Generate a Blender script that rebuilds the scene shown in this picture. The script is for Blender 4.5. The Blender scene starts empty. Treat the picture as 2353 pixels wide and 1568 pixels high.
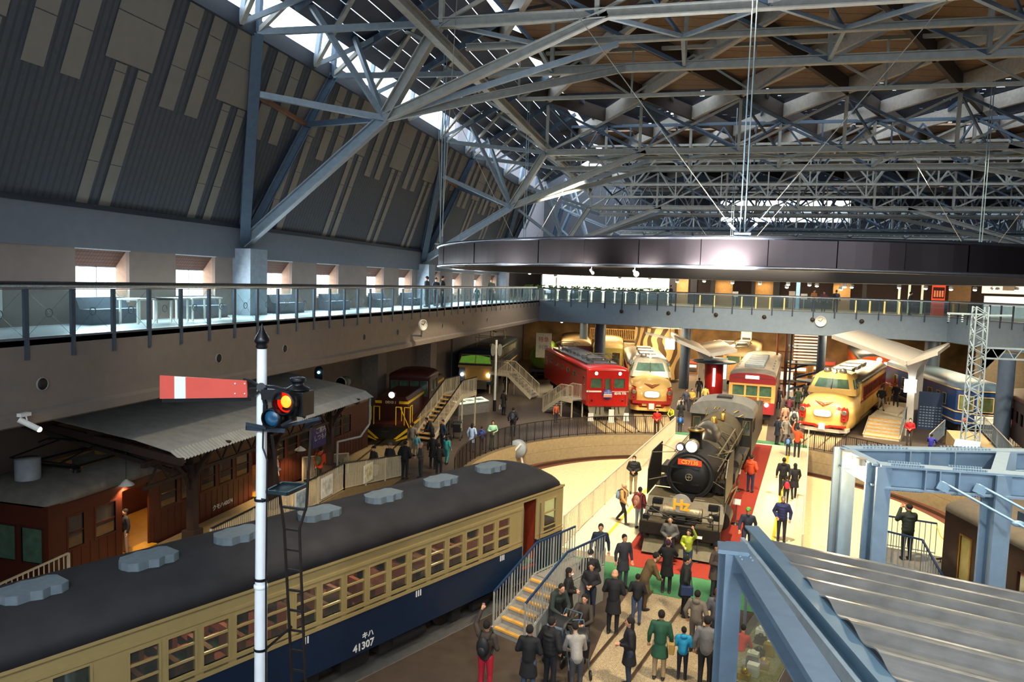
import bpy, math, random
import numpy as np
from mathutils import Matrix, Vector
random.seed(7)
S=bpy.context.scene
COL=S.collection
PI=math.pi
R_=math.radians
# ---------------- camera ----------------
FPX=1690.0; CX=1176.5; CY=784.0; CAMZ=9.2
roll=math.atan(.031)
def _n(v): return v/np.linalg.norm(v)
_hd=np.array([math.cos(roll),-math.sin(roll),0.0])
_yw=_n(np.array([(1608-CX)/FPX,-(663-CY)/FPX,-1.0]))
_up=_n(np.cross(_hd,_yw)); _xw=np.cross(_yw,_up)
RC=np.array([_xw,_yw,_up])
cam=bpy.data.cameras.new('camera'); cam.sensor_width=36.0; cam.lens=FPX/2353*36; cam.clip_end=400; cam.clip_start=.05
camo=bpy.data.objects.new('camera',cam); COL.objects.link(camo)
_m=Matrix([list(RC[i])+[0] for i in range(3)]+[[0,0,0,1]]); _m[2][3]=CAMZ
camo.matrix_world=_m
S.camera=camo
def ray(px,py): return RC@np.array([(px-CX)/FPX,-(py-CY)/FPX,-1.0])
def G(px,py,z=0.0):
    d=ray(px,py); t=(z-CAMZ)/d[2]; return Vector((d[0]*t,d[1]*t,z))
def atY(px,py,y):
    d=ray(px,py); t=y/d[1]; return Vector((d[0]*t,y,CAMZ+d[2]*t))
def atX(px,py,x):
    d=ray(px,py); t=x/d[0]; return Vector((x,d[1]*t,CAMZ+d[2]*t))
# ---------------- world, sun, exposure ----------------
w=bpy.data.worlds.new('sky'); S.world=w; w.use_nodes=True
nt=w.node_tree; bg=nt.nodes['Background']
sky=nt.nodes.new('ShaderNodeTexSky'); sky.sky_type='HOSEK_WILKIE'; sky.turbidity=6; sky.sun_direction=(-.5,.35,.75); sky.ground_albedo=.6
mixw=nt.nodes.new('ShaderNodeMixRGB'); mixw.inputs[0].default_value=.75
mixw.inputs[2].default_value=(.80,.90,1.0,1)
nt.links.new(sky.outputs[0],mixw.inputs[1]); nt.links.new(mixw.outputs[0],bg.inputs[0])
bg.inputs[1].default_value=3.0
S.view_settings.view_transform='Standard'; S.view_settings.look='None'; S.view_settings.gamma=1.0
S.view_settings.use_curve_mapping=False; S.view_settings.exposure=1.15
try:
    S.cycles.max_bounces=4; S.cycles.diffuse_bounces=3; S.cycles.glossy_bounces=2; S.cycles.transmission_bounces=4; S.cycles.transparent_max_bounces=12
    S.cycles.caustics_reflective=False; S.cycles.caustics_refractive=False; S.cycles.sample_clamp_indirect=6
    S.cycles.use_denoising=True; S.cycles.use_adaptive_sampling=True; S.cycles.adaptive_threshold=.06; S.cycles.use_light_tree=True
except Exception: pass
WARM=(1.0,.72,.40); WARMW=(1.0,.84,.6)
def area(name,loc,size,power,color,target=None,sy=None,portal=False):
    l=bpy.data.lights.new(name,'AREA'); l.energy=power; l.color=color; l.shape='RECTANGLE'; l.size=size; l.size_y=sy or size
    o=bpy.data.objects.new(name,l); COL.objects.link(o); o.location=loc
    d=(Vector(target)-Vector(loc)) if target is not None else Vector((0,0,-1))
    o.rotation_euler=d.to_track_quat('-Z','Y').to_euler()
    if portal: l.cycles.is_portal=True
    return o
def spot(name,loc,target,power,color=WARM,angle=60,blend=.6,r=.15):
    l=bpy.data.lights.new(name,'SPOT'); l.energy=power; l.color=color; l.spot_size=R_(angle); l.spot_blend=blend; l.shadow_soft_size=r
    o=bpy.data.objects.new(name,l); COL.objects.link(o); o.location=loc
    d=Vector(target)-Vector(loc); o.rotation_euler=d.to_track_quat('-Z','Y').to_euler(); return o
def point(name,loc,power,color=WARM,r=.1):
    l=bpy.data.lights.new(name,'POINT'); l.energy=power; l.color=color; l.shadow_soft_size=r
    o=bpy.data.objects.new(name,l); COL.objects.link(o); o.location=loc; return o
# daylight portals at the left windows strip and the skylights
area('portal_left',(-14.0,29,19.4),60,1,(1,1,1),(-8,29,10),5.5,True)
area('portal_mid',(15,50.7,21.2),52,1,(1,1,1),None,11,True)
area('portal_far',(15,82,21.2),52,1,(1,1,1),None,11,True)
area('portal_front',(6.5,-7.6,13),36,1,(1,1,1),(6.5,20,13),9.4,True)
# unseen cool fill spots added behind the camera to brighten the foreground
spot('foreground_fill_spot',(-3,-3,15.5),(-6,9,5),2600,(.86,.94,1),46,.8,.5)
spot('foreground_fill_spot',(4,-4,16),(3.2,11,5.2),2700,(.86,.93,1),62,.8,.5)
for (x,y,p) in ((11,34,420),(14,40,420),(8,37,420),(17,36,350)): spot('roof_glint_spot',(x,y,16.9),(x,y,0),p*1.6,WARMW,155,.4,.35)  # unseen warm spots added for glints on the canopy roof and warm fill
spot('hall_spot',(-7,33,16.5),(-15.5,39,1),3600,WARMW,42,.7,.3)
spot('hall_spot',(-8,46,15.5),(-16,57,1.5),3200,WARMW,40,.7,.3)
spot('hall_spot',(-5,14,16.5),(-14.5,21,1.5),900,WARMW,48,.7,.3)
# warm hall spotlights up at the truss level
for (x,y,z,tx,ty,p,a) in [(1,22,17.5,1,32,9000,75),(-6,30,17.5,-3,38,6000,70),(9,30,17.5,8,40,7000,75),(-8,44,16.5,-9,52,6000,70),(4,46,16.5,3,56,9000,80),(12,46,16.5,11,54,6000,75),(-4,12,17.5,-6,20,2600,60),(6,12,17.5,3,20,4500,60),(20,40,17,18,46,5000,80)]:
    spot('hall_spot',(x,y,z),(tx,ty,0),p*1.2,WARMW,a,.7,.35)
# ---------------- materials ----------------
def lin(c):
    if isinstance(c,str): c=[int(c[i:i+2],16)/255 for i in (0,2,4)]
    return [(x/12.92 if x<=.04045 else ((x+.055)/1.055)**2.4) for x in c]
MATS={}
def mat(name,c,rough=.6,metal=0.0,var=.12,scale=6.0,emit=None,es=1.0,bump=0.0,alpha=None,trans=None,spec=.5):
    if name in MATS: return MATS[name]
    m=bpy.data.materials.new(name); m.use_nodes=True; nt=m.node_tree; b=nt.nodes['Principled BSDF']
    c=lin(c)
    b.inputs['Roughness'].default_value=rough; b.inputs['Metallic'].default_value=metal
    b.inputs['Specular IOR Level'].default_value=spec
    tc=nt.nodes.new('ShaderNodeTexCoord')
    n=nt.nodes.new('ShaderNodeTexNoise'); n.inputs['Scale'].default_value=scale; n.inputs['Detail'].default_value=5
    nt.links.new(tc.outputs['Object'],n.inputs['Vector'])
    r=nt.nodes.new('ShaderNodeValToRGB'); r.color_ramp.elements[0].position=.3; r.color_ramp.elements[1].position=.7
    r.color_ramp.elements[0].color=[max(0,x*(1-var)) for x in c]+[1]; r.color_ramp.elements[1].color=[min(1,x*(1+var)) for x in c]+[1]
    nt.links.new(n.outputs['Fac'],r.inputs['Fac']); nt.links.new(r.outputs['Color'],b.inputs['Base Color'])
    if bump:
        bp=nt.nodes.new('ShaderNodeBump'); bp.inputs['Strength'].default_value=bump; bp.inputs['Distance'].default_value=.02
        nt.links.new(n.outputs['Fac'],bp.inputs['Height']); nt.links.new(bp.outputs['Normal'],b.inputs['Normal'])
    if emit is not None:
        b.inputs['Emission Color'].default_value=lin(emit)+[1]; b.inputs['Emission Strength'].default_value=es
    if alpha is not None: b.inputs['Alpha'].default_value=alpha
    if trans is not None: b.inputs['Transmission Weight'].default_value=trans
    m.diffuse_color=c+[1]
    MATS[name]=m; return m
def glassmat(name,c,alpha,rough=.05):
    # thin pane: mostly see-through with a glossy reflection
    if name in MATS: return MATS[name]
    m=bpy.data.materials.new(name); m.use_nodes=True; nt=m.node_tree; nt.nodes.clear()
    out=nt.nodes.new('ShaderNodeOutputMaterial'); tr=nt.nodes.new('ShaderNodeBsdfTransparent'); gl=nt.nodes.new('ShaderNodeBsdfGlossy'); mx=nt.nodes.new('ShaderNodeMixShader')
    tr.inputs[0].default_value=lin(c)+[1]; gl.inputs['Roughness'].default_value=rough; gl.inputs[0].default_value=(.8,.9,1,1)
    df=nt.nodes.new('ShaderNodeBsdfDiffuse'); df.inputs[0].default_value=lin(c)+[1]
    mx2=nt.nodes.new('ShaderNodeMixShader'); mx2.inputs[0].default_value=.5
    nt.links.new(gl.outputs[0],mx2.inputs[1]); nt.links.new(df.outputs[0],mx2.inputs[2])
    mx.inputs[0].default_value=alpha
    nt.links.new(tr.outputs[0],mx.inputs[1]); nt.links.new(mx2.outputs[0],mx.inputs[2]); nt.links.new(mx.outputs[0],out.inputs[0])
    MATS[name]=m; return m
def stripemat(name,c1,c2,axis,period,duty=.5,rough=.7,metal=0.0,off=0.0,axis2=None,period2=1,duty2=.5,c3=None,world=True):
    """procedural stripes along an axis (pattern in the surface itself)"""
    if name in MATS: return MATS[name]
    m=mat(name,c1,rough,metal); nt=m.node_tree; b=nt.nodes['Principled BSDF']
    base=b.inputs['Base Color'].links[0].from_socket
    def stripe(ax,per,duty,off):
        if world:
            g=nt.nodes.new('ShaderNodeNewGeometry'); src=g.outputs['Position']
        else:
            g=nt.nodes.new('ShaderNodeTexCoord'); src=g.outputs['Object']
        sp=nt.nodes.new('ShaderNodeSeparateXYZ'); nt.links.new(src,sp.inputs[0])
        a=nt.nodes.new('ShaderNodeMath'); a.operation='ADD'; a.inputs[1].default_value=off+1000*per; nt.links.new(sp.outputs['xyz'.index(ax)],a.inputs[0])
        d=nt.nodes.new('ShaderNodeMath'); d.operation='MODULO'; d.inputs[1].default_value=per; nt.links.new(a.outputs[0],d.inputs[0])
        l=nt.nodes.new('ShaderNodeMath'); l.operation='LESS_THAN'; l.inputs[1].default_value=per*duty; nt.links.new(d.outputs[0],l.inputs[0])
        return l.outputs[0]
    mx=nt.nodes.new('ShaderNodeMixRGB'); mx.inputs[2].default_value=lin(c2)+[1]; nt.links.new(stripe(axis,period,duty,off),mx.inputs[0]); nt.links.new(base,mx.inputs[1]); last=mx.outputs[0]
    if axis2:
        mx=nt.nodes.new('ShaderNodeMixRGB'); mx.inputs[2].default_value=lin(c3 or c2)+[1]; nt.links.new(stripe(axis2,period2,duty2,0),mx.inputs[0]); nt.links.new(last,mx.inputs[1]); last=mx.outputs[0]
    nt.links.new(last,b.inputs['Base Color']); return m
# ---------------- mesh builder ----------------
class MB:
    def __init__(s,M=None): s.v=[]; s.f=[]; s.m=[]; s.M=M; s.sm=[]
    def add(s,vs,fs,m=0,sm=False):
        o=len(s.v)
        if s.M is not None: vs=[s.M@Vector(p) for p in vs]
        s.v+=[tuple(p) for p in vs]; s.f+=[tuple(i+o for i in f) for f in fs]; s.m+=[m]*len(fs); s.sm+=[sm]*len(fs); return s
    def box(s,x0,x1,y0,y1,z0,z1,m=0):
        return s.add([(x0,y0,z0),(x1,y0,z0),(x1,y1,z0),(x0,y1,z0),(x0,y0,z1),(x1,y0,z1),(x1,y1,z1),(x0,y1,z1)],
            [(0,3,2,1),(4,5,6,7),(0,1,5,4),(1,2,6,5),(2,3,7,6),(3,0,4,7)],m)
    def beam(s,p,q,w,h=None,m=0,up=(0,0,1)):
        p=Vector(p); q=Vector(q); h=h or w; d=(q-p).normalized(); u=Vector(up)
        if abs(d.dot(u))>.98: u=Vector((0,1,0)) if abs(d.y)<.9 else Vector((1,0,0))
        a=d.cross(u).normalized()*w/2; b=a.cross(d).normalized()*h/2
        vs=[p-a-b,p+a-b,p+a+b,p-a+b,q-a-b,q+a-b,q+a+b,q-a+b]
        return s.add(vs,[(0,3,2,1),(4,5,6,7),(0,1,5,4),(1,2,6,5),(2,3,7,6),(3,0,4,7)],m)
    def hbeam(s,p,q,w,h,t=.02,m=0,up=(0,0,1)):
        p=Vector(p); q=Vector(q); d=(q-p).normalized(); u=Vector(up)
        if abs(d.dot(u))>.98: u=Vector((0,1,0))
        a=d.cross(u).normalized(); b=a.cross(d).normalized()
        s.beam(p,q,t,h,m,up); s.beam(p+b*(h/2),q+b*(h/2),w,t*1.4,m,up); s.beam(p-b*(h/2),q-b*(h/2),w,t*1.4,m,up); return s
    def tube(s,p,q,r,n=8,r2=None,m=0,cap=True):
        p=Vector(p); q=Vector(q); r2=r if r2 is None else r2; d=(q-p).normalized(); u=Vector((0,0,1)) if abs(d.z)<.95 else Vector((1,0,0))
        a=d.cross(u).normalized(); b=a.cross(d)
        vs=[p+(a*math.cos(2*PI*i/n)+b*math.sin(2*PI*i/n))*r for i in range(n)]+[q+(a*math.cos(2*PI*i/n)+b*math.sin(2*PI*i/n))*r2 for i in range(n)]
        s.add(vs,[(i,(i+1)%n,n+(i+1)%n,n+i) for i in range(n)],m,True)
        if cap: s.add(vs,[tuple(range(n))[::-1],tuple(range(n,2*n))],m)
        return s
    def poly(s,pts,r,n=6,m=0):
        for a,b in zip(pts,pts[1:]): s.tube(a,b,r,n,None,m)
        return s
    def bars(s,pts,w,h=None,m=0):
        for a,b in zip(pts,pts[1:]): s.beam(a,b,w,h,m)
        return s
    def lathe(s,prof,c=(0,0,0),n=20,m=0,axis='z',smooth=True,cap=True):
        vs=[];fs=[]
        for r,z in prof:
            for i in range(n):
                a=2*PI*i/n; x,y=r*math.cos(a),r*math.sin(a)
                p={'z':(x,y,z),'y':(x,z,y),'x':(z,x,y)}[axis]
                vs.append((c[0]+p[0],c[1]+p[1],c[2]+p[2]))
        for k in range(len(prof)-1):
            for i in range(n): fs.append((k*n+i,k*n+(i+1)%n,(k+1)*n+(i+1)%n,(k+1)*n+i))
        s.add(vs,fs,m,smooth)
        if not cap: return s
        ends=[]
        if prof[0][0]>1e-4: ends.append(tuple(range(n))[::-1])
        if prof[-1][0]>1e-4: ends.append(tuple(range((len(prof)-1)*n,len(prof)*n)))
        if ends: s.add(vs,ends,m)
        return s
    def loft(s,rings,m=0,close=True,cap=True,smooth=True):
        n=len(rings[0]); vs=[p for r in rings for p in r]; fs=[]
        for k in range(len(rings)-1):
            for i in range(n if close else n-1):
                fs.append((k*n+i,k*n+(i+1)%n,(k+1)*n+(i+1)%n,(k+1)*n+i))
        s.add(vs,fs,m,smooth)
        if cap: s.add(vs,[tuple(range(n))[::-1],tuple(range((len(rings)-1)*n,len(rings)*n))],m)
        return s
    def ell(s,c,r,nu=12,nv=8,m=0):
        c=Vector(c); rings=[]
        if not hasattr(r,'__len__'): r=(r,r,r)
        for k in range(nv+1):
            t=PI*k/nv; z=-math.cos(t); q=max(math.sin(t),.001)
            rings.append([(c.x+r[0]*q*math.cos(2*PI*i/nu),c.y+r[1]*q*math.sin(2*PI*i/nu),c.z+r[2]*z) for i in range(nu)])
        return s.loft(rings,m)
    def prism(s,pts,axis,a,b,m=0,smooth=False):
        def P(p,t): return {'x':(t,p[0],p[1]),'y':(p[0],t,p[1]),'z':(p[0],p[1],t)}[axis]
        return s.loft([[P(p,a) for p in pts],[P(p,b) for p in pts]],m,smooth=smooth)
    def quad(s,a,b,c,d,m=0): return s.add([a,b,c,d],[(0,1,2,3)],m)
    def wall(s,axis,x,t,y0,y1,z0,z1,holes,m=0):
        """wall slab at axis=x..x+t spanning (y,z) with rectangular holes [(ya,yb,za,zb)]"""
        ys=sorted(set([y0,y1]+[h[0] for h in holes]+[h[1] for h in holes])); ys=[y for y in ys if y0<=y<=y1]
        for a,b in zip(ys,ys[1:]):
            hs=sorted([(max(h[2],z0),min(h[3],z1)) for h in holes if h[0]<=a+1e-6 and h[1]>=b-1e-6]); z=z0
            for c,d in hs+[(z1,z1)]:
                if c>z+1e-5:
                    if axis=='x': s.box(min(x,x+t),max(x,x+t),a,b,z,c,m)
                    else: s.box(a,b,min(x,x+t),max(x,x+t),z,c,m)
                z=max(z,d)
        return s
    def build(s,name,mats,parent=None,label=None,cat=None,group=None,kind=None,bevel=0,loc=None,smooth=None):
        me=bpy.data.meshes.new(name); me.from_pydata(s.v,[],s.f); 
        if not isinstance(mats,(list,tuple)): mats=[mats]
        for m in mats: me.materials.append(m)
        me.polygons.foreach_set('material_index',s.m)
        me.polygons.foreach_set('use_smooth',[bool(x) if smooth is None else smooth for x in s.sm]); me.update()
        o=bpy.data.objects.new(name,me); COL.objects.link(o)
        if parent is not None: o.parent=parent
        if loc is not None: o.location=loc
        tag(o,label,cat,group,kind)
        if bevel:
            b=o.modifiers.new('bevel','BEVEL'); b.width=bevel; b.segments=2; b.limit_method='ANGLE'; b.angle_limit=R_(40)
        return o
def tag(o,label=None,cat=None,group=None,kind=None):
    if label: o['label']=label
    if cat: o['category']=cat
    if group: o['group']=group
    if kind: o['kind']=kind
    return o
def thing(name,label,cat,loc=(0,0,0),rz=0.0,group=None,scale=1.0):
    o=bpy.data.objects.new(name,None); COL.objects.link(o); o.location=loc; o.rotation_euler=(0,0,rz); o.scale=(scale,)*3
    return tag(o,label,cat,group)
def dup(o,loc=None,rz=None,label=None,parent=None,group=None,scale=None):
    c=o.copy(); COL.objects.link(c)
    if parent is not None: c.parent=parent; c.matrix_parent_inverse=o.matrix_parent_inverse
    if loc is not None: c.location=loc
    if rz is not None: c.rotation_euler=(0,0,rz)
    if scale is not None: c.scale=(scale,)*3
    if label: c['label']=label
    if group: c['group']=group
    for ch in KIDS.get(o.name,[x for x in o.children]): dup(ch,parent=c)
    return c
KIDS={}
FONT=None
def text(body,size,name,m,parent,M,extrude=.004,bold=0.0,align='CENTER',label=None):
    """lettering as a mesh; M places the text plane (x right, y up)"""
    c=bpy.data.curves.new(name,'FONT'); c.body=body; c.size=size; c.extrude=extrude; c.offset=bold; c.align_x=align; c.align_y='CENTER'; c.resolution_u=2
    t=bpy.data.objects.new(name+'_src',c); COL.objects.link(t)
    dg=bpy.context.evaluated_depsgraph_get(); me=bpy.data.meshes.new_from_object(t.evaluated_get(dg))
    bpy.data.objects.remove(t); bpy.data.curves.remove(c)
    me.transform(M); me.materials.clear(); me.materials.append(m); me.name=name
    o=bpy.data.objects.new(name,me); COL.objects.link(o); o.parent=parent
    if label: o['label']=label
    return o
def TM(loc,xdir,ydir):
    x=Vector(xdir).normalized(); y=Vector(ydir).normalized(); z=x.cross(y)
    return Matrix(((x.x,y.x,z.x,loc[0]),(x.y,y.y,z.y,loc[1]),(x.z,y.z,z.z,loc[2]),(0,0,0,1)))
# ================= SETTING =================
XW=-13.62; XB=-16.86; ZD=7.68; ZL=5.87
PC=Vector((1.1,34.9,0)); PR=11.8       # turntable pit
m_floor=mat('dark_floor','4a3f36',.45,0,.18,3.0,bump=.05)
m_conc=mat('concrete','8f8471',.85,0,.16,2.5,bump=.1)
m_concd=mat('grey_wall','77757a',.85,0,.06,4)
m_deckw=mat('pale_deck_floor','dfe6e8',.35,0,.04,3)
m_cream=mat('cream_pit_floor','e2cf9f',.5,0,.09,5)
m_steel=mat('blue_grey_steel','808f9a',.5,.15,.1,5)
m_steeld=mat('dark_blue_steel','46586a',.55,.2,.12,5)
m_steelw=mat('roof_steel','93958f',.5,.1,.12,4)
m_black=mat('black_paint','15161a',.45,0,.2,6)
m_rail=mat('rail_steel','6f5a48',.35,.7,.2,20)
m_bal=mat('red_brown_ballast','6d3d28',.95,0,.45,40,bump=.6)
m_white=mat('white_paint','e6e4dc',.45,0,.05,6)
m_yel=mat('yellow_paint','e5b92c',.5,0,.08,6)
m_green=mat('green_mat','3f7a50',.9,0,.12,20)
m_red=mat('red_carpet','8e2a18',.95,0,.2,25)
def st(o): o['kind']='structure'; return o
# ---- floor with the round turntable pit ----
def make_floor():
    b=MB(); n=96; x0,x1,y0,y1=-20.7,60,-6,108
    ring=[(PC.x+PR*math.cos(2*PI*i/n),PC.y+PR*math.sin(2*PI*i/n),0) for i in range(n)]
    def edge(a):
        c,s_=math.cos(a),math.sin(a); t=1e9
        if c>1e-9: t=min(t,(x1-PC.x)/c)
        if c<-1e-9: t=min(t,(x0-PC.x)/c)
        if s_>1e-9: t=min(t,(y1-PC.y)/s_)
        if s_<-1e-9: t=min(t,(y0-PC.y)/s_)
        return (PC.x+c*t,PC.y+s_*t,0)
    angs=[2*PI*i/n for i in range(n)]
    outer=[edge(a) for a in angs]
    vs=ring+outer; fs=[(i,n+i,n+(i+1)%n,(i+1)%n) for i in range(n)]
    # corners
    cs=[(x1,y1),(x0,y1),(x0,y0),(x1,y0)]
    for cx_,cy_ in cs:
        a=math.atan2(cy_-PC.y,cx_-PC.x)%(2*PI); i=int(a/(2*PI)*n)%n
        vs.append((cx_,cy_,0)); fs.append((n+i,len(vs)-1,n+(i+1)%n))
    b.add(vs,fs); return b
st(make_floor().build('floor',m_floor))
# pit wall, ring track bed, inner floor
b=MB(); n=96
prof=[(PR+.35,0.012),(PR,0.012),(PR,-1.35)]
vs=[];fs=[]
for r,z in prof: vs+=[(PC.x+r*math.cos(2*PI*i/n),PC.y+r*math.sin(2*PI*i/n),z) for i in range(n)]
for k in range(2): fs+=[(k*n+i,k*n+(i+1)%n,(k+1)*n+(i+1)%n,(k+1)*n+i) for i in range(n)]
b.add(vs,fs)
m_pitw=stripemat('pit_wall_concrete','9c8a68','5f5138','z',.66,.02,.85)
st(b.build('wall_pit',m_pitw))
b=MB(); b.lathe([(0.01,-1.2),(PR-1.35,-1.2),(PR-1.35,-1.36)],(PC.x,PC.y,0),96); st(b.build('floor_pit',m_cream,smooth=False))
b=MB(); b.lathe([(PR-1.35,-1.36),(PR-1.35,-1.3),(PR,-1.3)],(PC.x,PC.y,0),96,0,'z',False,False); st(b.build('trim_1',m_bal))
rt=MB(); rt.lathe([(PR-.72,-1.3),(PR-.72,-1.14),(PR-.64,-1.14),(PR-.64,-1.3)],(PC.x,PC.y,0),96,0,'z',False,False)
rt.build('turntable_ring_rail',m_rail,None,'dark steel ring rail lying on red-brown ballast inside the turntable pit','rail')
# ---- left wall, deck and sloped cladding ----
b=MB(); b.box(XW-.5,XW,-4,63.4,6.19,ZD)                 # fascia
b.prism([(XW,6.19),(XW+.10,6.12),(XW+.10,5.92),(XW,ZL),(XW-.5,ZL),(XW-.5,6.19)],'y',-4,63.4)
st(b.build('wall_left_fascia',mat('grey_fascia','7d736b',.8,0,.06,3)))
b=MB(); b.box(-20.7,XW-.5,-6,63.4,ZL,ZL+.3); st(b.build('ceiling_gallery',m_concd))
b=MB(); b.box(-20.7,-20.5,-6,96,0,ZL); 
st(b.build('wall_left',mat('lower_wall','85766a',.85,0,.08,2)))
for i,y in enumerate([30,42.6,52]):
    b=MB(); b.box(-20.5,-19.4,y,y+1.3,0,ZL); st(b.build('trim_%d'%(i+20),mat('pier_grey','9a8d80',.8)))
b=MB(); b.box(XB-1.2,XW,-4,63.4,ZD-.12,ZD); st(b.build('floor_gallery_left',m_deckw))
wins=[(12.6,14.6),(16.93,18.93),(20.99,23.03),(26.1,28.17),(30.27,32.34),(35.45,37.58),(39.69,41.69),(44.6,46.6),(49.2,51.2),(54.35,56.5),(59,60.8)]
holes=[(a,c,8.24,9.77) for a,c in wins]
b=MB(); b.wall('x',XB,-.12,-4,64,ZD,10.97,holes); st(b.build('wall_left_upper',mat('window_wall','8b7c72',.85,0,.06,3)))
b=MB(); b.box(XB,XB+.1,-4,64,9.8,10.93); st(b.build('trim_30',mat('blue_grey_band','686d74',.8,0,.05,3)))
m_tile=stripemat('brown_reveal','5e4438','3a2822','y',.12,.15,.8,0,0,'z',.1,.15)
m_rev=mat('warm_reveal','a88a74',.8)
m_frame=mat('window_frame','d8dde0',.5)
m_bright=mat('daylight_glow_pane','ffffff',.4,0,0,5,emit='f4faff',es=2.6)  # pane glows by its own emission in place of daylight outside
for i,(a,c) in enumerate(wins):
    f=thing('window_%d'%(i+1),None,None,(XB,a,0)); st(f); w_=c-a
    b=MB(); b.quad((-.12,0,9.77),(-.12,w_,9.77),(-.5,w_,9.3),(-.5,0,9.3)); b.build('reveal_head',m_tile,f)
    b=MB(); b.quad((-.12,w_,8.24),(-.5,w_,8.24),(-.5,w_,9.3),(-.12,w_,9.77)); b.quad((-.12,0,8.24),(-.12,0,9.77),(-.5,0,9.3),(-.5,0,8.24)); b.quad((-.12,0,8.24),(-.5,0,8.24),(-.5,w_,8.24),(-.12,w_,8.24)); b.build('reveal',m_rev,f)
    b=MB(); b.box(-.56,-.5,0,w_,8.24,8.28); b.box(-.56,-.5,0,w_,9.27,9.31); b.box(-.56,-.5,w_*.62,w_*.62+.03,8.24,9.31); b.box(-.13,.02,-.03,w_+.03,9.77,9.80); b.build('window_frame',m_frame,f)
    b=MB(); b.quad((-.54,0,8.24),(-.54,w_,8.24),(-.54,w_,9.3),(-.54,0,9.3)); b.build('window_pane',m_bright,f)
# sloped cladding: grey ribs with lighter panels let in
KS=.38; ZT=17.1
def sx(z): return XB+KS*(z-10.97)
b=MB(); b.add([(sx(10.97),-4,10.97),(sx(10.97),64,10.97),(sx(ZT),64,ZT),(sx(ZT),-4,ZT)],[(0,1,2,3)],0)
e=.03
def panel(y0,y1,z0,z1):
    # split in courses about 1.25 m high with thin joints
    z=z0
    while z<z1-.05:
        zz=min(z+1.18,z1); b.add([(sx(z)+e,y0,z),(sx(z)+e,y1,z),(sx(zz-.02)+e,y1,zz-.02),(sx(zz-.02)+e,y0,zz-.02)],[(0,1,2,3)],1); z=zz
k=-5
while True:
    y=16.5+4.55*k; k+=1
    if y>62: break
    if y<-3: continue
    panel(y,y+1.7,14.8,ZT); panel(y+.4,y+.8,11.02,14.78); panel(y+1.2,y+1.62,11.02,14.78)
    panel(y+2.3,y+2.92,14.05,ZT); panel(y+3.4,y+4.0,14.05,ZT)
m_clad=stripemat('dark_ribbed_cladding','41474f','353b42','y',.22,.35,.8)
st(b.build('wall_left_cladding',[m_clad,mat('pale_cladding_panel','77746c',.8,0,.05,3)]))
b=MB(); b.box(sx(ZT)-.35,sx(ZT)+.1,-4,64,ZT-.15,ZT+.45); b.box(XB-.1,XB+.16,-4,64,10.9,11.04)
st(b.build('trim_31',mat('dark_edge_girder','1c2530',.6)))
# far end wall of the cladding side and outer shells that keep the weather out
b=MB(); b.box(-20.7,-20.4,60,96,0,24); b.box(-20.7,60,96,96.3,0,12); st(b.build('wall_back',m_concd))
b=MB(); b.wall('y',96,.3,-20.7,60,12,24,[(-14.5,-10,12.9,15.6),(2,17,17.6,20.2)]); st(b.build('wall_back_gable',mat('gable_wall','3c3f45',.9)))
b=MB(); b.box(44,44.3,-6,96,0,21); st(b.build('wall_right',mat('right_wall','4a4c52',.9)))
b=MB(); b.wall('y',-8,.3,-20.7,44,0,22,[(-11+6.2*i,-6+6.2*i,8.5,17.5) for i in range(6)]); st(b.build('wall_front',m_concd))
# ---- roof deck ----
m_pan=stripemat('brown_roof_panel','6e5a48','2a211a','y',1.05,.05,.85,world=False)
m_louv=mat('louvre_blade','1d2c42',.5,.1,.3,3)
def roofdeck(name,x0,x1,y0,y1,z=20.75):
    b=MB(); a=R_(14); R=Matrix.Rotation(-a,3,'Z')
    pts=[R@Vector((x,y,z)) for x,y in ((x0,y0),(x1,y0),(x1,y1),(x0,y1))]
    b.add([tuple(p) for p in pts]+[(p.x,p.y,z+.2) for p in pts],[(0,3,2,1),(4,5,6,7),(0,1,5,4),(1,2,6,5),(2,3,7,6),(3,0,4,7)])
    o=b.build(name,m_pan); o.rotation_euler=(0,0,a); return st(o)
roofdeck('ceiling',-8.6,60,-8,45)
roofdeck('ceiling_far',-8.6,60,56.5,76)
roofdeck('ceiling_end',-8.6,60,88,97)
def louvres(name,x0,x1,y0,y1,z0,z1,along='y',sp=.5,w=.34,label=''):
    t=thing(name,label,'louvre')
    b=MB()
    if along=='y':
        n=int((x1-x0)/sp)
        for i in range(n):
            x=x0+sp*i; z=z0+(z1-z0)*(x-x0)/(x1-x0); b.beam((x,y0,z),(x,y1,z),w,.03,0,(-.5,0,1))
        b.build('blade_row',m_louv,t)['kind']='stuff'
        y=y0+1; 
        while y<y1:
            b=MB(); b.beam((x0,y,z0-.25),(x1,y,z1-.25),.12,.25); b.build('rafter',m_steeld,t); y+=4.55
    else:
        n=int((y1-y0)/sp)
        for i in range(n):
            x=x0
            while x<x1-1:
                g=min(x1,x+random.uniform(2.5,9)); b.beam((x,y0+sp*i,z0),(g,y0+sp*i,z0),w,.03,0,(0,.35,1)); x=g+random.uniform(.1,.5)
        b.build('blade_row',m_louv,t)['kind']='stuff'
        x=x0+1
        while x<x1:
            b=MB(); b.beam((x,y0,z0-.25),(x,y1,z0-.25),.12,.25); b.build('rafter',m_steeld,t); x+=5.45
    return t
louvres('skylight_louvre',-13.3,-8.6,-6,64,18.2,20.8,'y',.58,.64,'long sloping skylight of blue-grey louvre blades above the left wall')
louvres('skylight_louvre',-8.6,44,45.2,56.3,20.8,20.8,'x',.42,.31,'skylight louvres crossing the roof behind the middle truss')
louvres('skylight_louvre',-8.6,44,76.2,88,20.8,20.8,'x',.42,.31,'farthest skylight louvres near the end gable of the roof')
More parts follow.
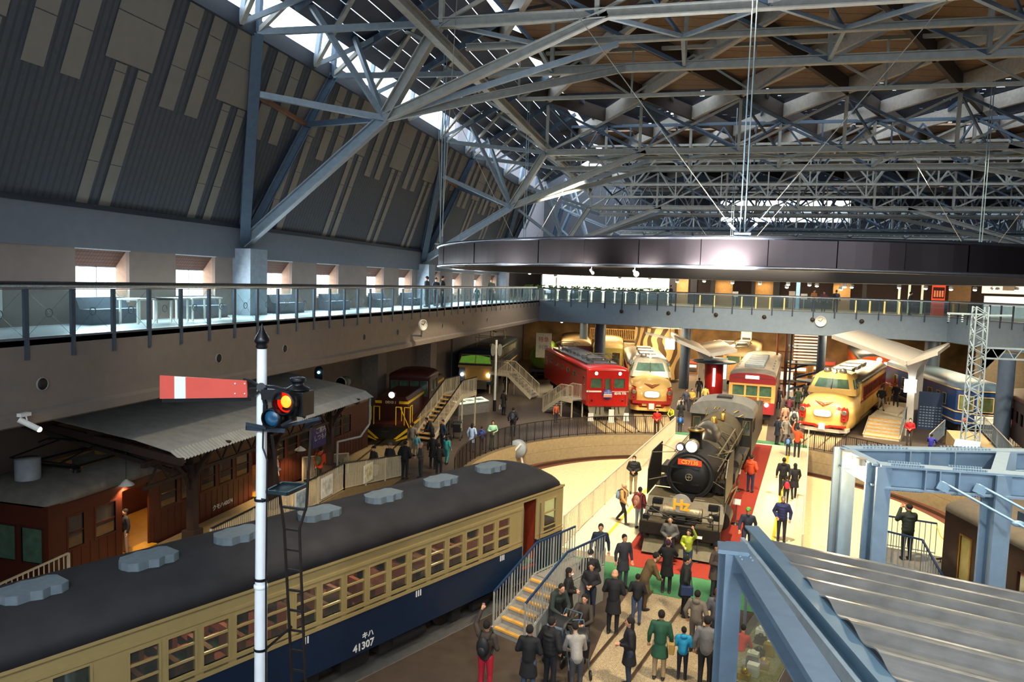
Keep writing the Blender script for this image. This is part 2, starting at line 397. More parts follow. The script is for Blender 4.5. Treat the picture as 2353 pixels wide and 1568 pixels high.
# ---- trusses ----
def beamobj(name,p,q,w,h,parent,m,H=False):
    b=MB(); (b.hbeam(p,q,w,h,.03) if H else b.beam(p,q,w,h)); return b.build(name,m,parent)
PX=5.45
def frame(Y0,zb,label,xr=38):
    zt=zb+2.75; t=thing('roof_truss',label,'truss')
    def ys(k): return Y0+k*6.2
    for k in (0,1): beamobj('bottom_chord',(-9.3,ys(k),zb),(xr,ys(k),zb),.26,.3,t,m_steelw,True)
    beamobj('bottom_chord',(-9.3,Y0+3.1,zb+.15),(xr,Y0+3.1,zb+.15),.2,.2,t,m_steelw,True)
    x=-9.2; n=0
    while x<xr:
        for k in (0,1):
            xx=x+(2.7 if k else 0); y=ys(k)
            beamobj('post',(xx,y,zb),(xx,y,zt),.16,.2,t,m_steelw)
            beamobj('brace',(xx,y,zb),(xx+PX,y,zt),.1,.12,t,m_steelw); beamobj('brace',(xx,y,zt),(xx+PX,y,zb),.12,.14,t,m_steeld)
            if k: beamobj('top_chord',(xx,y,zt),(xx+PX,y,zt),.12,.14,t,m_steeld)
        beamobj('plan_brace',(x,Y0,zb),(x+2.7,Y0+3.1,zb+.15),.14,.14,t,m_steel); beamobj('plan_brace',(x+2.7,Y0+3.1,zb+.15),(x+2.7,Y0+6.2,zb),.14,.14,t,m_steel)
        beamobj('plan_brace',(x+PX,Y0,zb),(x+2.7,Y0+3.1,zb+.15),.14,.14,t,m_steel)
        beamobj('web_strut',(x,Y0,zb),(x+2.7,Y0+6.2,zt),.1,.12,t,m_steeld); beamobj('web_strut',(x,Y0,zt),(x+2.7,Y0+3.1,zb+.1),.1,.12,t,m_steeld)
        x+=PX
    # tree column at the left wall
    base=(XB+.1,Y0-.4,10.35); nd=(-11.3,Y0,zb-3.2)
    s=thing('tree_column','',"column")
    beamobj('strut',base,nd,.34,.34,s,m_steel,True); beamobj('strut',nd,(-9.3,Y0,zb),.36,.34,s,m_steelw,True)
    for dy in (-2.7,2.4): beamobj('strut',base,(sx(ZT)+.1,Y0-.4+dy,ZT),.36,.3,s,m_steeld,True)
    pa=Vector(base).lerp(Vector((sx(ZT)+.1,Y0-3.1,ZT)),.74); pb=Vector(base).lerp(Vector((sx(ZT)+.1,Y0+2.0,ZT)),.7)
    beamobj('tie',pa,nd,.2,.2,s,m_steel); beamobj('tie',pb,nd,.2,.2,s,m_steeld); beamobj('tie',pa,pb,.14,.14,s,mat('brown_tie','6e4c33',.7))
    beamobj('arm',nd,(-3.4,Y0,zb),.26,.28,s,m_steelw,True); beamobj('arm',nd,(-3.4,Y0+6.2,zb),.24,.26,s,m_steelw,True)
    beamobj('arm',nd,(-3.4,Y0+3.1,zb),.2,.2,s,m_steel)
    for dy in (-3.1,2.0):
        p=(sx(ZT)+.1,Y0+dy,ZT); beamobj('edge_brace',p,(-9.3,Y0+(dy>0)*6.2,zb),.2,.2,s,m_steel); beamobj('edge_brace',p,(-14.2,Y0+dy,20.2),.18,.18,s,m_steeld)
        beamobj('edge_brace',(-14.2,Y0+dy,20.2),nd,.16,.18,s,m_steel); beamobj('edge_brace',(-12.2,Y0+dy,18.9),p,.14,.14,s,m_steelw)
    return s
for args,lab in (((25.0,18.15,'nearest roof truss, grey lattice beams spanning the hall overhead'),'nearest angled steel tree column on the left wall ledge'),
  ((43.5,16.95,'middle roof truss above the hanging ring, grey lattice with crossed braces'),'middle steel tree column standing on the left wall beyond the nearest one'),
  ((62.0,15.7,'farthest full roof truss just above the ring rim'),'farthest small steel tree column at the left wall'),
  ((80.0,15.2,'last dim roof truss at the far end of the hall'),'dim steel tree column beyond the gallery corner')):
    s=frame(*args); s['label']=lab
    b=MB(); y=args[0]-.4; b.box(XB,XB+.75,y-.55,y+.55,ZD,10.15); o=b.build('column_plinth',mat('plinth_grey','8e9aa4',.7),s)
# right hand mirrored tree columns
for Y0,zb,l in ((62,15.7,'brown lit steel strut at the far right end of the ring'),(43.5,16.95,'sloping steel arms of the right side tree column')):
    s=thing('tree_column',l,'column'); nd=(25.5,Y0,zb-3.2)
    beamobj('strut',(29,Y0,9),nd,.35,.35,s,mat('warm_lit_steel','9a5a2c',.6),True); beamobj('arm',nd,(23,Y0,zb),.3,.3,s,mat('warm_lit_steel','9a5a2c'),True)  # orange-brown colour paints warm light onto the steel
    beamobj('arm',nd,(15,Y0,zb),.24,.26,s,m_steelw,True); beamobj('arm',nd,(15,Y0+6.2,zb),.24,.26,s,m_steelw,True); beamobj('strut',(29,Y0,9),(32,Y0+3,zb),.3,.3,s,m_steel,True)
# edge lattice along the left wall top and secondary lattice
t=thing('edge_truss','long lattice truss running along the top edge of the left wall','truss')
y=-2.0; top=20.3
beamobj('chord',(-13.9,-4,top),(-13.9,63,top),.22,.22,t,m_steel); beamobj('chord',(-11.2,-4,top-.9),(-11.2,63,top-.9),.2,.2,t,m_steeld)
beamobj('chord',(-9.3,-4,18.1),(-9.3,63,17.0),.3,.32,t,m_steelw,True)
while y<62:
    beamobj('brace',(-14.4,y,ZT),(-13.9,y,top),.16,.16,t,m_steel); beamobj('brace',(-14.4,y,ZT),(-11.2,y+2.3,top-.9),.16,.16,t,m_steel)
    beamobj('brace',(-11.2,y+2.3,top-.9),(-9.3,y,18.0-.02*y),.14,.14,t,m_steelw); beamobj('brace',(-14.4,y+4.6,ZT),(-11.2,y+2.3,top-.9),.14,.16,t,m_steelw); beamobj('brace',(-9.3,y,18.0-.02*y),(-13.9,y+4.6,top),.14,.14,t,m_steelw)
    y+=4.6
# diagonal rafters (diagrid) below the roof panels
def diagrid(y0,rows,label,dark=m_steeld):
    t=thing('rafter_grid',label,'rafter grid')
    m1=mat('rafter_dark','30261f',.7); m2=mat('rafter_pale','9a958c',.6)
    for r in range(rows):
        y=y0-5.4*r; off=0 if r%2==0 else 2.72
        x=-9.2+off
        while x<36:
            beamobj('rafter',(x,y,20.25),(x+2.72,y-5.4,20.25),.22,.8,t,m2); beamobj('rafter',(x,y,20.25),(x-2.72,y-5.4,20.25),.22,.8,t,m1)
            x+=5.45
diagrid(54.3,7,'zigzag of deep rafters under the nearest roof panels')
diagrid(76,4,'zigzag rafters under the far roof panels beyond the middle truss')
# far lattice layers: small trusses seen between the big ones
def lattice(Y,z0,z1,label,p=3.0,m=None,x0=-9,x1=38):
    t=thing('lattice_girder',label,'girder'); m=m or m_steelw
    beamobj('chord',(x0,Y,z0),(x1,Y,z0),.16,.16,t,m); beamobj('chord',(x0,Y,z1),(x1,Y,z1),.16,.16,t,m)
    x=x0;k=0
    while x<x1:
        beamobj('web',(x,Y,z0),(x+p/2,Y+1.2,z1),.09,.1,t,m); beamobj('web',(x+p/2,Y+1.2,z1),(x+p,Y,z0),.09,.1,t,m); beamobj('post',(x,Y,z0),(x,Y,z1),.09,.1,t,m)
        x+=p
lattice(35.5,18.1,20.2,'slim lattice girder between the nearest and the middle truss',5.45)
lattice(55.0,16.6,19.4,'lattice girder under the skylight louvres',4.0)
lattice(50.5,16.9,19.9,'thin lattice girder directly behind the middle truss',4.0,m_steeld)
lattice(76.5,15.0,18.6,'dim lattice girder between the farthest trusses',3.2,m_steeld)
lattice(66.5,15.6,18.3,'narrow lattice girder above the far gallery edge',2.7,m_steelw)
lattice(59.0,16.2,18.9,'slender lattice girder before the farthest full truss',3.4,m_steelw)
lattice(71.0,14.8,18.2,'fine lattice girder just above the ring in the distance',3.2,m_steel)
lattice(89.0,14.0,18.0,'most distant lattice girder before the gable',3.2,m_steel)
# ================= GALLERIES, RAILINGS, CAFE, RING =================
m_post=mat('post_steel','4a5a6a',.4,.4,.1,8)
m_glass=glassmat('guard_glass','d8f2f6',.16)
m_glassd=glassmat('dark_guard_glass','8aa0a4',.28)
m_wire=mat('wire','3a4650',.4,.5)
def guard(label,P,Q,n,top=1.2,glass=m_glass,rings=True,pm=None):
    """glass guard rail from P to Q with n bays: top rails, posts down over the slab edge, panes, crossed wires with a ring"""
    P=Vector(P); Q=Vector(Q); d=(Q-P)/n; u=d.normalized(); nrm=u.cross(Vector((0,0,1))); pm=pm or m_post
    t=thing('glass_railing',label,'railing')
    z0=P.z
    b=MB(); b.tube(P+Vector((0,0,top)),Q+Vector((0,0,top)),.035,8); b.build('handrail',mat('handrail_dark','30353b',.35,.4),t)
    b=MB(); b.beam(P+Vector((0,0,top-.13)),Q+Vector((0,0,top-.13)),.05,.02); b.beam(P+Vector((0,0,.03)),Q+Vector((0,0,.03)),.06,.05); b.build('rail_bar',mat('rail_bar','5b6a74',.4,.3),t)
    b=MB(); b.tube(P+Vector((0,0,top-.07)),Q+Vector((0,0,top-.07)),.04,8); b.build('light_tube',mat('silver_tube','b9c6cc',.2,.6,.3,30),t)
    for i in range(n+1):
        p=P+d*i; b=MB(); b.beam(p+Vector((0,0,-.42)),p+Vector((0,0,top-.12)),.07,.1,0,u); b.build('post',pm,t)
        if i==n: break
        b=MB(); a=p+u*.06; c=p+d-u*.06; b.quad(a+Vector((0,0,.07)),c+Vector((0,0,.07)),c+Vector((0,0,top-.16)),a+Vector((0,0,top-.16))); b.build('glass_panel',glass,t)
        if rings:
            b=MB(); o=nrm*-.02; a0=a+Vector((0,0,.08))+o; a1=a+Vector((0,0,top-.17))+o; c0=c+Vector((0,0,.08))+o; c1=c+Vector((0,0,top-.17))+o
            b.tube(a0,c1,.004,4); b.tube(a1,c0,.004,4); mid=(a0+c1)/2
            pts=[mid+(u*math.cos(2*PI*k/14)+Vector((0,0,1))*math.sin(2*PI*k/14))*.09 for k in range(15)]
            for k in range(14): b.tube(pts[k],pts[k+1],.011,5)
            b.build('wire_cross_with_ring',m_wire,t)
    return t
guard('long glass railing with crossed wires and rings along the left gallery',(XW,.5,ZD),(XW,62.3,ZD),52)
FL=Vector((-13.62,63.3,ZD)); FR=Vector((17.3,58.6,ZD)); RR=Vector((21.9,36,ZD)); 
FD=(FR-FL).normalized(); FN=Vector((-FD.y,FD.x,0)); RD=(RR-FR).normalized(); RN=Vector((RD.y,-RD.x,0))*-1
guard('glass railing of the gallery crossing the far side of the hall',FL,FR,21,1.15,m_glassd,False,m_wire)
guard('glass railing of the right hand gallery behind the lattice mast',FR,RR,19,1.15,m_glassd,False,m_wire)
m_far=mat('blue_grey_fascia','74828f',.8,0,.06,3)
def slab(name,A,B,nv,depth,z0,z1,m):
    b=MB(); nv=nv*depth
    pts=[(A.x,A.y),(B.x,B.y),(B.x+nv.x,B.y+nv.y),(A.x+nv.x,A.y+nv.y)]
    b.prism(pts,'z',z0,z1); return st(b.build(name,m))
slab('wall_far_fascia',FL,FR,FN,.5,ZL+.05,ZD-.02,m_far)
slab('wall_right_fascia',FR,RR,Vector((-RN.x,-RN.y,0)) if RN.x<0 else RN,.5,ZL+.05,ZD-.02,m_far)
m_gf=mat('gallery_floor','b9a68a',.4,0,.08,3)
b=MB(); b.prism([(FL.x,FL.y+.3),(FR.x,FR.y+.3),(RR.x+.3,RR.y),(44,36),(44,96),(-20.6,96),(-20.6,63.5)],'z',ZD-.14,ZD); st(b.build('floor_gallery_far',m_gf))
b=MB(); b.prism([(FL.x,FL.y+.5),(FR.x,FR.y+.5),(RR.x+.5,RR.y),(44,36),(44,96),(-20.6,96),(-20.6,63.5)],'z',ZL,ZL+.2); st(b.build('ceiling_under_gallery',mat('warm_soffit','8d7a60',.8)))
b=MB(); b.prism([(FL.x,FL.y+.5),(FR.x,FR.y+.5),(RR.x+.5,RR.y),(44,36),(44,96),(-20.6,96),(-20.6,64)],'z',11.0,11.35); st(b.build('ceiling_upper_gallery',mat('upper_soffit','5b5550',.8)))
# small round vents in the fascias, and the wall clocks
m_vd=mat('vent_dark','191b1f',.6); m_vr=mat('vent_rim','8b867c',.6)
def vent(loc,n,r,label):
    t=thing('wall_vent',label,'vent',loc,math.atan2(n.y,n.x),'round vents in the gallery fascias')
    b=MB(); b.lathe([(r,0.0),(r,.03),(r*.86,.03),(r*.86,.012)],(0,0,0),18,0,'x',True,False); b.build('rim',m_vr,t)
    b=MB(); b.lathe([(r*.86,.001),(r*.86,.014),(.001,.014)],(0,0,0),18,0,'x'); b.build('grille',m_vd,t)
for y,lab in ((10.6,'round dark vent in the left fascia at the picture edge'),(12.75,'nearest whole round vent in the left fascia above the canopy'),(18.76,'round vent in the fascia left of the signal finial'),(22.32,'round vent in the fascia right of the signal finial'),(28.45,'round vent in the left fascia above the dark signal lamp'),(32.0,'round vent left of the projecting wall clock'),(38.2,'small round vent right of the projecting wall clock'),(41.8,'tiny round vent well right of the wall clock'),(47,'tiny round vent near the gallery corner')):
    vent((XW,y,6.71),Vector((1,0,0)),.15,lab)
for px,py,l in ((1428,716,'leftmost round dark hole in the far fascia'),(1536,720,'round dark hole above the white canopy lattice'),(1645,724,'round hole in the far fascia above the cream coach roof'),(1756,729,'round hole in the far fascia left of the white clock'),(1867,735,'round hole in the far fascia just right of the white clock'),(1980,739,'rightmost round dark hole in the far fascia')):
    d=ray(px,py); A=FL; den=d[0]*FN.x+d[1]*FN.y; tt=(A.x*FN.x+A.y*FN.y)/den; p=Vector((d[0]*tt,d[1]*tt,CAMZ+d[2]*tt))-FN*.005; vent(p,-FN,.2,l)
def onfar(px,py,off=0.0):
    d=ray(px,py); den=d[0]*FN.x+d[1]*FN.y; tt=((FL.x+FN.x*off)*FN.x+(FL.y+FN.y*off)*FN.y)/den; return Vector((d[0]*tt,d[1]*tt,CAMZ+d[2]*tt))
def clock(loc,n,r,label):
    t=thing('wall_clock',label,'clock',loc,math.atan2(n.y,n.x))
    b=MB(); b.lathe([(r,0),(r,.1),(r*.93,.12),(r*.93,.09),(.0001,.09)],(0,0,0),28,0,'x'); b.build('clock_case',mat('clock_white','e8e4d8',.4),t)
    b=MB(); b.beam((.1,0,0),(.1,r*.3,r*.5),.012,.03); b.beam((.1,0,0),(.1,-r*.5,r*.25),.012,.03); b.build('hands',m_black,t)
clock(onfar(1886,739)-FN*.02,-FN,.4,'white round clock on the far fascia')
p=atX(970,747,XW+.55); clock(p,Vector((1,-.45,0)),.27,'white round clock projecting from the left fascia on a bracket')
t=thing('clock_bracket','small grey bracket arm under the projecting wall clock','bracket',(0,0,0)); b=MB(); b.beam((XW,p.y+.1,p.z-.55),(p.x-.05,p.y+.1,p.z-.55),.08,.08); b.beam((p.x-.05,p.y+.1,p.z-.6),(p.x-.05,p.y+.1,p.z-.3),.08,.08); b.build('arm',m_vr,t)
# ---- hanging ring ----
RCN=Vector((1.8,35.6,0)); RR_=13.9
m_ring=mat('ring_metal','423a3a',.3,.85,.06,1.5); m_ringd=mat('ring_inside','1d1b1e',.6,.1)
t=thing('suspended_ring','huge dark metal ring hanging over the turntable on rods','ring',(RCN.x,RCN.y,0))
np_=48
for i in range(np_):
    b=MB(); n=4
    for k in range(n):
        a0=2*PI*(i+k/n)/np_; a1=2*PI*(i+(k+1)/n-(.012 if k==n-1 else 0))/np_; r=RR_-(.0 if i%2 else .02)
        c0,s0,c1,s1=math.cos(a0),math.sin(a0),math.cos(a1),math.sin(a1)
        b.add([(r*c0,r*s0,9.82),(r*c1,r*s1,9.82),(r*c1,r*s1,10.62),(r*c0,r*s0,10.62)],[(0,1,2,3)],0,True)
    b.build('face_panel',m_ring,t)
b=MB(); b.lathe([(RR_-.5,9.78),(RR_-.02,9.76),(RR_+.03,9.8),(RR_+.03,9.86),(RR_-.02,9.87)],(0,0,0),120,0,'z',True,False); b.build('lower_rim',mat('ring_rim','8a8c92',.3,.8),t)
b=MB(); b.lathe([(RR_-.02,10.6),(RR_+.07,10.62),(RR_+.07,10.7),(RR_-.5,10.74)],(0,0,0),120,0,'z',True,False); b.build('upper_rim',mat('ring_rim2','4a4c54',.35,.7),t)
b=MB(); b.lathe([(RR_-.5,10.74),(RR_-.62,10.3),(RR_-.5,9.78)],(0,0,0),120,0,'z',True,False); b.build('inner_face',m_ringd,t)
def onring(px,py,z):
    return G(px,py,z)
# hanger rods and brackets
k=0
for ang,lab in ((-93,'pair of long vertical hanger rods holding the front of the ring'),(-157,'hanger rods at the left end of the ring'),(-35,'hanger rods at the right edge of the ring'),(150,'far left hanger rods of the ring'),(90,'far hanger rods of the ring'),(30,'far right hanger rods of the ring')):
    a=R_(ang); x=RCN.x+(RR_-.1)*math.cos(a); y=RCN.y+(RR_-.1)*math.sin(a)
    h=thing('hanger_rod',lab,'hanger',(x,y,10.72))
    b=MB(); b.tube((-.06,0,.1),(-.06,0,9.9),.022,6); b.tube((.06,0,.1),(.06,0,9.9),.022,6); b.build('rod',mat('bright_rod','8fa3ad',.35,.6),h)
    b=MB(); b.box(-.22,.22,-.2,.2,0.01,.06); 
    tx,ty=-math.sin(a),math.cos(a)
    for s_ in (-1,1): b.beam((tx*.1*s_,ty*.1*s_,.05),(tx*.38*s_,ty*.38*s_,.34),.07,.07)
    b.build('bracket',m_steel,h)
    for s_ in (-1,1):
        b=MB(); b.tube((tx*.36*s_,ty*.36*s_,.32),(tx*6.5*s_,ty*6.5*s_,8.4),.014,5); b.build('stay_wire',mat('stay_wire','9a978c',.5,.4),h)
# lamps under the ring lip
m_lampon=mat('lamp_glow','fff2d8',.4,emit='ffe2b0',es=12)
for j,(px,py,lab) in enumerate(((1329,616,'bright glowing lamp under the left front of the ring'),(1440,629,'small swivel spotlight under the ring rim'),(2000,655,'white swivel spotlight under the ring on the right'))):
    p=G(px,py,9.62); q_=Vector((p.x-RCN.x,p.y-RCN.y,0)).normalized()*(RR_-.15); p=Vector((RCN.x+q_.x,RCN.y+q_.y,9.6)); h=thing('ring_spotlight',lab,'spotlight',p)
    b=MB(); b.tube((0,0,.19),(0,0,.06),.015,6); b.tube((-.03,.05,.07),(.05,-.07,-.02),.05,10); b.build('housing',m_white,h)
    b=MB(); b.ell((.055,-.08,-.03),.045 if j else .08); b.build('bulb',m_lampon if j==0 else mat('bulb_dim','fff0dd',.4,emit='ffe6c8',es=3),h)
# ---- far upper gallery: cafe and shops ----
def fthing(px0,px1,z0,z1,off,name,label,cat,m,depth=.2,kind=None,parent=None):
    A=onfar(px0,690,off); B=onfar(px1,690,off); b=MB(); nv=FN*depth
    b.prism([(A.x,A.y),(B.x,B.y),(B.x+nv.x,B.y+nv.y),(A.x+nv.x,A.y+nv.y)],'z',z0,z1); o=b.build(name,m,parent,label,cat)
    if kind: o['kind']=kind
    return o
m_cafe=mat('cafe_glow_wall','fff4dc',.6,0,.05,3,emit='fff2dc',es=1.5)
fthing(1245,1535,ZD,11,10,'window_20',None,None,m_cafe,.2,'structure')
for i,px in enumerate((1275,1330,1365,1463,1490)): fthing(px,px+3.5,ZD,11,9.6,'trim_%d'%(50+i),None,None,m_white,.1,'structure')
m_brown=mat('dark_brown_wall','4b3a2f',.7); m_tan=mat('lit_tan_panel','b98f55',.7)
fthing(1535,2353+300,ZD,11,13,'wall_shop_back',None,None,m_brown,.3,'structure')
for i,(a,c) in enumerate(((1552,1580),(1640,1682),(1733,1775),(1913,1953))):
    fthing(a,c,ZD,10.6,11,'tan_wall_panel','warm lit tan wall panel, number %s from the left behind the far railing'%('one','two','three','four')[i],'wall panel',m_tan,.2); q=onfar((a+c)/2,650,10.4)
    for dx in (-9,9):
        q=onfar((a+c)/2+dx,650,10.2); spot('wall_washer',(q.x,q.y,10.55),(q.x+FN.x*.7,q.y+FN.y*.7,8.6),60,(1,.75,.42),70,.8,.05)
for i,(a,c) in enumerate(((1537,1551),(1585,1600),(1631,1640),(1725,1733),(1775,1790),(1980,1990))):
    fthing(a,c,ZD,10.8,10.5,'dark_pillar','dark square pillar, %s from the left, behind the far railing'%('first','second','third','fourth','fifth','sixth')[i],'pillar',mat('pillar_dark','2a2724',.6),.6)
fthing(1828,1837,ZD,10.3,6,'blue_banner','pale blue upright banner beside the escalator behind the far railing','banner',mat('pale_blue','9cc4e0',.5,emit='8fc0e8',es=.25),.06)
fthing(1812,1826,ZD,9.2,6,'grey_booth','grey upright booth beside the pale blue banner','booth',mat('booth_grey','a39c90',.6),.5)
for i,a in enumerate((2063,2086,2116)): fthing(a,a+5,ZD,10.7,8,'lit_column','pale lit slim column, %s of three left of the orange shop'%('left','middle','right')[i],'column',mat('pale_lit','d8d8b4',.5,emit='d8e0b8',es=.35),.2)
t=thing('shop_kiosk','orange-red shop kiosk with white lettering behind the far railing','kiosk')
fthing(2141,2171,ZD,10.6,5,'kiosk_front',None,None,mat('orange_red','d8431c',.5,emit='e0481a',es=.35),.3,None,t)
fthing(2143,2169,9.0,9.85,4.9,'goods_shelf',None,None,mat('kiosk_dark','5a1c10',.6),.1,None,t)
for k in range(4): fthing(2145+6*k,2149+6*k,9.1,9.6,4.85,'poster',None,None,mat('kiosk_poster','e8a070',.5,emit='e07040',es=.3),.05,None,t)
q0=onfar(2143,700,4.85); q1=onfar(2169,700,4.85); mid=(q0+q1)/2
text('お土産',.42,'lettering',mat('sign_white','ffffff',.5,emit='ffffff',es=.8),t,TM((mid.x,mid.y-.1,10.25),(FD.x,FD.y,0),(0,0,1)),.01,.01)
fthing(2180,2230,ZD,10.8,8,'sand_wall_panel','sand coloured lit wall between the orange kiosk and the bright shop','wall panel',mat('sand','9c7c50',.7),.3)
t=thing('bright_shop','bright white-lit shop front with a picture panel at the right edge','shop')
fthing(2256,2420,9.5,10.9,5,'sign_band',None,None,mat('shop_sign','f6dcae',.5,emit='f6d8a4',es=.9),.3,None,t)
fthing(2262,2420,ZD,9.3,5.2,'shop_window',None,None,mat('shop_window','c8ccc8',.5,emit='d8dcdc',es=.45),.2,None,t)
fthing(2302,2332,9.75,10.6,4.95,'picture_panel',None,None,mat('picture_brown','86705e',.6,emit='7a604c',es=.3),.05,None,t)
# amber bollard lights along the far gallery
for i,px in enumerate((1608,1641,1704,1737,1769,1802,1967,1999,2033,2067)):
    p=onfar(px,700,4.0); b=MB(); b.box(p.x-.05,p.x+.05,p.y-.05,p.y+.05,ZD,ZD+.95); b.build('amber_light_post',mat('amber_glow','ffcf7a',.5,emit='ffc060',es=2.2),None,'amber glowing light post, %s from the left along the far gallery'%('first','second','third','fourth','fifth','sixth','seventh','eighth','ninth','tenth')[i],'light post')
# ceiling downlights over the far gallery (emitting discs hung below the soffit)
m_dl=mat('downlight_glow','ffffff',.4,emit='fff0dc',es=14)
dls=[(1107,637),(1130,627),(1171,625),(1217,629),(1276,636),(1378,634),(1424,641),(1493,643),(1556,648),(1618,647),(1683,651),(1746,653),(1811,655),(1860,656),(1877,658),(1941,660),(1957,661),(1808,661),(1932,666),(2066,662),(2127,664),(2185,666),(2240,667),(2292,668),(2336,668)]
for i,(px,py) in enumerate(dls):
    z=10.85; p=onfar(px,py,1.0+ (i%3)*1.0); p=Vector((p.x,p.y,p.z)); t=thing('hanging_downlight','small round downlight, number %d counted along the row above the far gallery'%(i+1),'downlight',p,0,'downlights above the far gallery')
    b=MB(); b.lathe([(.13,.02),(.16,.16),(.1,.24),(.001,.24)],(0,0,0),10); b.tube((0,0,.24),(0,0,max(.3,11.0-p.z)),.012,4); b.build('housing',mat('downlight_case','c8c4bc',.5),t)
    b=MB(); b.ell((0,0,.0),(.13,.13,.07),10,6); b.build('lamp',m_dl,t)
area('gallery_light',( -6,70,10.7),12,500,(1,.93,.82),(-6,70,0),6); area('gallery_light',(8,66,10.7),16,350,(1,.86,.66),(8,66,0),5); area('gallery_light',(26,56,10.7),8,300,(1,.9,.75),(26,56,0),20)
# planters and cafe tables
m_leaf=mat('leaf_green','4f7a35',.8,0,.35,30); m_pot=mat('planter_white','d8d6cc',.6)
import random as _r; _r.seed(3)
for i,px in enumerate((1212,1240,1268,1294,1320,1346,1372,1400,1425,1450,1476,1500,1522)):
    p=onfar(px,690,2.2); t=thing('planter_box','leafy green planter, number %s from the left along the cafe side of the far railing'%('one','two','three','four','five','six','seven','eight','nine','ten','eleven','twelve','thirteen')[i],'planter',(p.x,p.y,ZD),math.atan2(FD.y,FD.x),'planters by the far cafe')
    b=MB(); b.box(-.4,.4,-.15,.15,0,.95); b.build('box',m_pot,t)
    b=MB()
    for k in range(26):
        a=_r.uniform(-.42,.42); c=_r.uniform(-.16,.16); z=_r.uniform(.98,1.3); b.add([(a,c,z),(a+.12,c+.05,z+.05),(a+.02,c+.1,z+.14),(a-.09,c+.03,z+.06)],[(0,1,2,3)]); 
    b.ell((0,0,1.05),(.4,.16,.15),10,6); b.build('foliage',m_leaf,t)
chair=None
for i in range(12):
    px=1255+24*i; p=onfar(px,690,4.2+(i%2)*.9)
    t=thing('cafe_chair','','chair',(p.x,p.y,ZD),_r.uniform(0,6),'cafe chairs behind the far railing')
    t['label']='white cafe chair, number %d from the left in front of the glowing cafe'%(i+1)
    b=MB(); b.box(-.21,.21,-.21,.21,.43,.47); b.build('seat',m_white,t)
    b=MB(); b.box(-.21,.21,.18,.21,.5,.88); b.build('backrest',mat('chair_navy','27405e',.6) if i%3==0 else m_white,t)
    for sx_ in (-.18,.18):
        for sy_ in (-.18,.18): b=MB(); b.tube((sx_,sy_,0),(sx_*.9,sy_*.9,.44),.015,5); b.build('leg',m_white,t)
# left gallery furniture: tables, benches, low sofas by the windows
for i,(px,lab) in enumerate(((250,'white table with two legs below the nearest window'),(340,'long white bench table right of the nearest window'),(520,'white table below the second window'))):
    g=G(px,738,ZD); y=g.y; t=thing('gallery_table',lab,'table',(XB+1.1,y,ZD)); b=MB(); b.box(-.35,.35,-.75,.75,.68,.73); b.build('tabletop',m_white,t)
    for sx_ in (-.3,.3):
        for sy_ in (-.68,.68): b=MB(); b.box(sx_-.025,sx_+.025,sy_-.025,sy_+.025,0,.68); b.build('leg',m_white,t)
for i,(y,lab) in enumerate(((17.6,'grey wedge-backed sofa under the nearest gallery window'),(21.8,'grey wedge-backed sofa under the second gallery window'),(27,'grey sofa under the third gallery window'),(31.2,'grey sofa under the fourth gallery window'),(36.4,'grey sofa under the fifth gallery window'),(40.6,'grey sofa under the sixth gallery window'))):
    t=thing('window_sofa',lab,'sofa',(XB+.05,y,ZD)); b=MB(); b.box(0.02,.7,-.9,.9,0,.42); b.build('seat',mat('sofa_grey','56606c',.8),t); b=MB(); b.prism([(0.02,.42),(.3,.42),(.16,.74),(0.02,.74)],'y',-.9,.9); b.build('backrest',mat('sofa_grey','56606c'),t)
b=MB(); b.box(XB+.001,XB+.1,14.05,14.6,ZD+.25,ZD+1.1); b.build('fire_cabinet',m_white,None,'white fire equipment cabinet low on the wall left of the nearest window','cabinet')
# people-scale signs etc: white notice boards
for px,py,w_,lab in ((1690,672,.45,'white notice board standing left of the pale blue banner'),(1848,676,.5,'white notice board right of the pale blue banner')):
    p=onfar(px,py,3); t=thing('notice_board',lab,'sign',(p.x,p.y,ZD)); b=MB(); b.box(-w_/2,w_/2,-.02,.02,.9,1.35); b.build('board',m_white,t); b=MB(); b.tube((0,0,0),(0,0,.9),.03,6); b.build('pole',m_white,t)
# ================= RAIL VEHICLES: shared builders =================
# local frame of every vehicle: +Y runs back from its front, +X to the right when one looks at the front, Z up
def vehicle(name,label,cat,x,y,adeg,s=1.0,group=None): return thing(name,label,cat,(x,y,0),R_(adeg-90),group,s)
m_pane=glassmat('window_pane_glass','c4d0c2',.12)
m_paned=glassmat('dark_pane_glass','5c6a5a',.45)
m_under=mat('underframe_black','1c1a19',.7,.1,.25,10)
m_wheel=mat('wheel_steel','3c3530',.45,.6,.2,10)
m_hl=mat('headlight_on','fff6e4',.3,emit='fff2d8',es=9)
m_chrome=mat('chrome_trim','c9c6bc',.2,.9,.1,12)
def warc(W,zg,zr,n=10,flat=.0):
    pts=[]
    for i in range(n+1):
        a=PI*i/n; x=-W/2*math.cos(a); z=zg+(zr-zg)*math.sin(a)**.62; pts.append((x,z))
    return pts
def roof(t,L,W,zg,zr,m,ends=(.5,.5),u0=0.0,name='roof',over=.05):
    b=MB(); pr=warc(W+over*2,zg,zr,14); rings=[]
    def ring(u,k): # k 0..1 size of the arch height and slight narrowing
        return [(x*(.86+.14*k),u,zg+(z-zg)*k) for x,z in pr]+[(W/2*.86*.98+W*.07*k,u,zg-.02),(-(W/2*.86*.98+W*.07*k),u,zg-.02)]
    if ends[0]>0: rings+= [ring(u0+ends[0]*q,k) for q,k in ((0,.06),(.08,.35),(.25,.62),(.55,.86))]
    rings+=[ring(u0+ends[0],1),ring(u0+L-ends[1],1)]
    if ends[1]>0: rings+=[ring(u0+L-ends[1]*q,k) for q,k in ((.55,.86),(.25,.62),(.08,.35),(0,.06))]
    b.loft(rings); return b.build(name,m,t)
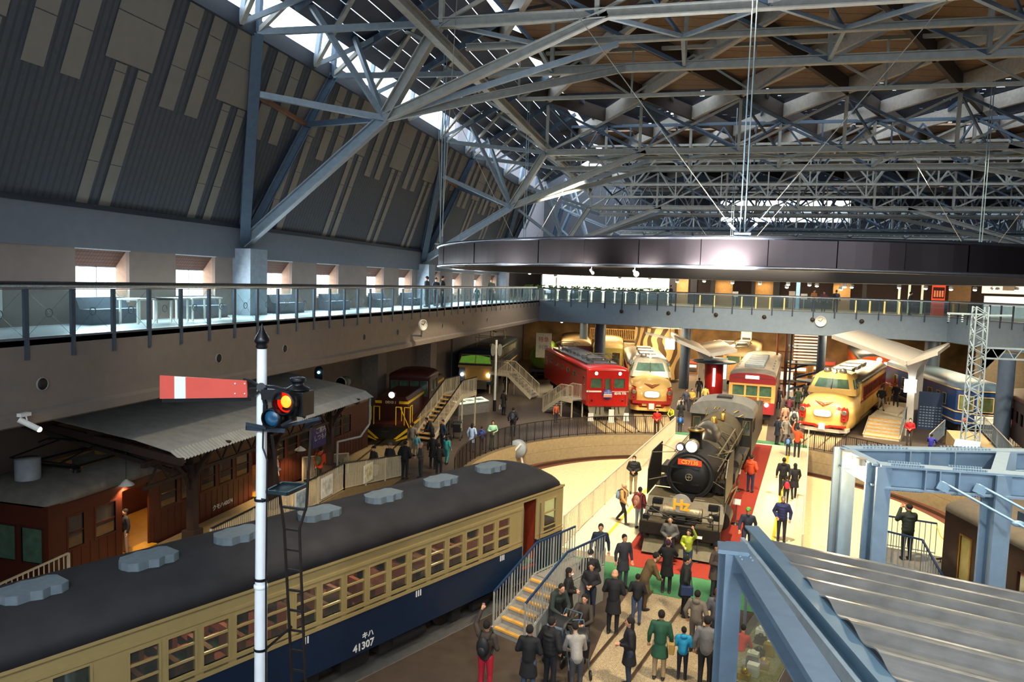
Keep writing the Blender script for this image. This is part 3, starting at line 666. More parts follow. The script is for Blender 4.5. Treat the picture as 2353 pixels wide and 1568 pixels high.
def body(t,L,W,bands,side_holes,front_holes,m_in=None,u0=0.0,th=.06,rear=True,tumble=0,bow=0.0,name='body'):
    """bands: [(z0,z1,material)]; holes: [(u0,u1,z0,z1)] on both sides or {'l':..,'r':..}"""
    mats=[]; b=MB()
    for z0,z1,m in bands:
        if m not in mats: mats.append(m)
        k=mats.index(m)
        for sgn,key in ((-1,'l'),(1,'r')):
            hs=side_holes[key] if isinstance(side_holes,dict) else side_holes
            x=sgn*W/2; b.wall('x',x,-sgn*th,u0,u0+L,z0,z1,hs,k)
        b.wall('y',u0,th,-W/2+th,W/2-th,z0,z1,front_holes,k)
        if rear: b.box(-W/2+th,W/2-th,u0+L-th,u0+L,z0,z1,k)
    return b.build(name,mats,t)
def swin(t,side,W,u0,u1,z0,z1,mf,mg=None,bars=(),vb=(),name='window',proud=.012,fw=.045,sub=None):
    """window in a side wall: frame, glazing bars and pane"""
    b=MB(); x=side*(W/2+proud); xi=side*(W/2-.05)
    xa,xb_=min(x,xi),max(x,xi)
    b.box(xa,xb_,u0-fw,u0,z0-fw,z1+fw); b.box(xa,xb_,u1,u1+fw,z0-fw,z1+fw); b.box(xa,xb_,u0,u1,z0-fw,z0); b.box(xa,xb_,u0,u1,z1,z1+fw)
    for z in bars: b.box(side*(W/2-.04) if side<0 else W/2-.04-.0,side*(W/2-.005) if side<0 else W/2-.005,u0,u1,z-.022,z+.022)
    for v in vb: b.box(min(side*(W/2-.04),side*(W/2-.005)),max(side*(W/2-.04),side*(W/2-.005)),v-.018,v+.018,z0,z1)
    xg=side*(W/2-.03); b.quad((xg,u0,z0),(xg,u1,z0),(xg,u1,z1),(xg,u0,z1),1)
    return b.build(name,[mf,mg or m_pane],t)
def fwin(t,x0,x1,z0,z1,mf,mg=None,u=0.0,fw=.05,name='windscreen',vb=()):
    b=MB(); b.box(x0-fw,x0,u-.015,u+.05,z0-fw,z1+fw); b.box(x1,x1+fw,u-.015,u+.05,z0-fw,z1+fw); b.box(x0,x1,u-.015,u+.05,z0-fw,z0); b.box(x0,x1,u-.015,u+.05,z1,z1+fw)
    for v in vb: b.box(v-.02,v+.02,u-.01,u+.04,z0,z1)
    b.quad((x0,u+.03,z0),(x1,u+.03,z0),(x1,u+.03,z1),(x0,u+.03,z1),1)
    return b.build(name,[mf,mg or m_pane],t)
def bogie(t,u,W=2.0,wb=2.1,r=.43,spoke=False,m=None):
    o=bpy.data.objects.new('bogie',None); COL.objects.link(o); o.parent=t; o.location=(0,u,0)
    b=MB()
    for s_ in (-1,1):
        b.box(s_*.92-.06,s_*.92+.06,-wb/2-.5,wb/2+.5,.5,.66)
        for q in (-1,1): b.box(s_*1.0-.1,s_*1.0+.1,q*wb/2-.16,q*wb/2+.16,.3,.62)
        b.box(s_*.98-.07,s_*.98+.07,-.35,.35,.3,.55)
    b.box(-.9,.9,-.2,.2,.45,.7); b.build('bogie_frame',m or m_under,o)
    for q in (-1,1):
        for s_ in (-1,1):
            b=MB(); b.lathe([(r,s_*.5335-.02),(r+.03,s_*.5335+(-.02 if s_>0 else .02)),(r,s_*.5335+.1*s_)],(0,q*wb/2,r+.02),20,0,'x')
            b.lathe([(r,s_*.5335-.06),(r,s_*.5335+.07)],(0,q*wb/2,r+.02),22,0,'x'); b.build('wheel',m_wheel,o)
        b=MB(); b.tube((-.6,q*wb/2,r+.02),(.6,q*wb/2,r+.02),.08,8); b.build('axle',m_wheel,o)
    return o
def track(label,P,Q,name='track',sleepers=True,gauge=1.067,bed=None):
    P=Vector(P); Q=Vector(Q); d=(Q-P).normalized(); n=Vector((-d.y,d.x,0)); t=thing(name,label,'track',(0,0,0))
    for s_ in (-1,1):
        o=n*gauge/2*s_; b=MB(); b.beam(P+o+Vector((0,0,.025)),Q+o+Vector((0,0,.025)),.07,.05); b.build('rail',m_rail,t)
    if bed: b=MB(); b.beam(P+Vector((0,0,.004)),Q+Vector((0,0,.004)),2.4,.008); b.build('track_bed',bed,t)
    return t
def lettering(t,s_,size,u,z,side,W,m,name='lettering',bold=.0,align='CENTER'):
    """on the side wall; side -1 faces -X"""
    X=side*(W/2+.012)
    return text(s_,size,name,m,t,TM((X,u,z),(0,side,0),(0,0,1)),.003,bold,align)
def flet(t,s_,size,x,z,m,u=-.02,name='number_plate',bold=0): return text(s_,size,name,m,t,TM((x,u,z),(1,0,0),(0,0,1)),.004,bold)
# ================= near railcar (cream over navy) =================
m_kcream=mat('kiha_cream','a18c5c',.42,0,.04,6); m_navy=mat('kiha_navy','10243c',.35,0,.08,6); m_kroof=mat('kiha_roof','242326',.7,0,.3,2.0,bump=.05)
m_vent=mat('ventilator_grey','6f7c84',.55,.1,.12,8)
K=vehicle('railcar','cream and navy railcar with dark roof filling the lower left, seven grey roof ventilators','railcar',-4.91,22.34,245.1)
KW=2.6; KL=15.5; ZG=3.1
kc=[2.80,3.445,4.09,4.735,5.38,6.025,6.67,7.315,7.96,8.605,9.25,9.93,10.59,11.25,11.91,12.57]
kwin=[(c-.245,c+.245,1.92,2.68) for c in kc]
door=(1.3,1.95,.95,2.95); cabw=(.37,.95,2.02,2.78); rdoor=(13.45,14.0,1.9,2.72); cab2=(14.55,15.1,2.02,2.78)
hl=kwin+[door,cabw,rdoor,cab2]
body(K,KL,KW,[(.75,1.72,m_navy),(1.72,ZG,m_kcream)],{'l':hl,'r':hl},[(-1.05,-.4,2.0,2.75),(-.3,.3,2.0,2.75),(.4,1.05,2.0,2.75)])
roof(K,KL,KW,ZG,3.72,m_kroof,(.9,.9))
b=MB()
for s_ in (-1,1):
    for ya,yb2 in ((0,1.28),(1.97,KL)): b.box(s_*1.3-.02,s_*1.3+.02,ya,yb2,1.7,1.78); b.box(s_*1.3-.018,s_*1.3+.018,ya,yb2,1.83,1.87)
    b.box(s_*1.3-.02,s_*1.3+.02,1.97,KL,2.78,2.85); b.box(s_*1.33-.02,s_*1.33+.02,0,KL,3.06,3.12)
b.build('belt_rail',m_kcream,K)
b=MB(); b.box(-1.22,1.22,.1,KL-.1,1.02,1.08); b.build('floor_panel',mat('green_floor','3c6e48',.7),K)
for s_ in (-1,1):
    for c,(a,d_,z0,z1) in zip(kc,kwin): swin(K,s_,KW,a,d_,z0,z1,m_kcream,None,(2.15,2.43),name='window')
    swin(K,s_,KW,*cabw,m_kcream,None,(2.4,)); swin(K,s_,KW,*cab2,m_kcream,m_paned); swin(K,s_,KW,*rdoor,m_kcream,m_paned,name='door_window')
for x0,x1 in ((-1.05,-.4),(-.3,.3),(.4,1.05)): fwin(K,x0,x1,2.0,2.75,m_kcream)
m_seatn=mat('seat_frame_red','a4482c',.6); m_seatb=mat('seat_maroon','6b2c20',.8)
for i,c in enumerate(kc):
    for s_ in (-1,1):
        b=MB(); b.box(s_*.72-.42,s_*.72+.42,c-.33+.28,c-.33+.38,1.1,2.12,0); b.box(s_*.3-.03,s_*.3+.03,c-.3,c+.3,1.55,1.62,1); b.box(s_*.72-.4,s_*.72+.4,c-.2,c+.28,1.45,1.55,0); b.build('seat',[m_seatb,m_seatn],K)
b=MB(); b.box(-1.2,1.2,1.24,1.28,1.08,2.9); b.box(-1.2,1.2,1.98,2.02,1.08,2.9); b.build('vestibule_partition',mat('vestibule_red_brown','7e2c14',.5),K)
b=MB(); b.box(-1.3,-.9,1.3,1.95,.95,.99); b.build('door_step',mat('red_step','8f1d12',.6),K)
b=MB(); b.tube((-1.36,2.02,1.15),(-1.36,2.02,2.8),.015,6); b.tube((-1.36,1.22,1.15),(-1.36,1.22,2.8),.015,6); b.build('grab_rail',m_chrome,K)
for u,z0 in ((13.89,0),(11.96,0),(10.11,0),(8.1,0),(6.18,0),(4.15,0),(2.08,0)):
    v=bpy.data.objects.new('ventilator',None); COL.objects.link(v); v.parent=K; v.location=(-.1,u,3.66)
    b=MB(); prof=[(-.5,-.22),(-.36,-.3),(-.2,-.27),(-.06,-.34),(.1,-.27),(.3,-.3),(.44,-.2),(.5,-.04),(.5,.06),(.4,.24),(.2,.27),(.06,.33),(-.14,.27),(-.34,.3),(-.46,.2)]
    b.prism([(y*1.0,x) for x,y in prof],'z',.04,.2); o=b.build('ventilator_case',m_vent,v,bevel=.012)
    b=MB(); b.box(-.24,.24,-.4,.4,-.1,.05); b.build('ventilator_base',m_kroof,v)
lettering(K,'キハ',.17,7.6,1.12,-1,KW,m_white,'class_lettering',.004); lettering(K,'41307',.24,7.72,.9,-1,KW,m_white,'number_lettering',.006)
for u0_,n in ((5.95,3),(2.78,3),(9.2,2),(13.0,2)):
    b=MB()
    for i in range(n): b.box(-1.318,-1.305,u0_+.07*i,u0_+.07*i+.03,1.52,1.67)
    b.build('class_mark',m_white,K)
b=MB(); b.box(-1.05,1.05,.3,KL-.3,.72,.95); 
for u in (6.3,7.4,8.8,9.9): b.box(-1.12,-.35,u,u+.8,.38,.75)
b.build('underframe',m_under,K)
b=MB(); b.tube((-1.0,5.6,.5),(-1.0,6.7,.5),.17,12); b.build('air_tank',m_under,K)
bogie(K,3.4); bogie(K,12.1)
for x in (-.75,.75):
    b=MB(); b.lathe([(.16,0),(.17,-.12),(.15,-.16)],(x,-.02,1.15),14,0,'y'); b.build('buffer_lamp',m_chrome,K)
b=MB(); b.lathe([(.01,-.2),(.14,-.18),(.16,0)],(0,.1,3.3),14,0,'y'); b.build('headlamp',m_chrome,K)
for u_ in (4.2,7.5,10.8): point('saloon_fill',Vector((-4.91+math.cos(R_(245.1))*u_,22.34+math.sin(R_(245.1))*u_,2.85)),48,WARM,.12)  # point lights added to brighten the inside of the car
# entrance stair with handrails
def stairs(name,label,P,rz,width,n,rise,run,land,mt,ms,mr,h=.95,edge=None,closed=False,rails=True,dual=None):
    """stair climbing along local +Y from P, landing at the top; balustrade bars along both sides"""
    t=thing(name,label,'stairs',P,rz)
    for i in range(n):
        b=MB(); b.box(-width/2,width/2,run*i,run*(i+1)+.03,rise*(i+1)-.05,rise*(i+1)); 
        if closed: b.box(-width/2,width/2,run*i,run*i+.02,rise*i,rise*(i+1)-.05)
        b.build('tread',mt,t)
        if edge: b=MB(); b.box(-width/2,width/2,run*i-.012,run*i+.1,rise*(i+1)-.045,rise*(i+1)+.006); b.build('tread_edge',edge,t)
    H_=rise*n; top=run*n
    if land>0: b=MB(); b.box(-width/2,width/2,top,top+land,H_-.08,H_); b.build('landing',mt,t)
    for s_ in (-1,1):
        x=s_*(width/2+.03)
        b=MB(); b.beam((x,0,rise*.4),(x,top,H_-rise*.2),.05,.26)
        if land>0: b.beam((x,top,H_-.1),(x,top+land,H_-.1),.05,.24)
        if closed: b.add([(x-.02,0,0),(x-.02,top,H_),(x-.02,top+land,H_),(x-.02,top+land,0)],[(0,1,2,3)]); b.add([(x+.02,0,0),(x+.02,top,H_),(x+.02,top+land,H_),(x+.02,top+land,0)],[(0,3,2,1)])
        b.build('stringer',ms,t)
        if rails:
            b=MB(); b.beam((x,0,rise+h),(x,top,H_+h),.045,.05)
            if land>0: b.beam((x,top,H_+h),(x,top+land,H_+h),.045,.05)
            b.build('handrail',mr,t)
            b=MB(); N=int(math.hypot(top,H_)/.13)
            for i in range(N+1):
                y=top*i/N; z=rise+(H_-rise)*i/N; b.beam((x,y,z-.05),(x,y,z+h),.022 if i%6 else .04)
            if land>0:
                N=max(2,int(land/.13))
                for i in range(1,N+1): y=top+land*i/N; b.beam((x,y,H_-.1),(x,y,H_+h),.022 if i%6 else .04)
                b.beam((x,top,H_+.08),(x,top+land,H_+.08),.03,.03)
            b.beam((x,0,rise+.08),(x,top,H_+.08),.03,.03)
            b.build('balusters',ms,t)
    if land>0 and not closed:
        b=MB()
        for s_ in (-1,1):
            for y in (top+.06,top+land-.06): b.beam((s_*(width/2),y,0),(s_*(width/2),y,H_-.05),.07)
        b.build('support_legs',ms,t)
    return t
m_stairg=mat('stair_grey','a3a29a',.5,.1,.08,8); m_tread=mat('stair_tread','8f8a80',.7,0,.1,12); m_edge=mat('amber_nosing','e0a850',.6); m_navyrail=mat('navy_handrail','223a5a',.4)
_k=R_(245.1)
# stair beside the railcar door: rises toward the front of the car
ks=G(1168,1470,0); kd=Vector((-math.cos(_k),-math.sin(_k),0))
stairs('entrance_stairs','grey steel entrance stairs with amber nosings at the near railcar door',(ks.x,ks.y,0),math.atan2(kd.y,kd.x)-PI/2,.98,6,.17,.3,1.9,m_tread,m_stairg,m_navyrail,.95,m_edge,True)
# ================= STEAM LOCOMOTIVE ON THE TURNTABLE BRIDGE =================
m_lk=mat('loco_black','211f1c',.42,.25,.25,7); m_lkd=mat('smokebox_black','131313',.5,.2,.2,7); m_lg=mat('dusty_black','47402f',.55,.2,.3,4,bump=.05)
m_brass=mat('brass','a8813a',.3,.8,.1,10); m_ply=mat('plate_red','d5401d',.5); m_gun=mat('heater_grey','80765f',.4,.5,.2,10)
C=vehicle('steam_locomotive','black steam locomotive with orange number plate standing on the turntable bridge','locomotive',-.28,25.15,81.8)
BZ=2.42
b=MB(); b.lathe([(.86,0),(.86,2.3)],(0,1.9,BZ),40,0,'y'); b.build('smokebox',m_lkd,C)
b=MB(); b.lathe([(.83,4.2),(.84,7.2),(.93,8.8),(.98,9.2),(.98,11.3)],(0,0,BZ),40,0,'y')
b.build('boiler',m_lg,C)
for u in (4.25,5.3,6.6,7.7,8.9,10.0): b=MB(); b.lathe([(.86,u-.03),(.875+(.1 if u>8.5 else 0),u),(.86,u+.03)],(0,0,BZ),40,0,'y'); b.build('boiler_band',m_lk,C)
d=MB(); d.lathe([(.001,-.2),(.3,-.17),(.55,-.09),(.68,0),(.7,.06)],(0,1.88,BZ-.02),40,0,'y'); dd=d.build('smokebox_door',m_lkd,C)
b=MB(); b.lathe([(.7,-.01),(.75,-.03),(.8,0)],(0,1.9,BZ-.02),40,0,'y',True,False)
for z in (-.28,.28): b.beam((-.7,1.78,BZ+z),(.35,1.72,BZ+z),.05,.04)
b.build('door_hinge',m_lk,dd)
b=MB()
for k in range(12):
    a=2*PI*k/12; a2=2*PI*(k+1)/12; b.tube((.12*math.cos(a),1.62,BZ+.12*math.sin(a)),(.12*math.cos(a2),1.62,BZ+.12*math.sin(a2)),.014,5)
b.tube((-.11,1.62,BZ),(.11,1.62,BZ),.012,5); b.tube((0,1.62,BZ-.11),(0,1.62,BZ+.11),.012,5); b.tube((0,1.75,BZ),(0,1.6,BZ),.03,8); b.build('handwheel',m_gun,dd)
b=MB(); b.box(-.42,.42,1.68,1.72,BZ+.42,BZ+.62); np_=b.build('number_plate',m_ply,C)
text('C57135',.19,'plate_number',mat('plate_yellow','e8a23c',.5),C,TM((0,1.672,BZ+.52),(1,0,0),(0,0,1)),.006,.006)
# lamps
h=MB(); h.lathe([(.001,-.04),(.2,-.03)],(0,1.95,BZ+1.06),20,0,'y'); h.build('headlamp_glass',mat('loco_lamp','ffffff',.3,emit='fff8ea',es=6),C)
h=MB(); h.lathe([(.2,-.05),(.235,-.06),(.235,.3),(.12,.42),(.001,.44)],(0,1.95,BZ+1.06),20,0,'y',True,False); h.box(-.1,.1,2.0,2.25,BZ+.8,BZ+.9); h.build('headlamp_case',m_gun,C)
h=MB(); h.lathe([(.001,-.02),(.12,-.02)],(-.42,2.0,BZ+.98),16,0,'y'); h.build('side_lamp_glass',mat('loco_lamp2','e8ecf8',.2,emit='c8d0f0',es=1.2),C)
h=MB(); h.lathe([(.12,-.03),(.15,-.04),(.15,.2),(.001,.26)],(-.42,2.0,BZ+.98),16,0,'y',True,False); h.build('side_lamp_case',m_lk,C)
b=MB(); b.lathe([(.3,3.2),(.25,3.32),(.24,3.86),(.3,3.9),(.3,3.97),(.22,3.97),(.2,3.7)],(0,2.9,0),24,0,'z',True,False); b.build('chimney',m_lkd,C)
b=MB(); b.lathe([(.305,3.9),(.31,3.93),(.3,3.98),(.22,3.98)],(0,2.9,0),24,0,'z',True,False); b.build('chimney_cap',m_brass,C)
b=MB(); 
rings=[]
for k in range(13):
    t_=k/12; q=math.sqrt(max(.02,1-(2*t_-1)**4)); rings.append([(.56*q*math.cos(PI*i/14),4.6+2.4*t_,3.0+(.1+.62*q)*math.sin(PI*i/14)) for i in range(15)])
b.loft(rings,close=False); b.build('dome',mat('dome_sheen','4a463e',.28,.6,.15,5),C)
b=MB(); b.lathe([(.16,3.3),(.14,3.55),(.05,3.62),(.001,3.63)],(0,8.2,0),16); b.lathe([(.1,3.35),(.1,3.65),(.001,3.68)],(.3,8.9,0),12); b.build('safety_valve',m_brass,C)
# running boards, deck, buffer beam
b=MB()
for s_ in (-1,1): b.box(min(s_*.78,s_*1.36),max(s_*.78,s_*1.36),2.6,11.2,1.72,1.77)
b.box(-1.36,1.36,1.35,2.62,1.62,1.68); b.add([(-1.36,.75,1.12),(1.36,.75,1.12),(1.36,1.36,1.68),(-1.36,1.36,1.68)],[(0,1,2,3)]); b.box(-1.36,1.36,.0,.78,1.08,1.13)
b.add([(-.62,.9,1.12),(.62,.9,1.12),(.62,1.5,1.7),(-.62,1.5,1.7)],[(0,1,2,3)])
b.build('running_board',m_lg,C)
b=MB(); b.box(-1.36,1.36,-.04,.1,.72,1.12); b.build('buffer_beam',m_lk,C)
for x0,x1,u_,z_ in ((-1.2,-.85,.92,1.24),(.85,1.2,.92,1.24),(-1.15,-.8,1.18,1.5),(.8,1.15,1.18,1.5),(-1.3,-1.1,.3,1.13)):
    b=MB(); b.box(x0,x1,u_-.1,u_+.12,z_,z_+.14); b.build('step_box',m_lkd,C)
b=MB(); b.box(-.16,.16,.1,.9,1.13,1.36); b.box(-.24,.24,1.3,1.9,1.6,1.78); b.build('smokebox_saddle',m_lkd,C)
b=MB(); b.ell((.98,.28,1.42),(.1,.1,.12)); b.tube((.98,.28,1.13),(.98,.28,1.35),.025,8); b.build('marker_lamp',m_gun,C)
b=MB(); b.tube((-1.1,.05,1.12),(-1.1,.05,1.5),.02,6); b.tube((1.1,.05,1.12),(1.1,.05,1.5),.02,6); b.tube((-1.1,.05,1.5),(1.1,.05,1.5),.02,6); b.tube((-.4,-.02,.6),(-.4,-.02,1.0),.035,8); b.tube((.45,-.02,.55),(.45,-.02,1.0),.035,8); b.build('front_rail_and_hoses',m_lk,C)
b=MB()
for x in (-1.0,-.95,.95,1.0): pass
b.box(-.25,.25,-.1,0,.75,1.0); b.beam((0,-.5,.86),(0,.1,.86),.16,.2); b.ell((0,-.52,.86),(.14,.16,.17)); b.build('coupler',m_lk,C)
b=MB(); b.tube((-.66,.62,1.42),(.66,.62,1.42),.2,20); 
for x in (-.6,.6): b.lathe([(.2,-.02),(.225,-.01),(.225,.02),(.2,.03)],(x,.62,1.42),20,0,'x')
b.build('feedwater_heater',m_gun,C)
b=MB(); b.lathe([(.33,0),(.33,.04)],(0,.2,1.84),28,0,'y'); hm=b.build('headmark',mat('headmark_grey','8f8c86',.5),C); hm['label']='round grey headmark with yellow letters'
text('Hz',.5,'headmark_letters',mat('headmark_yellow','e2a92e',.5),C,TM((0,.185,1.78),(1,0,0),(0,0,1)),.008,.02)
b=MB()
for s_ in (-1,1):
    for u0_ in (0.,): b.box(s_*1.3-.25*(s_>0),s_*1.3+.25*(s_<0),.02,.35,.2,.26); b.beam((s_*1.28,.1,.2),(s_*1.28,.1,1.1),.04); b.box(s_*1.3-.25*(s_>0),s_*1.3+.25*(s_<0),.02,.35,.55,.6)
    b.tube((s_*1.3,-.02,1.1),(s_*1.3,-.02,2.0),.017,6); b.tube((s_*1.3,-.02,1.75),(s_*.3,-.02,1.35),.014,6)
    b.tube((s_*1.0,.4,1.2),(s_*1.0,.4,1.75),.015,6)
b.tube((-1.3,-.02,1.35),(1.3,-.02,1.35),.015,6); b.build('front_steps_and_rails',m_lk,C)
b=MB(); b.add([(-1.2,-.25,.12),(1.2,-.25,.12),(1.2,.25,.6),(-1.2,.25,.6)],[(0,1,2,3)]); b.box(-1.2,1.2,.25,.3,.12,.7)
b.build('pilot_plate',mat('pilot_olive','50492f',.6,0,.2,8),C)
for s_ in (-1,1):
    b=MB(); pts=[(1.0,1.8),(3.5,1.8),(3.5,3.25),(1.6,3.25),(1.0,2.7)]
    b.prism(pts,'x',s_*1.34-.015,s_*1.34+.015); b.build('smoke_deflector',m_lk,C)
    b=MB(); b.tube((s_*1.32,1.6,3.2),(s_*.55,2.2,3.18),.014,6); b.tube((s_*1.32,3.2,3.2),(s_*.7,3.2,3.0),.014,6); b.tube((s_*1.32,1.1,2.3),(s_*.8,1.95,2.3),.014,6); b.build('deflector_stay',m_gun,C)
    b=MB(); b.tube((s_*.93,2.2,BZ+.2),(s_*1.02,11.0,BZ+.25),.02,6); 
    for u in range(3,11): b.tube((s_*.86,u,BZ+.2),(s_*.95,u,BZ+.21),.015,5)
    b.tube((s_*.8,3.2,BZ+.55),(s_*.84,9,BZ+.55),.03,6); b.poly([(s_*.7,4.6,3.0),(s_*.95,5.2,2.7),(s_*1.0,6.6,2.5),(s_*1.0,7.2,1.9)],.04); b.poly([(s_*.5,6.8,3.2),(s_*.9,7.6,2.9),(s_*.98,8.8,2.2)],.03)
    b.build('pipework',m_gun,C)
    b=MB(); b.tube((s_*1.12,1.9,.92),(s_*1.12,3.0,.92),.36,18); b.tube((s_*1.12,1.8,.92),(s_*1.12,1.9,.92),.2,14); b.tube((s_*1.1,1.95,1.38),(s_*1.1,2.95,1.38),.16,14); b.build('cylinder',m_lk,C)
    b=MB(); b.beam((s_*1.2,3.3,.88),(s_*1.2,7.2,.88),.05,.1); b.beam((s_*1.14,5.1,.62),(s_*1.14,9.1,.62),.05,.12); b.beam((s_*1.2,4.6,1.3),(s_*1.2,7.1,.9),.04,.07); b.build('side_rod',m_rail,C)
    for u,r in ((1.25,.43),(3.75,.43),(5.2,.85),(7.1,.85),(9.0,.85),(11.2,.5)):
        b=MB(); x=s_*.56; b.lathe([(r,-.06),(r,.06),(r-.09,.07),(r-.09,-.07),(r,-.06)],(x,u,r+.03),28,0,'x')
        for k in range(12 if r>.6 else 8):
            a=2*PI*k/(12 if r>.6 else 8); b.beam((x,u,r+.03),(x,u+(r-.08)*math.cos(a),r+.03+(r-.08)*math.sin(a)),.05,.04)
        b.lathe([(.13,-.1),(.13,.1)],(x,u,r+.03),14,0,'x'); b.build('wheel',m_wheel,C)
    b=MB(); b.box(s_*1.2-.2,s_*1.2+.2,3.9,5.0,1.9,2.2); b.box(s_*1.18-.15,s_*1.18+.15,8.2,9.6,1.8,2.05); b.tube((s_*1.12,6.3,1.98),(s_*1.12,7.9,1.98),.2,12); b.build('side_reservoir',m_lk,C)
    b=MB(); b.box(s_*1.0-.16,s_*1.0+.16,2.35,2.75,1.8,2.15)
    for k in range(4): b.tube((s_*1.0-.12+.08*k,2.3,2.02),(s_*1.0-.12+.08*k,2.3,2.2),.025,6)
    b.build('lubricator',m_lk,C)
b=MB(); b.box(-.5,.5,.1,13.2,.95,1.2); b.box(-.9,.9,8.5,11.6,1.0,1.9); b.build('main_frame',m_lk,C)
# cab
b=MB(); CU=11.2; CW=2.84
for s_ in (-1,1): b.wall('x',s_*CW/2,-s_*.05,CU,CU+2.1,1.35,3.2,[(CU+.35,CU+.95,2.35,2.95),(CU+1.1,CU+1.7,2.35,2.95)])
b.wall('y',CU,.05,-1.37,1.37,1.35,3.2,[(-1.3,-1.0,2.35,3.0),(1.0,1.3,2.35,3.0)]); b.build('cab',m_lk,C)
b=MB(); pr=[(-1.37,3.2)]+[(x*.97,z) for x,z in warc(CW,3.2,3.86,16)]+[(1.37,3.2)]
b.prism(pr,'y',CU,CU+.05); b.build('cab_front_arch',mat('cab_front_dark','1a1815',.6,0,.3,12),C)
roof(C,2.5,CW,3.2,3.9,mat('cab_roof_sheen','6a6a66',.4,.3,.15,3),(0,.0),CU-.12,'cab_roof',.08)
b=MB(); b.box(-.35,.35,CU+.7,CU+1.5,3.86,4.0); b.build('cab_roof_hatch',m_lk,C)
for x in (-1.15,1.15): fwin(C,x-.15,x+.15,2.35,3.0,m_brass,m_paned,CU,.02,'cab_window')
b=MB(); 
for i in range(14):
    a=_r.uniform(-1,1); z=_r.uniform(2.9,3.5); b.poly([(a*.8,CU-.3,z),(a*.9+.1,CU-.15,z+.1),(a+.1,CU-.02,z-.1)],.02,5)
b.build('cab_front_pipes',m_brass,C)
# tender
b=MB(); b.box(-1.35,1.35,13.6,20.2,1.1,2.75); b.box(-1.35,-1.3,13.6,17.6,2.75,3.15); b.box(1.3,1.35,13.6,17.6,2.75,3.15); b.build('tender_tank',m_lk,C)
b=MB(); b.ell((0,15.6,2.75),(1.2,1.9,.5),14,8); b.build('coal_heap',mat('coal','151413',.6,0,.6,25,bump=1.0),C)
for u in (15.0,18.6): bogie(C,u)
# ================= TURNTABLE BRIDGE =================
_a=R_(81.8); BD=Vector((math.cos(_a),math.sin(_a),0)); BX=Vector((BD.y,-BD.x,0)); BO=Vector((-.28,25.15,0))
def BP(v,u,z=0): return BO+BX*v+BD*u+Vector((0,0,z))
TB=thing('turntable_bridge','cream decked turntable bridge with yellow lines under the steam locomotive','turntable',(BO.x,BO.y,0),_a-PI/2)
BL,BRt=-3.9,3.95
b=MB(); b.box(BL,BRt,-.9,21.3,-.3,.02); b.build('deck',mat('bridge_deck','e6d6ae',.5,0,.06,4),TB)
b=MB(); b.box(-1.9,-1.5,-.9,21.3,-1.25,-.3); b.box(1.5,1.9,-.9,21.3,-1.25,-.3); b.build('girder',m_concd,TB)
for x,l in ((-2.75,''),(2.9,'')): b=MB(); b.box(x-.06,x+.06,-.5,21.2,.02,.025); b.build('yellow_line',m_yel,TB)
b=MB(); b.box(-1.75,1.95,-1.5,20.9,.021,.03); b.build('red_carpet',m_red,None,'red carpet strip laid around the steam locomotive','carpet'); bpy.data.objects['red_carpet'].location=BO; bpy.data.objects['red_carpet'].rotation_euler=(0,0,_a-PI/2)
b=MB(); b.box(-3.9,3.95,-3.3,-1.5,.004,.02); o=b.build('green_mat',m_green,None,'green mat across the near end of the turntable bridge','mat'); o.location=BO; o.rotation_euler=(0,0,_a-PI/2)
b=MB(); b.box(-3.9,3.95,21.4,22.2,.004,.02); o=b.build('green_mat',m_green,None,'green mat strip at the far end of the turntable bridge','mat'); o.location=BO; o.rotation_euler=(0,0,_a-PI/2)
track('rails sunk in the turntable bridge under the steam locomotive',BP(0,-.9,.0),BP(0,21.3,.0),'bridge_track')
def barfence(label,pts,h=1.05,m=m_stairg,sp=.12,mesh=False,name='railing',rail=m_stairg,stile=1.8,thick=.022,base=.08):
    t=thing(name,label,'railing')
    b=MB(); 
    for p,q in zip(pts,pts[1:]): p=Vector(p);q=Vector(q); b.beam(p+Vector((0,0,h)),q+Vector((0,0,h)),.05,.04)
    b.build('top_rail',rail,t)
    b=MB()
    for p,q in zip(pts,pts[1:]): p=Vector(p);q=Vector(q); b.beam(p+Vector((0,0,base)),q+Vector((0,0,base)),.03,.03)
    b.build('bottom_rail',m,t)
    b=MB(); acc=0
    for p,q in zip(pts,pts[1:]):
        p=Vector(p);q=Vector(q); L=(q-p).length; n=max(1,int(L/sp))
        for i in range(n): c=p.lerp(q,i/n); b.beam(c+Vector((0,0,base)),c+Vector((0,0,h)),thick,thick,0,(1,0,0))
    b.build('bars',m,t)
    for p,q in zip(pts,pts[1:]):
        p=Vector(p);q=Vector(q); L=(q-p).length; n=max(1,int(L/stile))
        for i in range(n+1):
            if (q-p).length<stile*.9 and i: break
            c=p.lerp(q,i/n); b=MB(); b.beam(c,c+Vector((0,0,h)),.055,.055,0,(1,0,0)); b.build('post',m,t)
    return t
m_fw=mat('cream_fence','cfc3a6',.5,0,.06,6)
barfence('cream barred fence along the left edge of the turntable bridge',[BP(BL+.05,-.8,.02),BP(BL+.05,21.2,.02)],1.1,m_fw,.14,rail=m_fw)
barfence('cream barred fence along the right edge of the turntable bridge, seen end on',[BP(BRt-.05,1.0,.02),BP(BRt-.05,21.2,.02)],1.1,m_fw,.14,rail=m_fw)
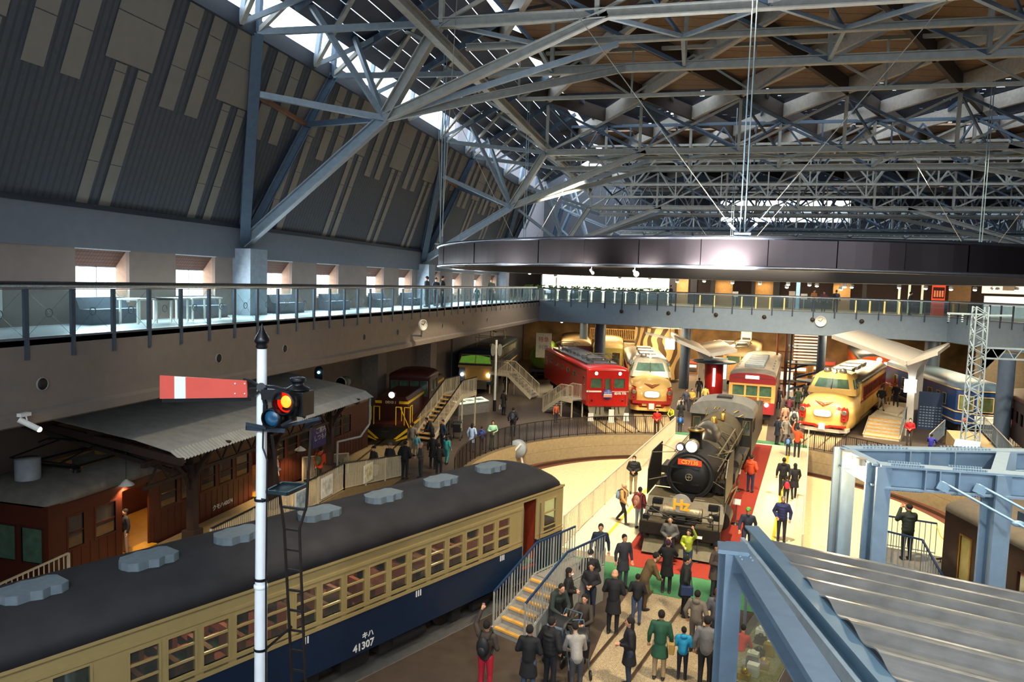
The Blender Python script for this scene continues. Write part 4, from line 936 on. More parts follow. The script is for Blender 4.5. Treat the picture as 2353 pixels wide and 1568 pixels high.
# dark fence round the pit
m_fd=mat('dark_bronze_fence','2b2320',.5,.3,.1,8)
def arc(a0,a1,n,r=PR+.25,z=.01): return [(PC.x+r*math.cos(R_(a0+(a1-a0)*i/n)),PC.y+r*math.sin(R_(a0+(a1-a0)*i/n)),z) for i in range(n+1)]
barfence('dark curved fence around the left half of the turntable pit',arc(196,103,30),1.1,m_fd,.115,name='pit_fence',rail=m_fd,stile=1.1,thick=.02)
barfence('dark curved fence around the far right of the turntable pit',arc(64,18,16),1.1,m_fd,.115,name='pit_fence',rail=m_fd,stile=1.1,thick=.02)
barfence('dark fence at the near right side of the turntable pit',arc(-15,-58,14),1.1,m_fd,.14,name='pit_fence',rail=m_fd,stile=1.1,thick=.02)
# drum winch by the pit wall
g=G(1192,1068,-1.2); t=thing('bell_drum','round grey drum with a white stripe beside the pit wall','drum',(g.x,g.y-.4,-1.2),-.2)
b=MB(); b.lathe([(.001,-.18),(.5,-.18),(.52,-.1),(.52,.18),(.46,.22),(.001,.22)],(0,0,1.0),24,0,'y'); b.build('drum',mat('drum_grey','8d97a0',.5),t)
b=MB(); b.beam((-.3,-.23,.66),(.3,-.23,1.36),.02,.1); b.build('white_stripe',m_white,t); b=MB(); b.beam((-.4,0,0),(-.2,0,.7),.08); b.beam((.4,0,0),(.2,0,.7),.08); b.build('stand',m_white,t)
# ================= LIMITED EXPRESS CARS WITH BONNET NOSES =================
m_cream=mat('express_cream','e2b765',.3,0,.04,6); m_xred=mat('express_red','a82a1c',.3,0,.06,6); m_silver=mat('silver_roof','9c978c',.28,.7,.15,2.5)
m_cabglass=mat('cab_glass','4d6a55',.12,.1,.3,3,spec=.8)
m_white2=mat('lit_headboard','fffaf0',.3,emit='fff8ea',es=1.6)
def side_prof(w,zt,zb,levels,n=9,ex=2.6,zs=1.75):
    pts=[(-w*(.93 if z<.6 else 1.0),z) for z in [zb]+levels]
    for i in range(n+1):
        a=PI*i/n; c=math.cos(a); sn=math.sin(a); zz=levels[-1]
        pts.append((-w*math.copysign(abs(c)**(2/ex),c), zz+(zt-zz)*sn**(2/ex)))
    pts+=[(w*(.93 if z<.6 else 1.0),z) for z in ([zb]+levels)[::-1]]
    return pts
def bonnet(name,label,x,y,ang,s,L,style):
    t=vehicle(name,label,'train',x,y,ang,s)
    W=2.95; lv=[.62,.85,1.02,1.2,1.62]
    # nose loft
    st_=[(-.0,.62,1.45,.62),(.06,.85,1.75,.5),(.18,1.04,1.98,.42),(.4,1.2,2.14,.38),(.8,1.34,2.27,.36),(1.3,1.42,2.36,.36),(2.0,1.46,2.42,.36),(2.7,1.475,2.46,.36),(4.3,1.475,2.5,.36)]
    mats=[m_cream,m_xred]; b=MB(); rings=[]
    for u,w_,zt,zb in st_:
        l2=[min(z,zt-.05+.01*i) for i,z in enumerate(lv)]
        rings.append([(px,u,pz) for px,pz in side_prof(w_,zt,zb,l2)])
    n=len(rings[0]); vs=[p for r in rings for p in r]; fs=[];ms=[]
    for k in range(len(rings)-1):
        for i in range(n-1):
            z=(rings[k][i][2]+rings[k][i+1][2])/2; u=(rings[k][i][1]+rings[k+1][i][1])/2
            red=(style=='a' and ((.6<z<.86))) or (style=='b' and ((.5<z<.64) or (1.62<z<1.72 and u>.0)))
            if style=='a' and 1.55<z<1.7 and u>.5: red=True
            fs.append((k*n+i,k*n+i+1,(k+1)*n+i+1,(k+1)*n+i)); ms.append(1 if red else 0)
    for f_,m_ in zip(fs,ms): pass
    b.v=[tuple(v) for v in vs]; b.f=fs; b.m=ms; b.sm=[True]*len(fs)
    b.add(rings[0],[tuple(range(n))[::-1]],0)
    b.build('bonnet',mats,t)
    b=MB(); b.prism([(-1.35,.36),(-.95,.0),(.95,0.0),(1.35,.36),(1.4,1.0),(-1.4,1.0)] ,'z',.3,.5); b.build('skirt',m_cream,t) if style=='a' else b.build('skirt',mat('skirt_pale','cfc4ae',.5),t)
    # cab: stacked rings, glass band in the middle
    def cr(u0_,w_,z,r=.35,u1=5.0): 
        pts=[(-w_,u1)]
        for i in range(5): a=PI/2*i/4; pts.append((-w_+r-r*math.cos(a),u0_+r-r*math.sin(a)))
        pts+=[(-(w_-r)*q,u0_-.12*(1-q*q)*1.0) for q in (.66,.33,.03)]; pts+=[(-a_,b_) for a_,b_ in pts[::-1]]
        return [(a_,b_,z) for a_,b_ in pts]
    rr=[cr(2.2,1.44,2.3),cr(2.42,1.38,2.62),cr(2.45,1.37,2.68),cr(2.85,1.2,3.22),cr(2.9,1.16,3.28),cr(3.1,.95,3.5),cr(3.4,.6,3.6)]
    n=len(rr[0]); b=MB(); vs=[p for r in rr for p in r]; fs=[];ms=[]
    for k in range(len(rr)-1):
        for i in range(n-1):
            g_=(k==2) and not (i==0 or i==n-2) and i not in (5,n-7) and i!=n//2-1
            g_=(k==2) and i not in (3,4,n-5,n-6) and i!=n//2-1
            fs.append((k*n+i,k*n+i+1,(k+1)*n+i+1,(k+1)*n+i)); ms.append(1 if g_ else (0 if k<2 else 0))
    b.v=vs; b.f=fs; b.m=ms; b.sm=[False]*len(fs); b.add(rr[-1],[tuple(range(n))],0); b.build('cab',[m_cream if style=='b' else mat('cab_silver','b5a98f',.3,.4),m_cabglass],t)
    b=MB()
    for x_ in (-.45,.1): b.beam((x_,2.38,2.66),(x_+.35,2.6,2.95),.02,.02)
    b.beam((0,2.27,2.64),(0,2.68,3.24),.05,.05); b.build('wiper',m_black,t)
    # coach body behind
    wn=[(5.4+1.0*i,5.4+1.0*i+.72,1.95,2.55) for i in range(int((L-7)/1.0))]
    body(t,L-4.2,W,[(.7,1.62,m_cream),(1.62,1.78,m_xred if style=='b' else m_cream),(1.78,2.75,m_cream if style=='a' else m_cream),(2.75,2.95,m_cream)],wn,[],u0=4.2)
    b=MB()
    for s_ in (-1,1): b.box(s_*W/2-.012,s_*W/2+.012,4.4,L,1.86,2.64)
    rb=MB()
    for s_ in (-1,1): rb.wall('x',s_*(W/2+.002),s_*.012,4.9,L-.3,1.88,2.62,wn)
    rb.build('window_band',m_xred,t)
    for s_ in (-1,1):
        for (a,c,z0,z1) in wn: swin(t,s_,W+.03,a,c,z0,z1,m_xred,m_paned,fw=.02)
    roof(t,L-4.0,W,2.93,3.42,m_silver,(.5,.3),4.0)
    # roof details
    b=MB(); b.lathe([(.2,0),(.24,.12),(.18,.3),(.001,.34)],(-.45,3.4,3.52),16); b.lathe([(.2,0),(.24,.12),(.18,.3),(.001,.34)],(.45,3.4,3.52),16) if style=='b' else None
    b.lathe([(.001,-.02),(.13,-.02),(.15,.25),(.001,.3)],(0,3.05,3.66),16,0,'y'); b.build('roof_horn_cover',m_silver,t)
    b=MB(); b.ell((0,3.02,3.66),(.11,.04,.11)); b.build('roof_lamp',m_hl,t)
    for i in range(3): b=MB(); b.box(-.6,.6,6.0+2.6*i,7.4+2.6*i,3.38,3.62); b.build('air_conditioner',m_silver,t,bevel=.05)
    b=MB(); 
    for s_ in (-1,1): b.tube((s_*.95,5,3.3),(s_*.95,L-.5,3.3),.03,5)
    b.build('roof_conduit',m_silver,t)
    # lamps, headboard, emblem
    for s_ in (-1,1):
        b=MB(); b.prism([(s_*1.17-.17,1.0),(s_*1.17+.17,1.0),(s_*1.17+.2,1.5),(s_*1.17+.1,1.78),(s_*1.17-.1,1.78),(s_*1.17-.2,1.5)],'y',.1,.6); b.build('lamp_pod',m_xred,t,bevel=.03)
        b=MB(); b.ell((s_*1.17,.1,1.52),(.13,.06,.14)); b.build('headlight',m_hl,t)
        b=MB(); b.ell((s_*1.17,.1,1.18),(.06,.04,.06)); b.build('tail_light',mat('tail_red','7c1712',.3),t)
        b=MB(); b.lathe([(.13,-.02),(.16,0),(.13,.03)],(s_*1.17,.06,1.52),16,0,'y'); b.build('lamp_rim',m_chrome,t)
    b=MB(); pts=[(.48*math.copysign(abs(math.cos(a))**.6,math.cos(a)),1.42+.2*math.copysign(abs(math.sin(a))**.6,math.sin(a))) for a in [2*PI*i/24 for i in range(24)]]
    b.prism(pts,'y',-.1,.2); b.build('headboard',m_white2,t)
    b=MB(); pts=[(p[0]*1.1,1.42+(p[1]-1.42)*1.15) for p in pts]; b.prism(pts,'y',-.08,.2); b.build('headboard_frame',mat('frame_tan','b98a48',.4),t)
    # winged emblem on the bonnet
    b=MB(); zt=2.02; 
    for s_ in (-1,1):
        b.add([(0,.02,1.82),(s_*.08,.1,1.98),(s_*.5,.28,2.08),(s_*.14,.16,2.06),(0,.12,2.02)],[(0,1,2,3,4) if s_>0 else (4,3,2,1,0)]); b.beam((0,.03,1.84),(s_*.5,.22,2.1),.05,.03)
    b.build('wing_emblem',mat('emblem_red','8f3a1f',.4),t)
    if style=='a':
        b=MB()
        for s_ in (-1,1): b.add([(s_*.75,.3,1.72),(s_*1.2,.18,1.92),(s_*1.42,.6,1.9),(s_*1.1,.22,1.78)],[(0,1,2,3) if s_<0 else (3,2,1,0)])
        b.build('whisker_stripe',m_xred,t)
        b=MB(); b.prism([(-1.25,.78),(-.35,.78),(-.28,.62),(-.25,.42),(.25,.42),(.28,.62),(.35,.78),(1.25,.78),(1.25,.98),(-1.25,.98)],'y',-.06,.1); b.build('bumper_band',m_xred,t)
    else:
        b=MB(); b.prism([(-1.3,.64),(-.5,.62),(-.3,.54),(.3,.54),(.5,.62),(1.3,.64),(1.3,.74),(.42,.74),(.25,.68),(-.25,.68),(-.42,.74),(-1.3,.74)],'y',-.08,.2); b.build('bumper_band',m_xred,t)
    b=MB(); b.box(-.18,.18,-.12,-.09,.42,.82); b.build('plate',m_white,t)
    b=MB(); b.box(-1.2,1.2,.8,L-.5,.35,.75); b.build('underframe',m_under,t)
    for u in (3.0,L-3): bogie(t,u)
    return t
bonnet('bonnet_express','cream and red bonnet express train standing between the red electric engine and the canopy',-2.95,53.13,97.3,1.08,15,'a')
bonnet('bonnet_express','cream bonnet express train with red stripe standing right of the turntable axis',8.0,50.0,71.1,1.07,17,'b')
# ================= RED ELECTRIC LOCOMOTIVE =================
m_er=mat('engine_red','b01e17',.28,0,.06,5); m_erroof=mat('engine_roof','7b7f86',.35,.5,.25,4)
E=vehicle('electric_locomotive','bright red electric locomotive with round blue headmark and roof pantograph','locomotive',-5.72,49.61,112.9,1.03)
EL=14.3; EW=2.85
sh=[(3.2+2.0*i,3.9+2.0*i,2.6,2.85) for i in range(5)]+[(.5,1.1,2.25,2.85),(EL-1.1,EL-.5,2.25,2.85)]
body(E,EL,EW,[(1.05,3.35,m_er)],sh,[(-1.15,-.42,2.2,2.82),(-.17,.17,2.1,2.82),(.42,1.15,2.2,2.82)])
roof(E,EL,EW,3.33,3.62,m_er,(.35,.35),0,'roof_edge',.03)
b=MB(); b.box(-1.05,1.05,1.5,EL-1.5,3.58,3.68); b.build('roof_deck',m_erroof,E)
for x0,x1 in ((-1.15,-.42),(-.17,.17),(.42,1.15)): fwin(E,x0,x1,2.2 if abs(x0+x1)>.1 else 2.1,2.82,m_er,m_cabglass)
for s_ in (-1,1):
    for (a,c,z0,z1) in sh: swin(E,s_,EW,a,c,z0,z1,m_chrome if a>2 else m_er,m_cabglass,fw=.03)
b=MB(); b.box(-1.43,-.42,-.03,0,1.92,2.02); b.box(.3,1.43,-.025,0,1.96,1.99); 
b.build('cream_stripe',m_white,E)
flet(E,'ED75 775',.2,.87,1.83,m_white,-.02,'number_lettering',.008)
b=MB(); b.lathe([(.001,-.03),(.33,-.03),(.33,.04)],(0,-.06,1.78),26,0,'y'); hm=b.build('headmark',mat('mark_blue','2c4f9c',.4),E)
b=MB(); b.box(-.29,.29,-.105,-.09,1.6,1.76); b.build('headmark_band',mat('mark_salmon','d9947c',.5),E); b=MB(); b.box(-.27,.27,-.105,-.09,1.76,1.82); b.build('headmark_line',m_white,E)
text('あけぼの',.13,'headmark_letters',m_white,E,TM((0,-.1,1.9),(1,0,0),(0,0,1)),.003)
for s_ in (-1,1):
    b=MB(); b.ell((s_*.8,-.02,3.16),(.11,.06,.11)); b.build('headlight',m_hl,E); b=MB(); b.lathe([(.12,-.03),(.15,0),(.14,.1)],(s_*.8,-.0,3.16),16,0,'y'); b.build('headlight_rim',m_er,E)
    b=MB(); b.ell((s_*1.05,-.03,1.38),(.07,.05,.07)); b.build('tail_light',mat('tail_dark','3a1512',.3),E)
    b=MB(); b.tube((s_*1.3,-.06,1.1),(s_*1.3,-.06,2.1),.015,6); b.tube((s_*.3,-.06,2.1),(s_*.3,-.06,2.8),.012,6); b.build('grab_rail',m_chrome,E)
b=MB(); b.box(-1.35,1.35,-.12,.2,1.0,1.1); b.build('front_step',m_er,E)
b=MB(); b.prism([(-1.3,1.0),(1.3,1.0),(1.15,.35),(.7,.3),(-.7,.3),(-1.15,.35)],'y',-.02,.06); b.build('snow_plough',mat('skirt_grey','8c8570',.6),E)
b=MB(); b.box(-.2,.2,-.35,.1,.72,1.0); b.build('coupler',m_lk,E); b=MB(); b.tube((-.8,-.15,.5),(-.75,-.1,.95),.03,6); b.tube((.8,-.15,.5),(.75,-.1,.95),.03,6); b.tube((-.5,-.15,.45),(-.5,-.1,.95),.03,6); b.tube((.5,-.15,.45),(.5,-.1,.95),.03,6); b.build('brake_hose',m_lk,E)
b=MB()
for s_ in (-1,1): b.box(s_*.95-.12,s_*.95+.12,1.6,EL-1.6,3.6,3.66); b.tube((s_*.7,1.2,3.85),(s_*.7,EL-2,3.85),.025,5)
for i in range(7): b.box(-.5,.5,3.2+1.3*i,4.1+1.3*i,3.66,3.86)
for i in range(10): b.lathe([(.07,3.66),(.09,3.72),(.06,3.78),(.08,3.84)],(.7 if i%2 else -.7,1.6+1.15*i,0),8)
b.build('roof_equipment',m_erroof,E)
def panto(t,u,z,w=1.1,up=.5,m=None,name='pantograph',K_=1.0):
    m=m or m_gun; b=MB(Matrix.Translation((0,u,0))@Matrix.Diagonal((1,K_,1,1))@Matrix.Translation((0,-u,0)))
    for s_ in (-1,1):
        x=s_*w/2; b.poly([(x,u-.7,z+.12),(x,u+.7,z+.12)],.03); b.poly([(x,u-.6,z+.15),(x*1.1,u-1.0,z+.15+up*.55),(x*.9,u,z+.2+up),(x*1.1,u+1.0,z+.15+up*.55),(x,u+.6,z+.15)],.022)
    for yy in (-.7,.7): b.tube((-w/2,u+yy,z+.12),(w/2,u+yy,z+.12),.03,6)
    for yy in (-.12,.12): b.poly([(-w*.85,u+yy,z+.1+up),(-w*.6,u+yy,z+.25+up),(w*.6,u+yy,z+.25+up),(w*.85,u+yy,z+.1+up)],.025)
    for yy in (-1.0,1.0): b.tube((-w*.55,u+yy,z+.15+up*.55),(w*.55,u+yy,z+.15+up*.55),.02,5)
    for s_ in (-1,1):
        for yy in (-.6,.6): b.lathe([(.07,z-.1),(.09,z-.04),(.06,z+.02),(.08,z+.08)],(s_*w/2,u+yy,0),8)
    return b.build(name,m,t)
panto(E,2.4,3.72,1.2,.28); panto(E,EL-2.4,3.72,1.2,.3)
for u in (3.6,EL-3.6): bogie(E,u,wb=2.3)
b=MB(); b.box(-1.1,1.1,1,EL-1,.6,1.05); b.build('underframe',m_under,E)
# ================= CREAM AND MAROON SUBURBAN CAR =================
m_mar=mat('maroon_red','93282a',.35,0,.06,5); m_mcream=mat('suburban_cream','d9a85c',.35,0,.04,5)
Sx=vehicle('suburban_train','cream and maroon electric car facing the turntable behind the steam engine cab','train',3.75,52.0,82.9,1.05)
sw=[(1.6+1.15*i,2.45+1.15*i,1.9,2.6) for i in range(12)]
body(Sx,17,2.85,[(.8,1.55,m_mar),(1.55,2.72,m_mcream),(2.72,3.1,m_mar)],sw,[(-1.2,-.47,1.95,2.6),(-.35,.35,1.95,2.6),(.47,1.2,1.95,2.6)])
for x0,x1 in ((-1.2,-.47),(-.35,.35),(.47,1.2)): fwin(Sx,x0,x1,1.95,2.6,m_mcream,m_cabglass,fw=.07)
for s_ in (-1,1):
    for (a,c,z0,z1) in sw: swin(Sx,s_,2.85,a,c,z0,z1,m_chrome,m_paned,fw=.03)
roof(Sx,17,2.85,3.08,3.62,mat('grey_brown_roof','7c7264',.5,.2,.2,3),(.7,.4))
b=MB(); pr=warc(2.86,3.08,3.4,12); b.prism(pr,'y',.0,.3); b.build('front_brow',m_mar,Sx)
b=MB(); b.box(-.42,.42,-.05,.1,3.05,3.25); b.build('route_sign',m_white2,Sx)
for s_ in (-1,1): b=MB(); b.ell((s_*.95,-.04,1.42),(.13,.07,.13)); b.build('headlight',m_hl if s_>0 else m_chrome,Sx)
for i in range(6):
    b=MB(); b.box(-.62,.62,1.8+1.5*i,2.9+1.5*i,3.6,3.85); b.build('roof_ventilator',mat('roof_box_grey','6f777c',.5,.2),Sx,bevel=.04)
for i in range(4):
    for s_ in (-1,1): b=MB(); b.box(s_*1.0-.2,s_*1.0+.2,2.6+2.0*i,3.3+2.0*i,3.28,3.5); b.build('side_ventilator',mat('roof_box_dark','3b3a38',.6),Sx,bevel=.03)
b=MB(); b.box(-1.2,1.2,.3,16.5,.4,.8); b.build('underframe',m_under,Sx); b=MB(); b.box(-.18,.18,-.3,.1,.55,.85); b.build('coupler',m_lk,Sx)
for u in (2.6,14.2): bogie(Sx,u)
# beige express car whose wide windscreen shows above it
Bx=vehicle('beige_express','beige high-cab train with wide windscreen behind the cream and maroon car','train',3.9,70,84,1.05)
body(Bx,14,2.9,[(.8,3.0,mat('beige_paint','c7a064',.4))],[(3+1.5*i,4+1.5*i,2.1,2.7) for i in range(6)],[(-1.15,-.05,2.35,2.95),(.05,1.15,2.35,2.95)])
for x0,x1 in ((-1.15,-.05),(.05,1.15)): fwin(Bx,x0,x1,2.35,2.95,mat('beige_paint','c7a064'),m_cabglass)
roof(Bx,14,2.9,2.98,3.75,mat('tan_roof','8c7654',.5,.1,.15,3),(1.0,.4)); b=MB(); b.box(-.5,.5,3,8,3.7,3.9); b.build('roof_box',m_erroof,Bx); panto(Bx,1.9,3.7,1.0,.2)
bogie(Bx,2.5); bogie(Bx,11.5)
# ================= BROWN DIESEL SHUNTER =================
m_db=mat('engine_brown','431811',.4,0,.15,5)
# ================= BROWN DIESEL SHUNTER =================
m_dby=mat('hazard_yellow','f0c418',.4,0,.05,6)
D=vehicle('diesel_locomotive','dark brown diesel locomotive with yellow stripes and hazard chevrons','locomotive',-16.35,37.15,99,.95)
b=MB(); b.box(-1.4,1.4,0,13.6,1.1,1.3); b.build('deck_frame',m_db,D)
b=MB()
for s_ in (-1,1): b.box(s_*1.4-.015,s_*1.4+.015,0,13.6,1.12,1.28)
b.build('deck_stripe',m_dby,D)
for u0_,u1_ in ((1.1,5.6),(8.4,12.6)):
    b=MB(); b.prism([(-.98,1.3),(.98,1.3),(.98,2.5),(.8,2.72),(-.8,2.72),(-.98,2.5)],'y',u0_,u1_); b.build('hood',m_db,D,bevel=.04)
    b=MB()
    for s_ in (-1,1): b.box(s_*.99-.01,s_*.99+.01,u0_,u1_,2.3,2.46)
    b.build('hood_stripe',m_dby,D)
b=MB(); b.box(-.98,-.6,1.08,1.1,2.3,2.46); b.box(.45,.98,1.08,1.1,2.3,2.46); b.build('front_stripe',m_dby,D)
flet(D,'DD13 1',.2,-.05,2.37,mat('plate_pale','e6cf9a',.5),1.08,'number_lettering',.01)
b=MB(); b.lathe([(.001,-.05),(.18,-.04)],(0,1.1,2.82),18,0,'y'); b.build('headlight_lens',m_hl,D); b=MB(); b.lathe([(.18,-.05),(.22,-.06),(.2,.3),(.001,.34)],(0,1.1,2.82),18,0,'y',True,False); b.build('headlight_case',m_db,D)
body(D,2.9,2.7,[(1.3,3.3,m_db)],[(6.0,6.9,2.4,3.05),(7.2,8.1,2.4,3.05)],[(-1.2,-.75,2.1,3.05),(-.62,-.08,2.55,3.05),(.08,.62,2.55,3.05),(.75,1.2,2.1,3.05)],u0=5.6,name='cab')
for x0,x1,z0 in ((-1.2,-.75,2.1),(-.62,-.08,2.55),(.08,.62,2.55),(.75,1.2,2.1)): fwin(D,x0,x1,z0,3.05,m_chrome,m_cabglass,5.6,.025)
for s_ in (-1,1):
    for a,c in ((6.0,6.9),(7.2,8.1)): swin(D,s_,2.7,a,c,2.4,3.05,m_chrome,m_cabglass,fw=.03)
roof(D,3.1,2.7,3.28,3.72,m_db,(.2,.2),5.5,'cab_roof')
for x in (-1.25,-.75,.55,1.05):
    b=MB(); b.poly([(x,-.05,1.25),(x,-.05,2.25),(x+.0,-.05,2.3),(x+.34,-.05,2.3),(x+.34,-.05,1.5)],.026,8); b.build('handrail_hoop',m_dby,D)
for x in (1.3,): b=MB(); b.poly([(x,.4,1.3),(x,.4,2.3),(x,.9,2.3),(x,.9,1.3)],.026,8); b.poly([(x-.5,-.05,2.3),(x+.1,-.05,1.0)],.026,8); b.build('side_hoop',m_dby,D)
for k,(x,q) in enumerate(((-1.25,1),(1.25,-1))):
    b=MB()
    for j in range(2): b.add([(x,-.06,1.1-.38*j),(x,-.06,.9-.38*j),(x+q*.62,-.06,.42-.1*j),(x+q*(.82-.1*j),-.06,.42-.1*j)],[(0,1,2,3) if q>0 else (3,2,1,0)])
    b.build('hazard_chevron',m_dby,D)
b=MB(); b.box(-1.38,1.38,-.05,.1,.4,1.12); b.box(-.2,.2,-.4,0,.6,.9); b.build('step_panel',m_lk,D)
for u in (3.2,10.4): bogie(D,u)
# ================= HEAVY BLUE/CREAM ENGINE =================
m_ebl=mat('engine_blue','33404c',.4,0,.06,5); m_ecr=mat('engine_cream','d8ab5c',.35,0,.05,5)
F=vehicle('blue_locomotive','dark blue and cream electric locomotive with high slanted windscreen near the left wall','locomotive',-17.6,57.6,97,1.0)
b=MB(); rings=[]
prof=[(.0,2.35),(.35,2.2),(.35,1.05),(.1,1.0),(.1,.75),(1.5,.75),(1.5,3.3),(.85,3.3),(.45,3.25)]
b.prism([(y,z) for y,z in prof],'x',-1.4,1.4)
bb=b.build('cab_front',m_ebl,F,bevel=.03)
b=MB(); b.add([(-1.3,.02,2.5),(-.03,.0,2.5),(-.03,.38,3.12),(-1.15,.4,3.12)],[(0,1,2,3)]); b.add([(.03,.0,2.5),(1.3,.02,2.5),(1.15,.4,3.12),(.03,.38,3.12)],[(0,1,2,3)]); b.build('windscreen',mat('green_glow_glass','6f9a3c',.15,0,.4,3,emit='5f8f30',es=.25),F)  # windscreen brightness is painted on with a faint green emission
b=MB(); b.beam((-1.35,-.01,2.47),(1.35,-.01,2.47),.05,.05); b.beam((0,-.02,2.47),(0,.38,3.14),.05,.05); b.beam((-1.18,.38,3.14),(1.18,.38,3.14),.05,.05); b.beam((-1.34,0,2.47),(-1.17,.38,3.14),.05,.05); b.beam((1.34,0,2.47),(1.17,.38,3.14),.05,.05); b.build('windscreen_frame',m_ecr,F)
b=MB(); b.box(-1.41,1.41,-.02,.3,2.1,2.3); b.box(-.85,1.41,.22,.34,1.05,2.1); b.build('cream_panel',m_ecr,F)
for s_ in (-1,1): b=MB(); b.ell((s_*1.1,.16,1.5),(.14,.07,.14)); b.build('headlight',m_hl,F)
b=MB(); b.box(-.7,1.0,.05,.12,.35,1.0); b.build('skirt_panel',mat('skirt_tan','74694d',.7),F)
body(F,16.5,2.8,[(.9,1.5,m_ebl),(1.5,1.62,m_ecr),(1.62,3.3,m_ebl)],[(2.2,3.0,2.3,2.9)],[],u0=1.5,rear=True)
b=MB()
for i in range(14):
    for s_ in (-1,1): b.box(s_*1.41-.01,s_*1.41+.01,3.6+.9*i,4.3+.9*i,2.55,3.1)
b.build('side_louvre',mat('bright_louvre','b9c3c0',.3,.6),F)
b=MB()
for s_ in (-1,1): b.tube((s_*1.46,2,2.35),(s_*1.46,17,2.35),.025,6); b.tube((s_*1.46,3,3.2),(s_*1.46,17,3.2),.02,6)
for i in range(14): b.tube((1.46,3.2+i,2.35),(1.46,3.2+i,3.2),.018,5)
b.build('side_rail',m_brass,F)
roof(F,16.8,2.8,3.28,3.6,m_ebl,(.5,.3),.8); panto(F,4.5,3.6,1.2,1.1); panto(F,13,3.6,1.2,1.1)
for u in (3,9,14.5): bogie(F,u)
# white banner hanging beside it, green cylinder wagon and dark red coach beyond
b=MB(); b.box(-.7,.7,-.02,.02,0,2.2); o=b.build('hanging_banner',mat('banner_white','d9cfa8',.6),None,'tall white hanging banner with red lettering behind the blue engine','banner'); p=atY(1249,800,64); o.location=(p.x,64,2.6); 
text('特急',.5,'banner_lettering',mat('banner_red','c4432a',.5),o,TM((0,-.03,1.6),(1,0,0),(0,0,1)),.003); text('列車',.45,'banner_lettering',mat('banner_grey','7c7c70',.5),o,TM((0,-.03,.9),(1,0,0),(0,0,1)),.003)
Tk=vehicle('tank_wagon','green drum-ended tank wagon behind the white banner','wagon',-14.2,68,98,1.0); b=MB(); b.lathe([(.001,-.15),(.9,-.05),(1.15,.3),(1.15,8),(.9,8.4)],(0,0,2.2),24,0,'y'); b.build('tank',mat('tank_green','6c8a2c',.45),Tk); b=MB(); b.box(-1.2,1.2,0,8.5,.8,1.05); b.build('frame',m_lk,Tk); bogie(Tk,2)
Rc=vehicle('dark_red_coach','dark red coach seen behind the red electric locomotive','coach',-11.4,71,100,1.05)
rw=[(1+1.2*i,1.8+1.2*i,1.9,2.6) for i in range(8)]
body(Rc,12,2.8,[(.9,3.1,mat('coach_dark_red','5c1a18',.4))],rw,[(-1.1,-.5,1.9,2.6),(.5,1.1,1.9,2.6)]); roof(Rc,12,2.8,3.08,3.6,mat('tan_roof','8c7654'),(.5,.3)); bogie(Rc,2.2)
for x0,x1 in ((-1.1,-.5),(.5,1.1)): fwin(Rc,x0,x1,1.9,2.6,m_chrome,m_pane)
b=MB(); b.box(-1.5,1.5,0,8,3.9,4.2); 
Gc=vehicle('olive_coach','olive and tan panelled coach end lit from above behind the dark red coach','coach',-8.2,70,96,1.05)
body(Gc,10,2.7,[(.9,3.1,mat('coach_olive','8b8440',.5))],rw[:6],[(-1.1,-.4,1.5,2.7),(.4,1.1,1.5,2.7)]); roof(Gc,10,2.7,3.08,3.7,mat('tan_roof_lit_tone','b39a66',.6),(.5,.3)); bogie(Gc,2.2)  # lighter copy of the tan roof, lamplight put into its colour
for x0,x1 in ((-1.1,-.4),(.4,1.1)): fwin(Gc,x0,x1,1.5,2.7,mat('tan_trim','b98a4c',.5),m_pane)
# ================= BLUE SLEEPING CAR =================
m_bl=mat('sleeper_blue','1d3a6b',.3,0,.07,5); m_cl=mat('cream_line','d9bc86',.4)
Bc=vehicle('blue_sleeping_car','deep blue sleeping car with cream lines and rounded observation end','coach',18.0,52.4,93,1.0)
bw=[(2.6,3.2,1.95,2.65),(3.7,4.3,1.95,2.65)]+[(5.2+1.9*i,6.0+1.9*i,1.95,2.65) for i in range(5)]
body(Bc,15,2.85,[(.9,3.25,m_bl)],bw,[],u0=.9)
b=MB(); 
for x0,x1,ya,yb_ in ((-1.42,-.55,.95,.0),(-.55,.55,0,0),(.55,1.42,0,.95)):
    b.add([(x0,ya,.9),(x1,yb_,.9),(x1,yb_,3.25),(x0,ya,3.25)],[(0,1,2,3)])
b.build('tail_end',m_bl,Bc)
for x0,x1,ya,yb_ in ((-1.3,-.68,.8,.13),(-.42,.42,-.02,-.02),(.68,1.3,.13,.8)):
    b=MB(); o_=-.03
    b.add([(x0,ya+o_,1.9),(x1,yb_+o_,1.9),(x1,yb_+o_,2.8),(x0,ya+o_,2.8)],[(0,1,2,3)],1)
    for za in (1.88,2.82): b.beam((x0,ya+o_,za),(x1,yb_+o_,za),.05,.05)
    b.beam((x0,ya+o_,1.88),(x0,ya+o_,2.82),.05,.05,0,(1,0,0)); b.beam((x1,yb_+o_,1.88),(x1,yb_+o_,2.82),.05,.05,0,(1,0,0)); b.build('tail_window',[m_cl,mat('tail_glass','66704a',.2,.1,.5,2)],Bc)
b=MB()
for z in (1.12,1.72,3.2):
    b.bars([(-1.44,15.8,z),(-1.44,.95,z),(-.55,-.02,z),(.55,-.02,z),(1.44,.95,z),(1.44,15.8,z)],.03,.07)
b.build('cream_line',m_cl,Bc)
for s_ in (-1,1):
    for (a,c,z0,z1) in bw: swin(Bc,s_,2.85,a,c,z0,z1,m_cl,m_paned,fw=.03)
rings=[]; b=MB(); pr=warc(2.9,3.23,3.75,14)
for u,k,w_ in ((-.02,.1,.4),(.15,.45,.6),(.5,.75,.8),(.98,.95,.98),(1.6,1,1),(15.95,1,1)): rings.append([(x*w_,u,3.23+(z-3.23)*k) for x,z in pr])
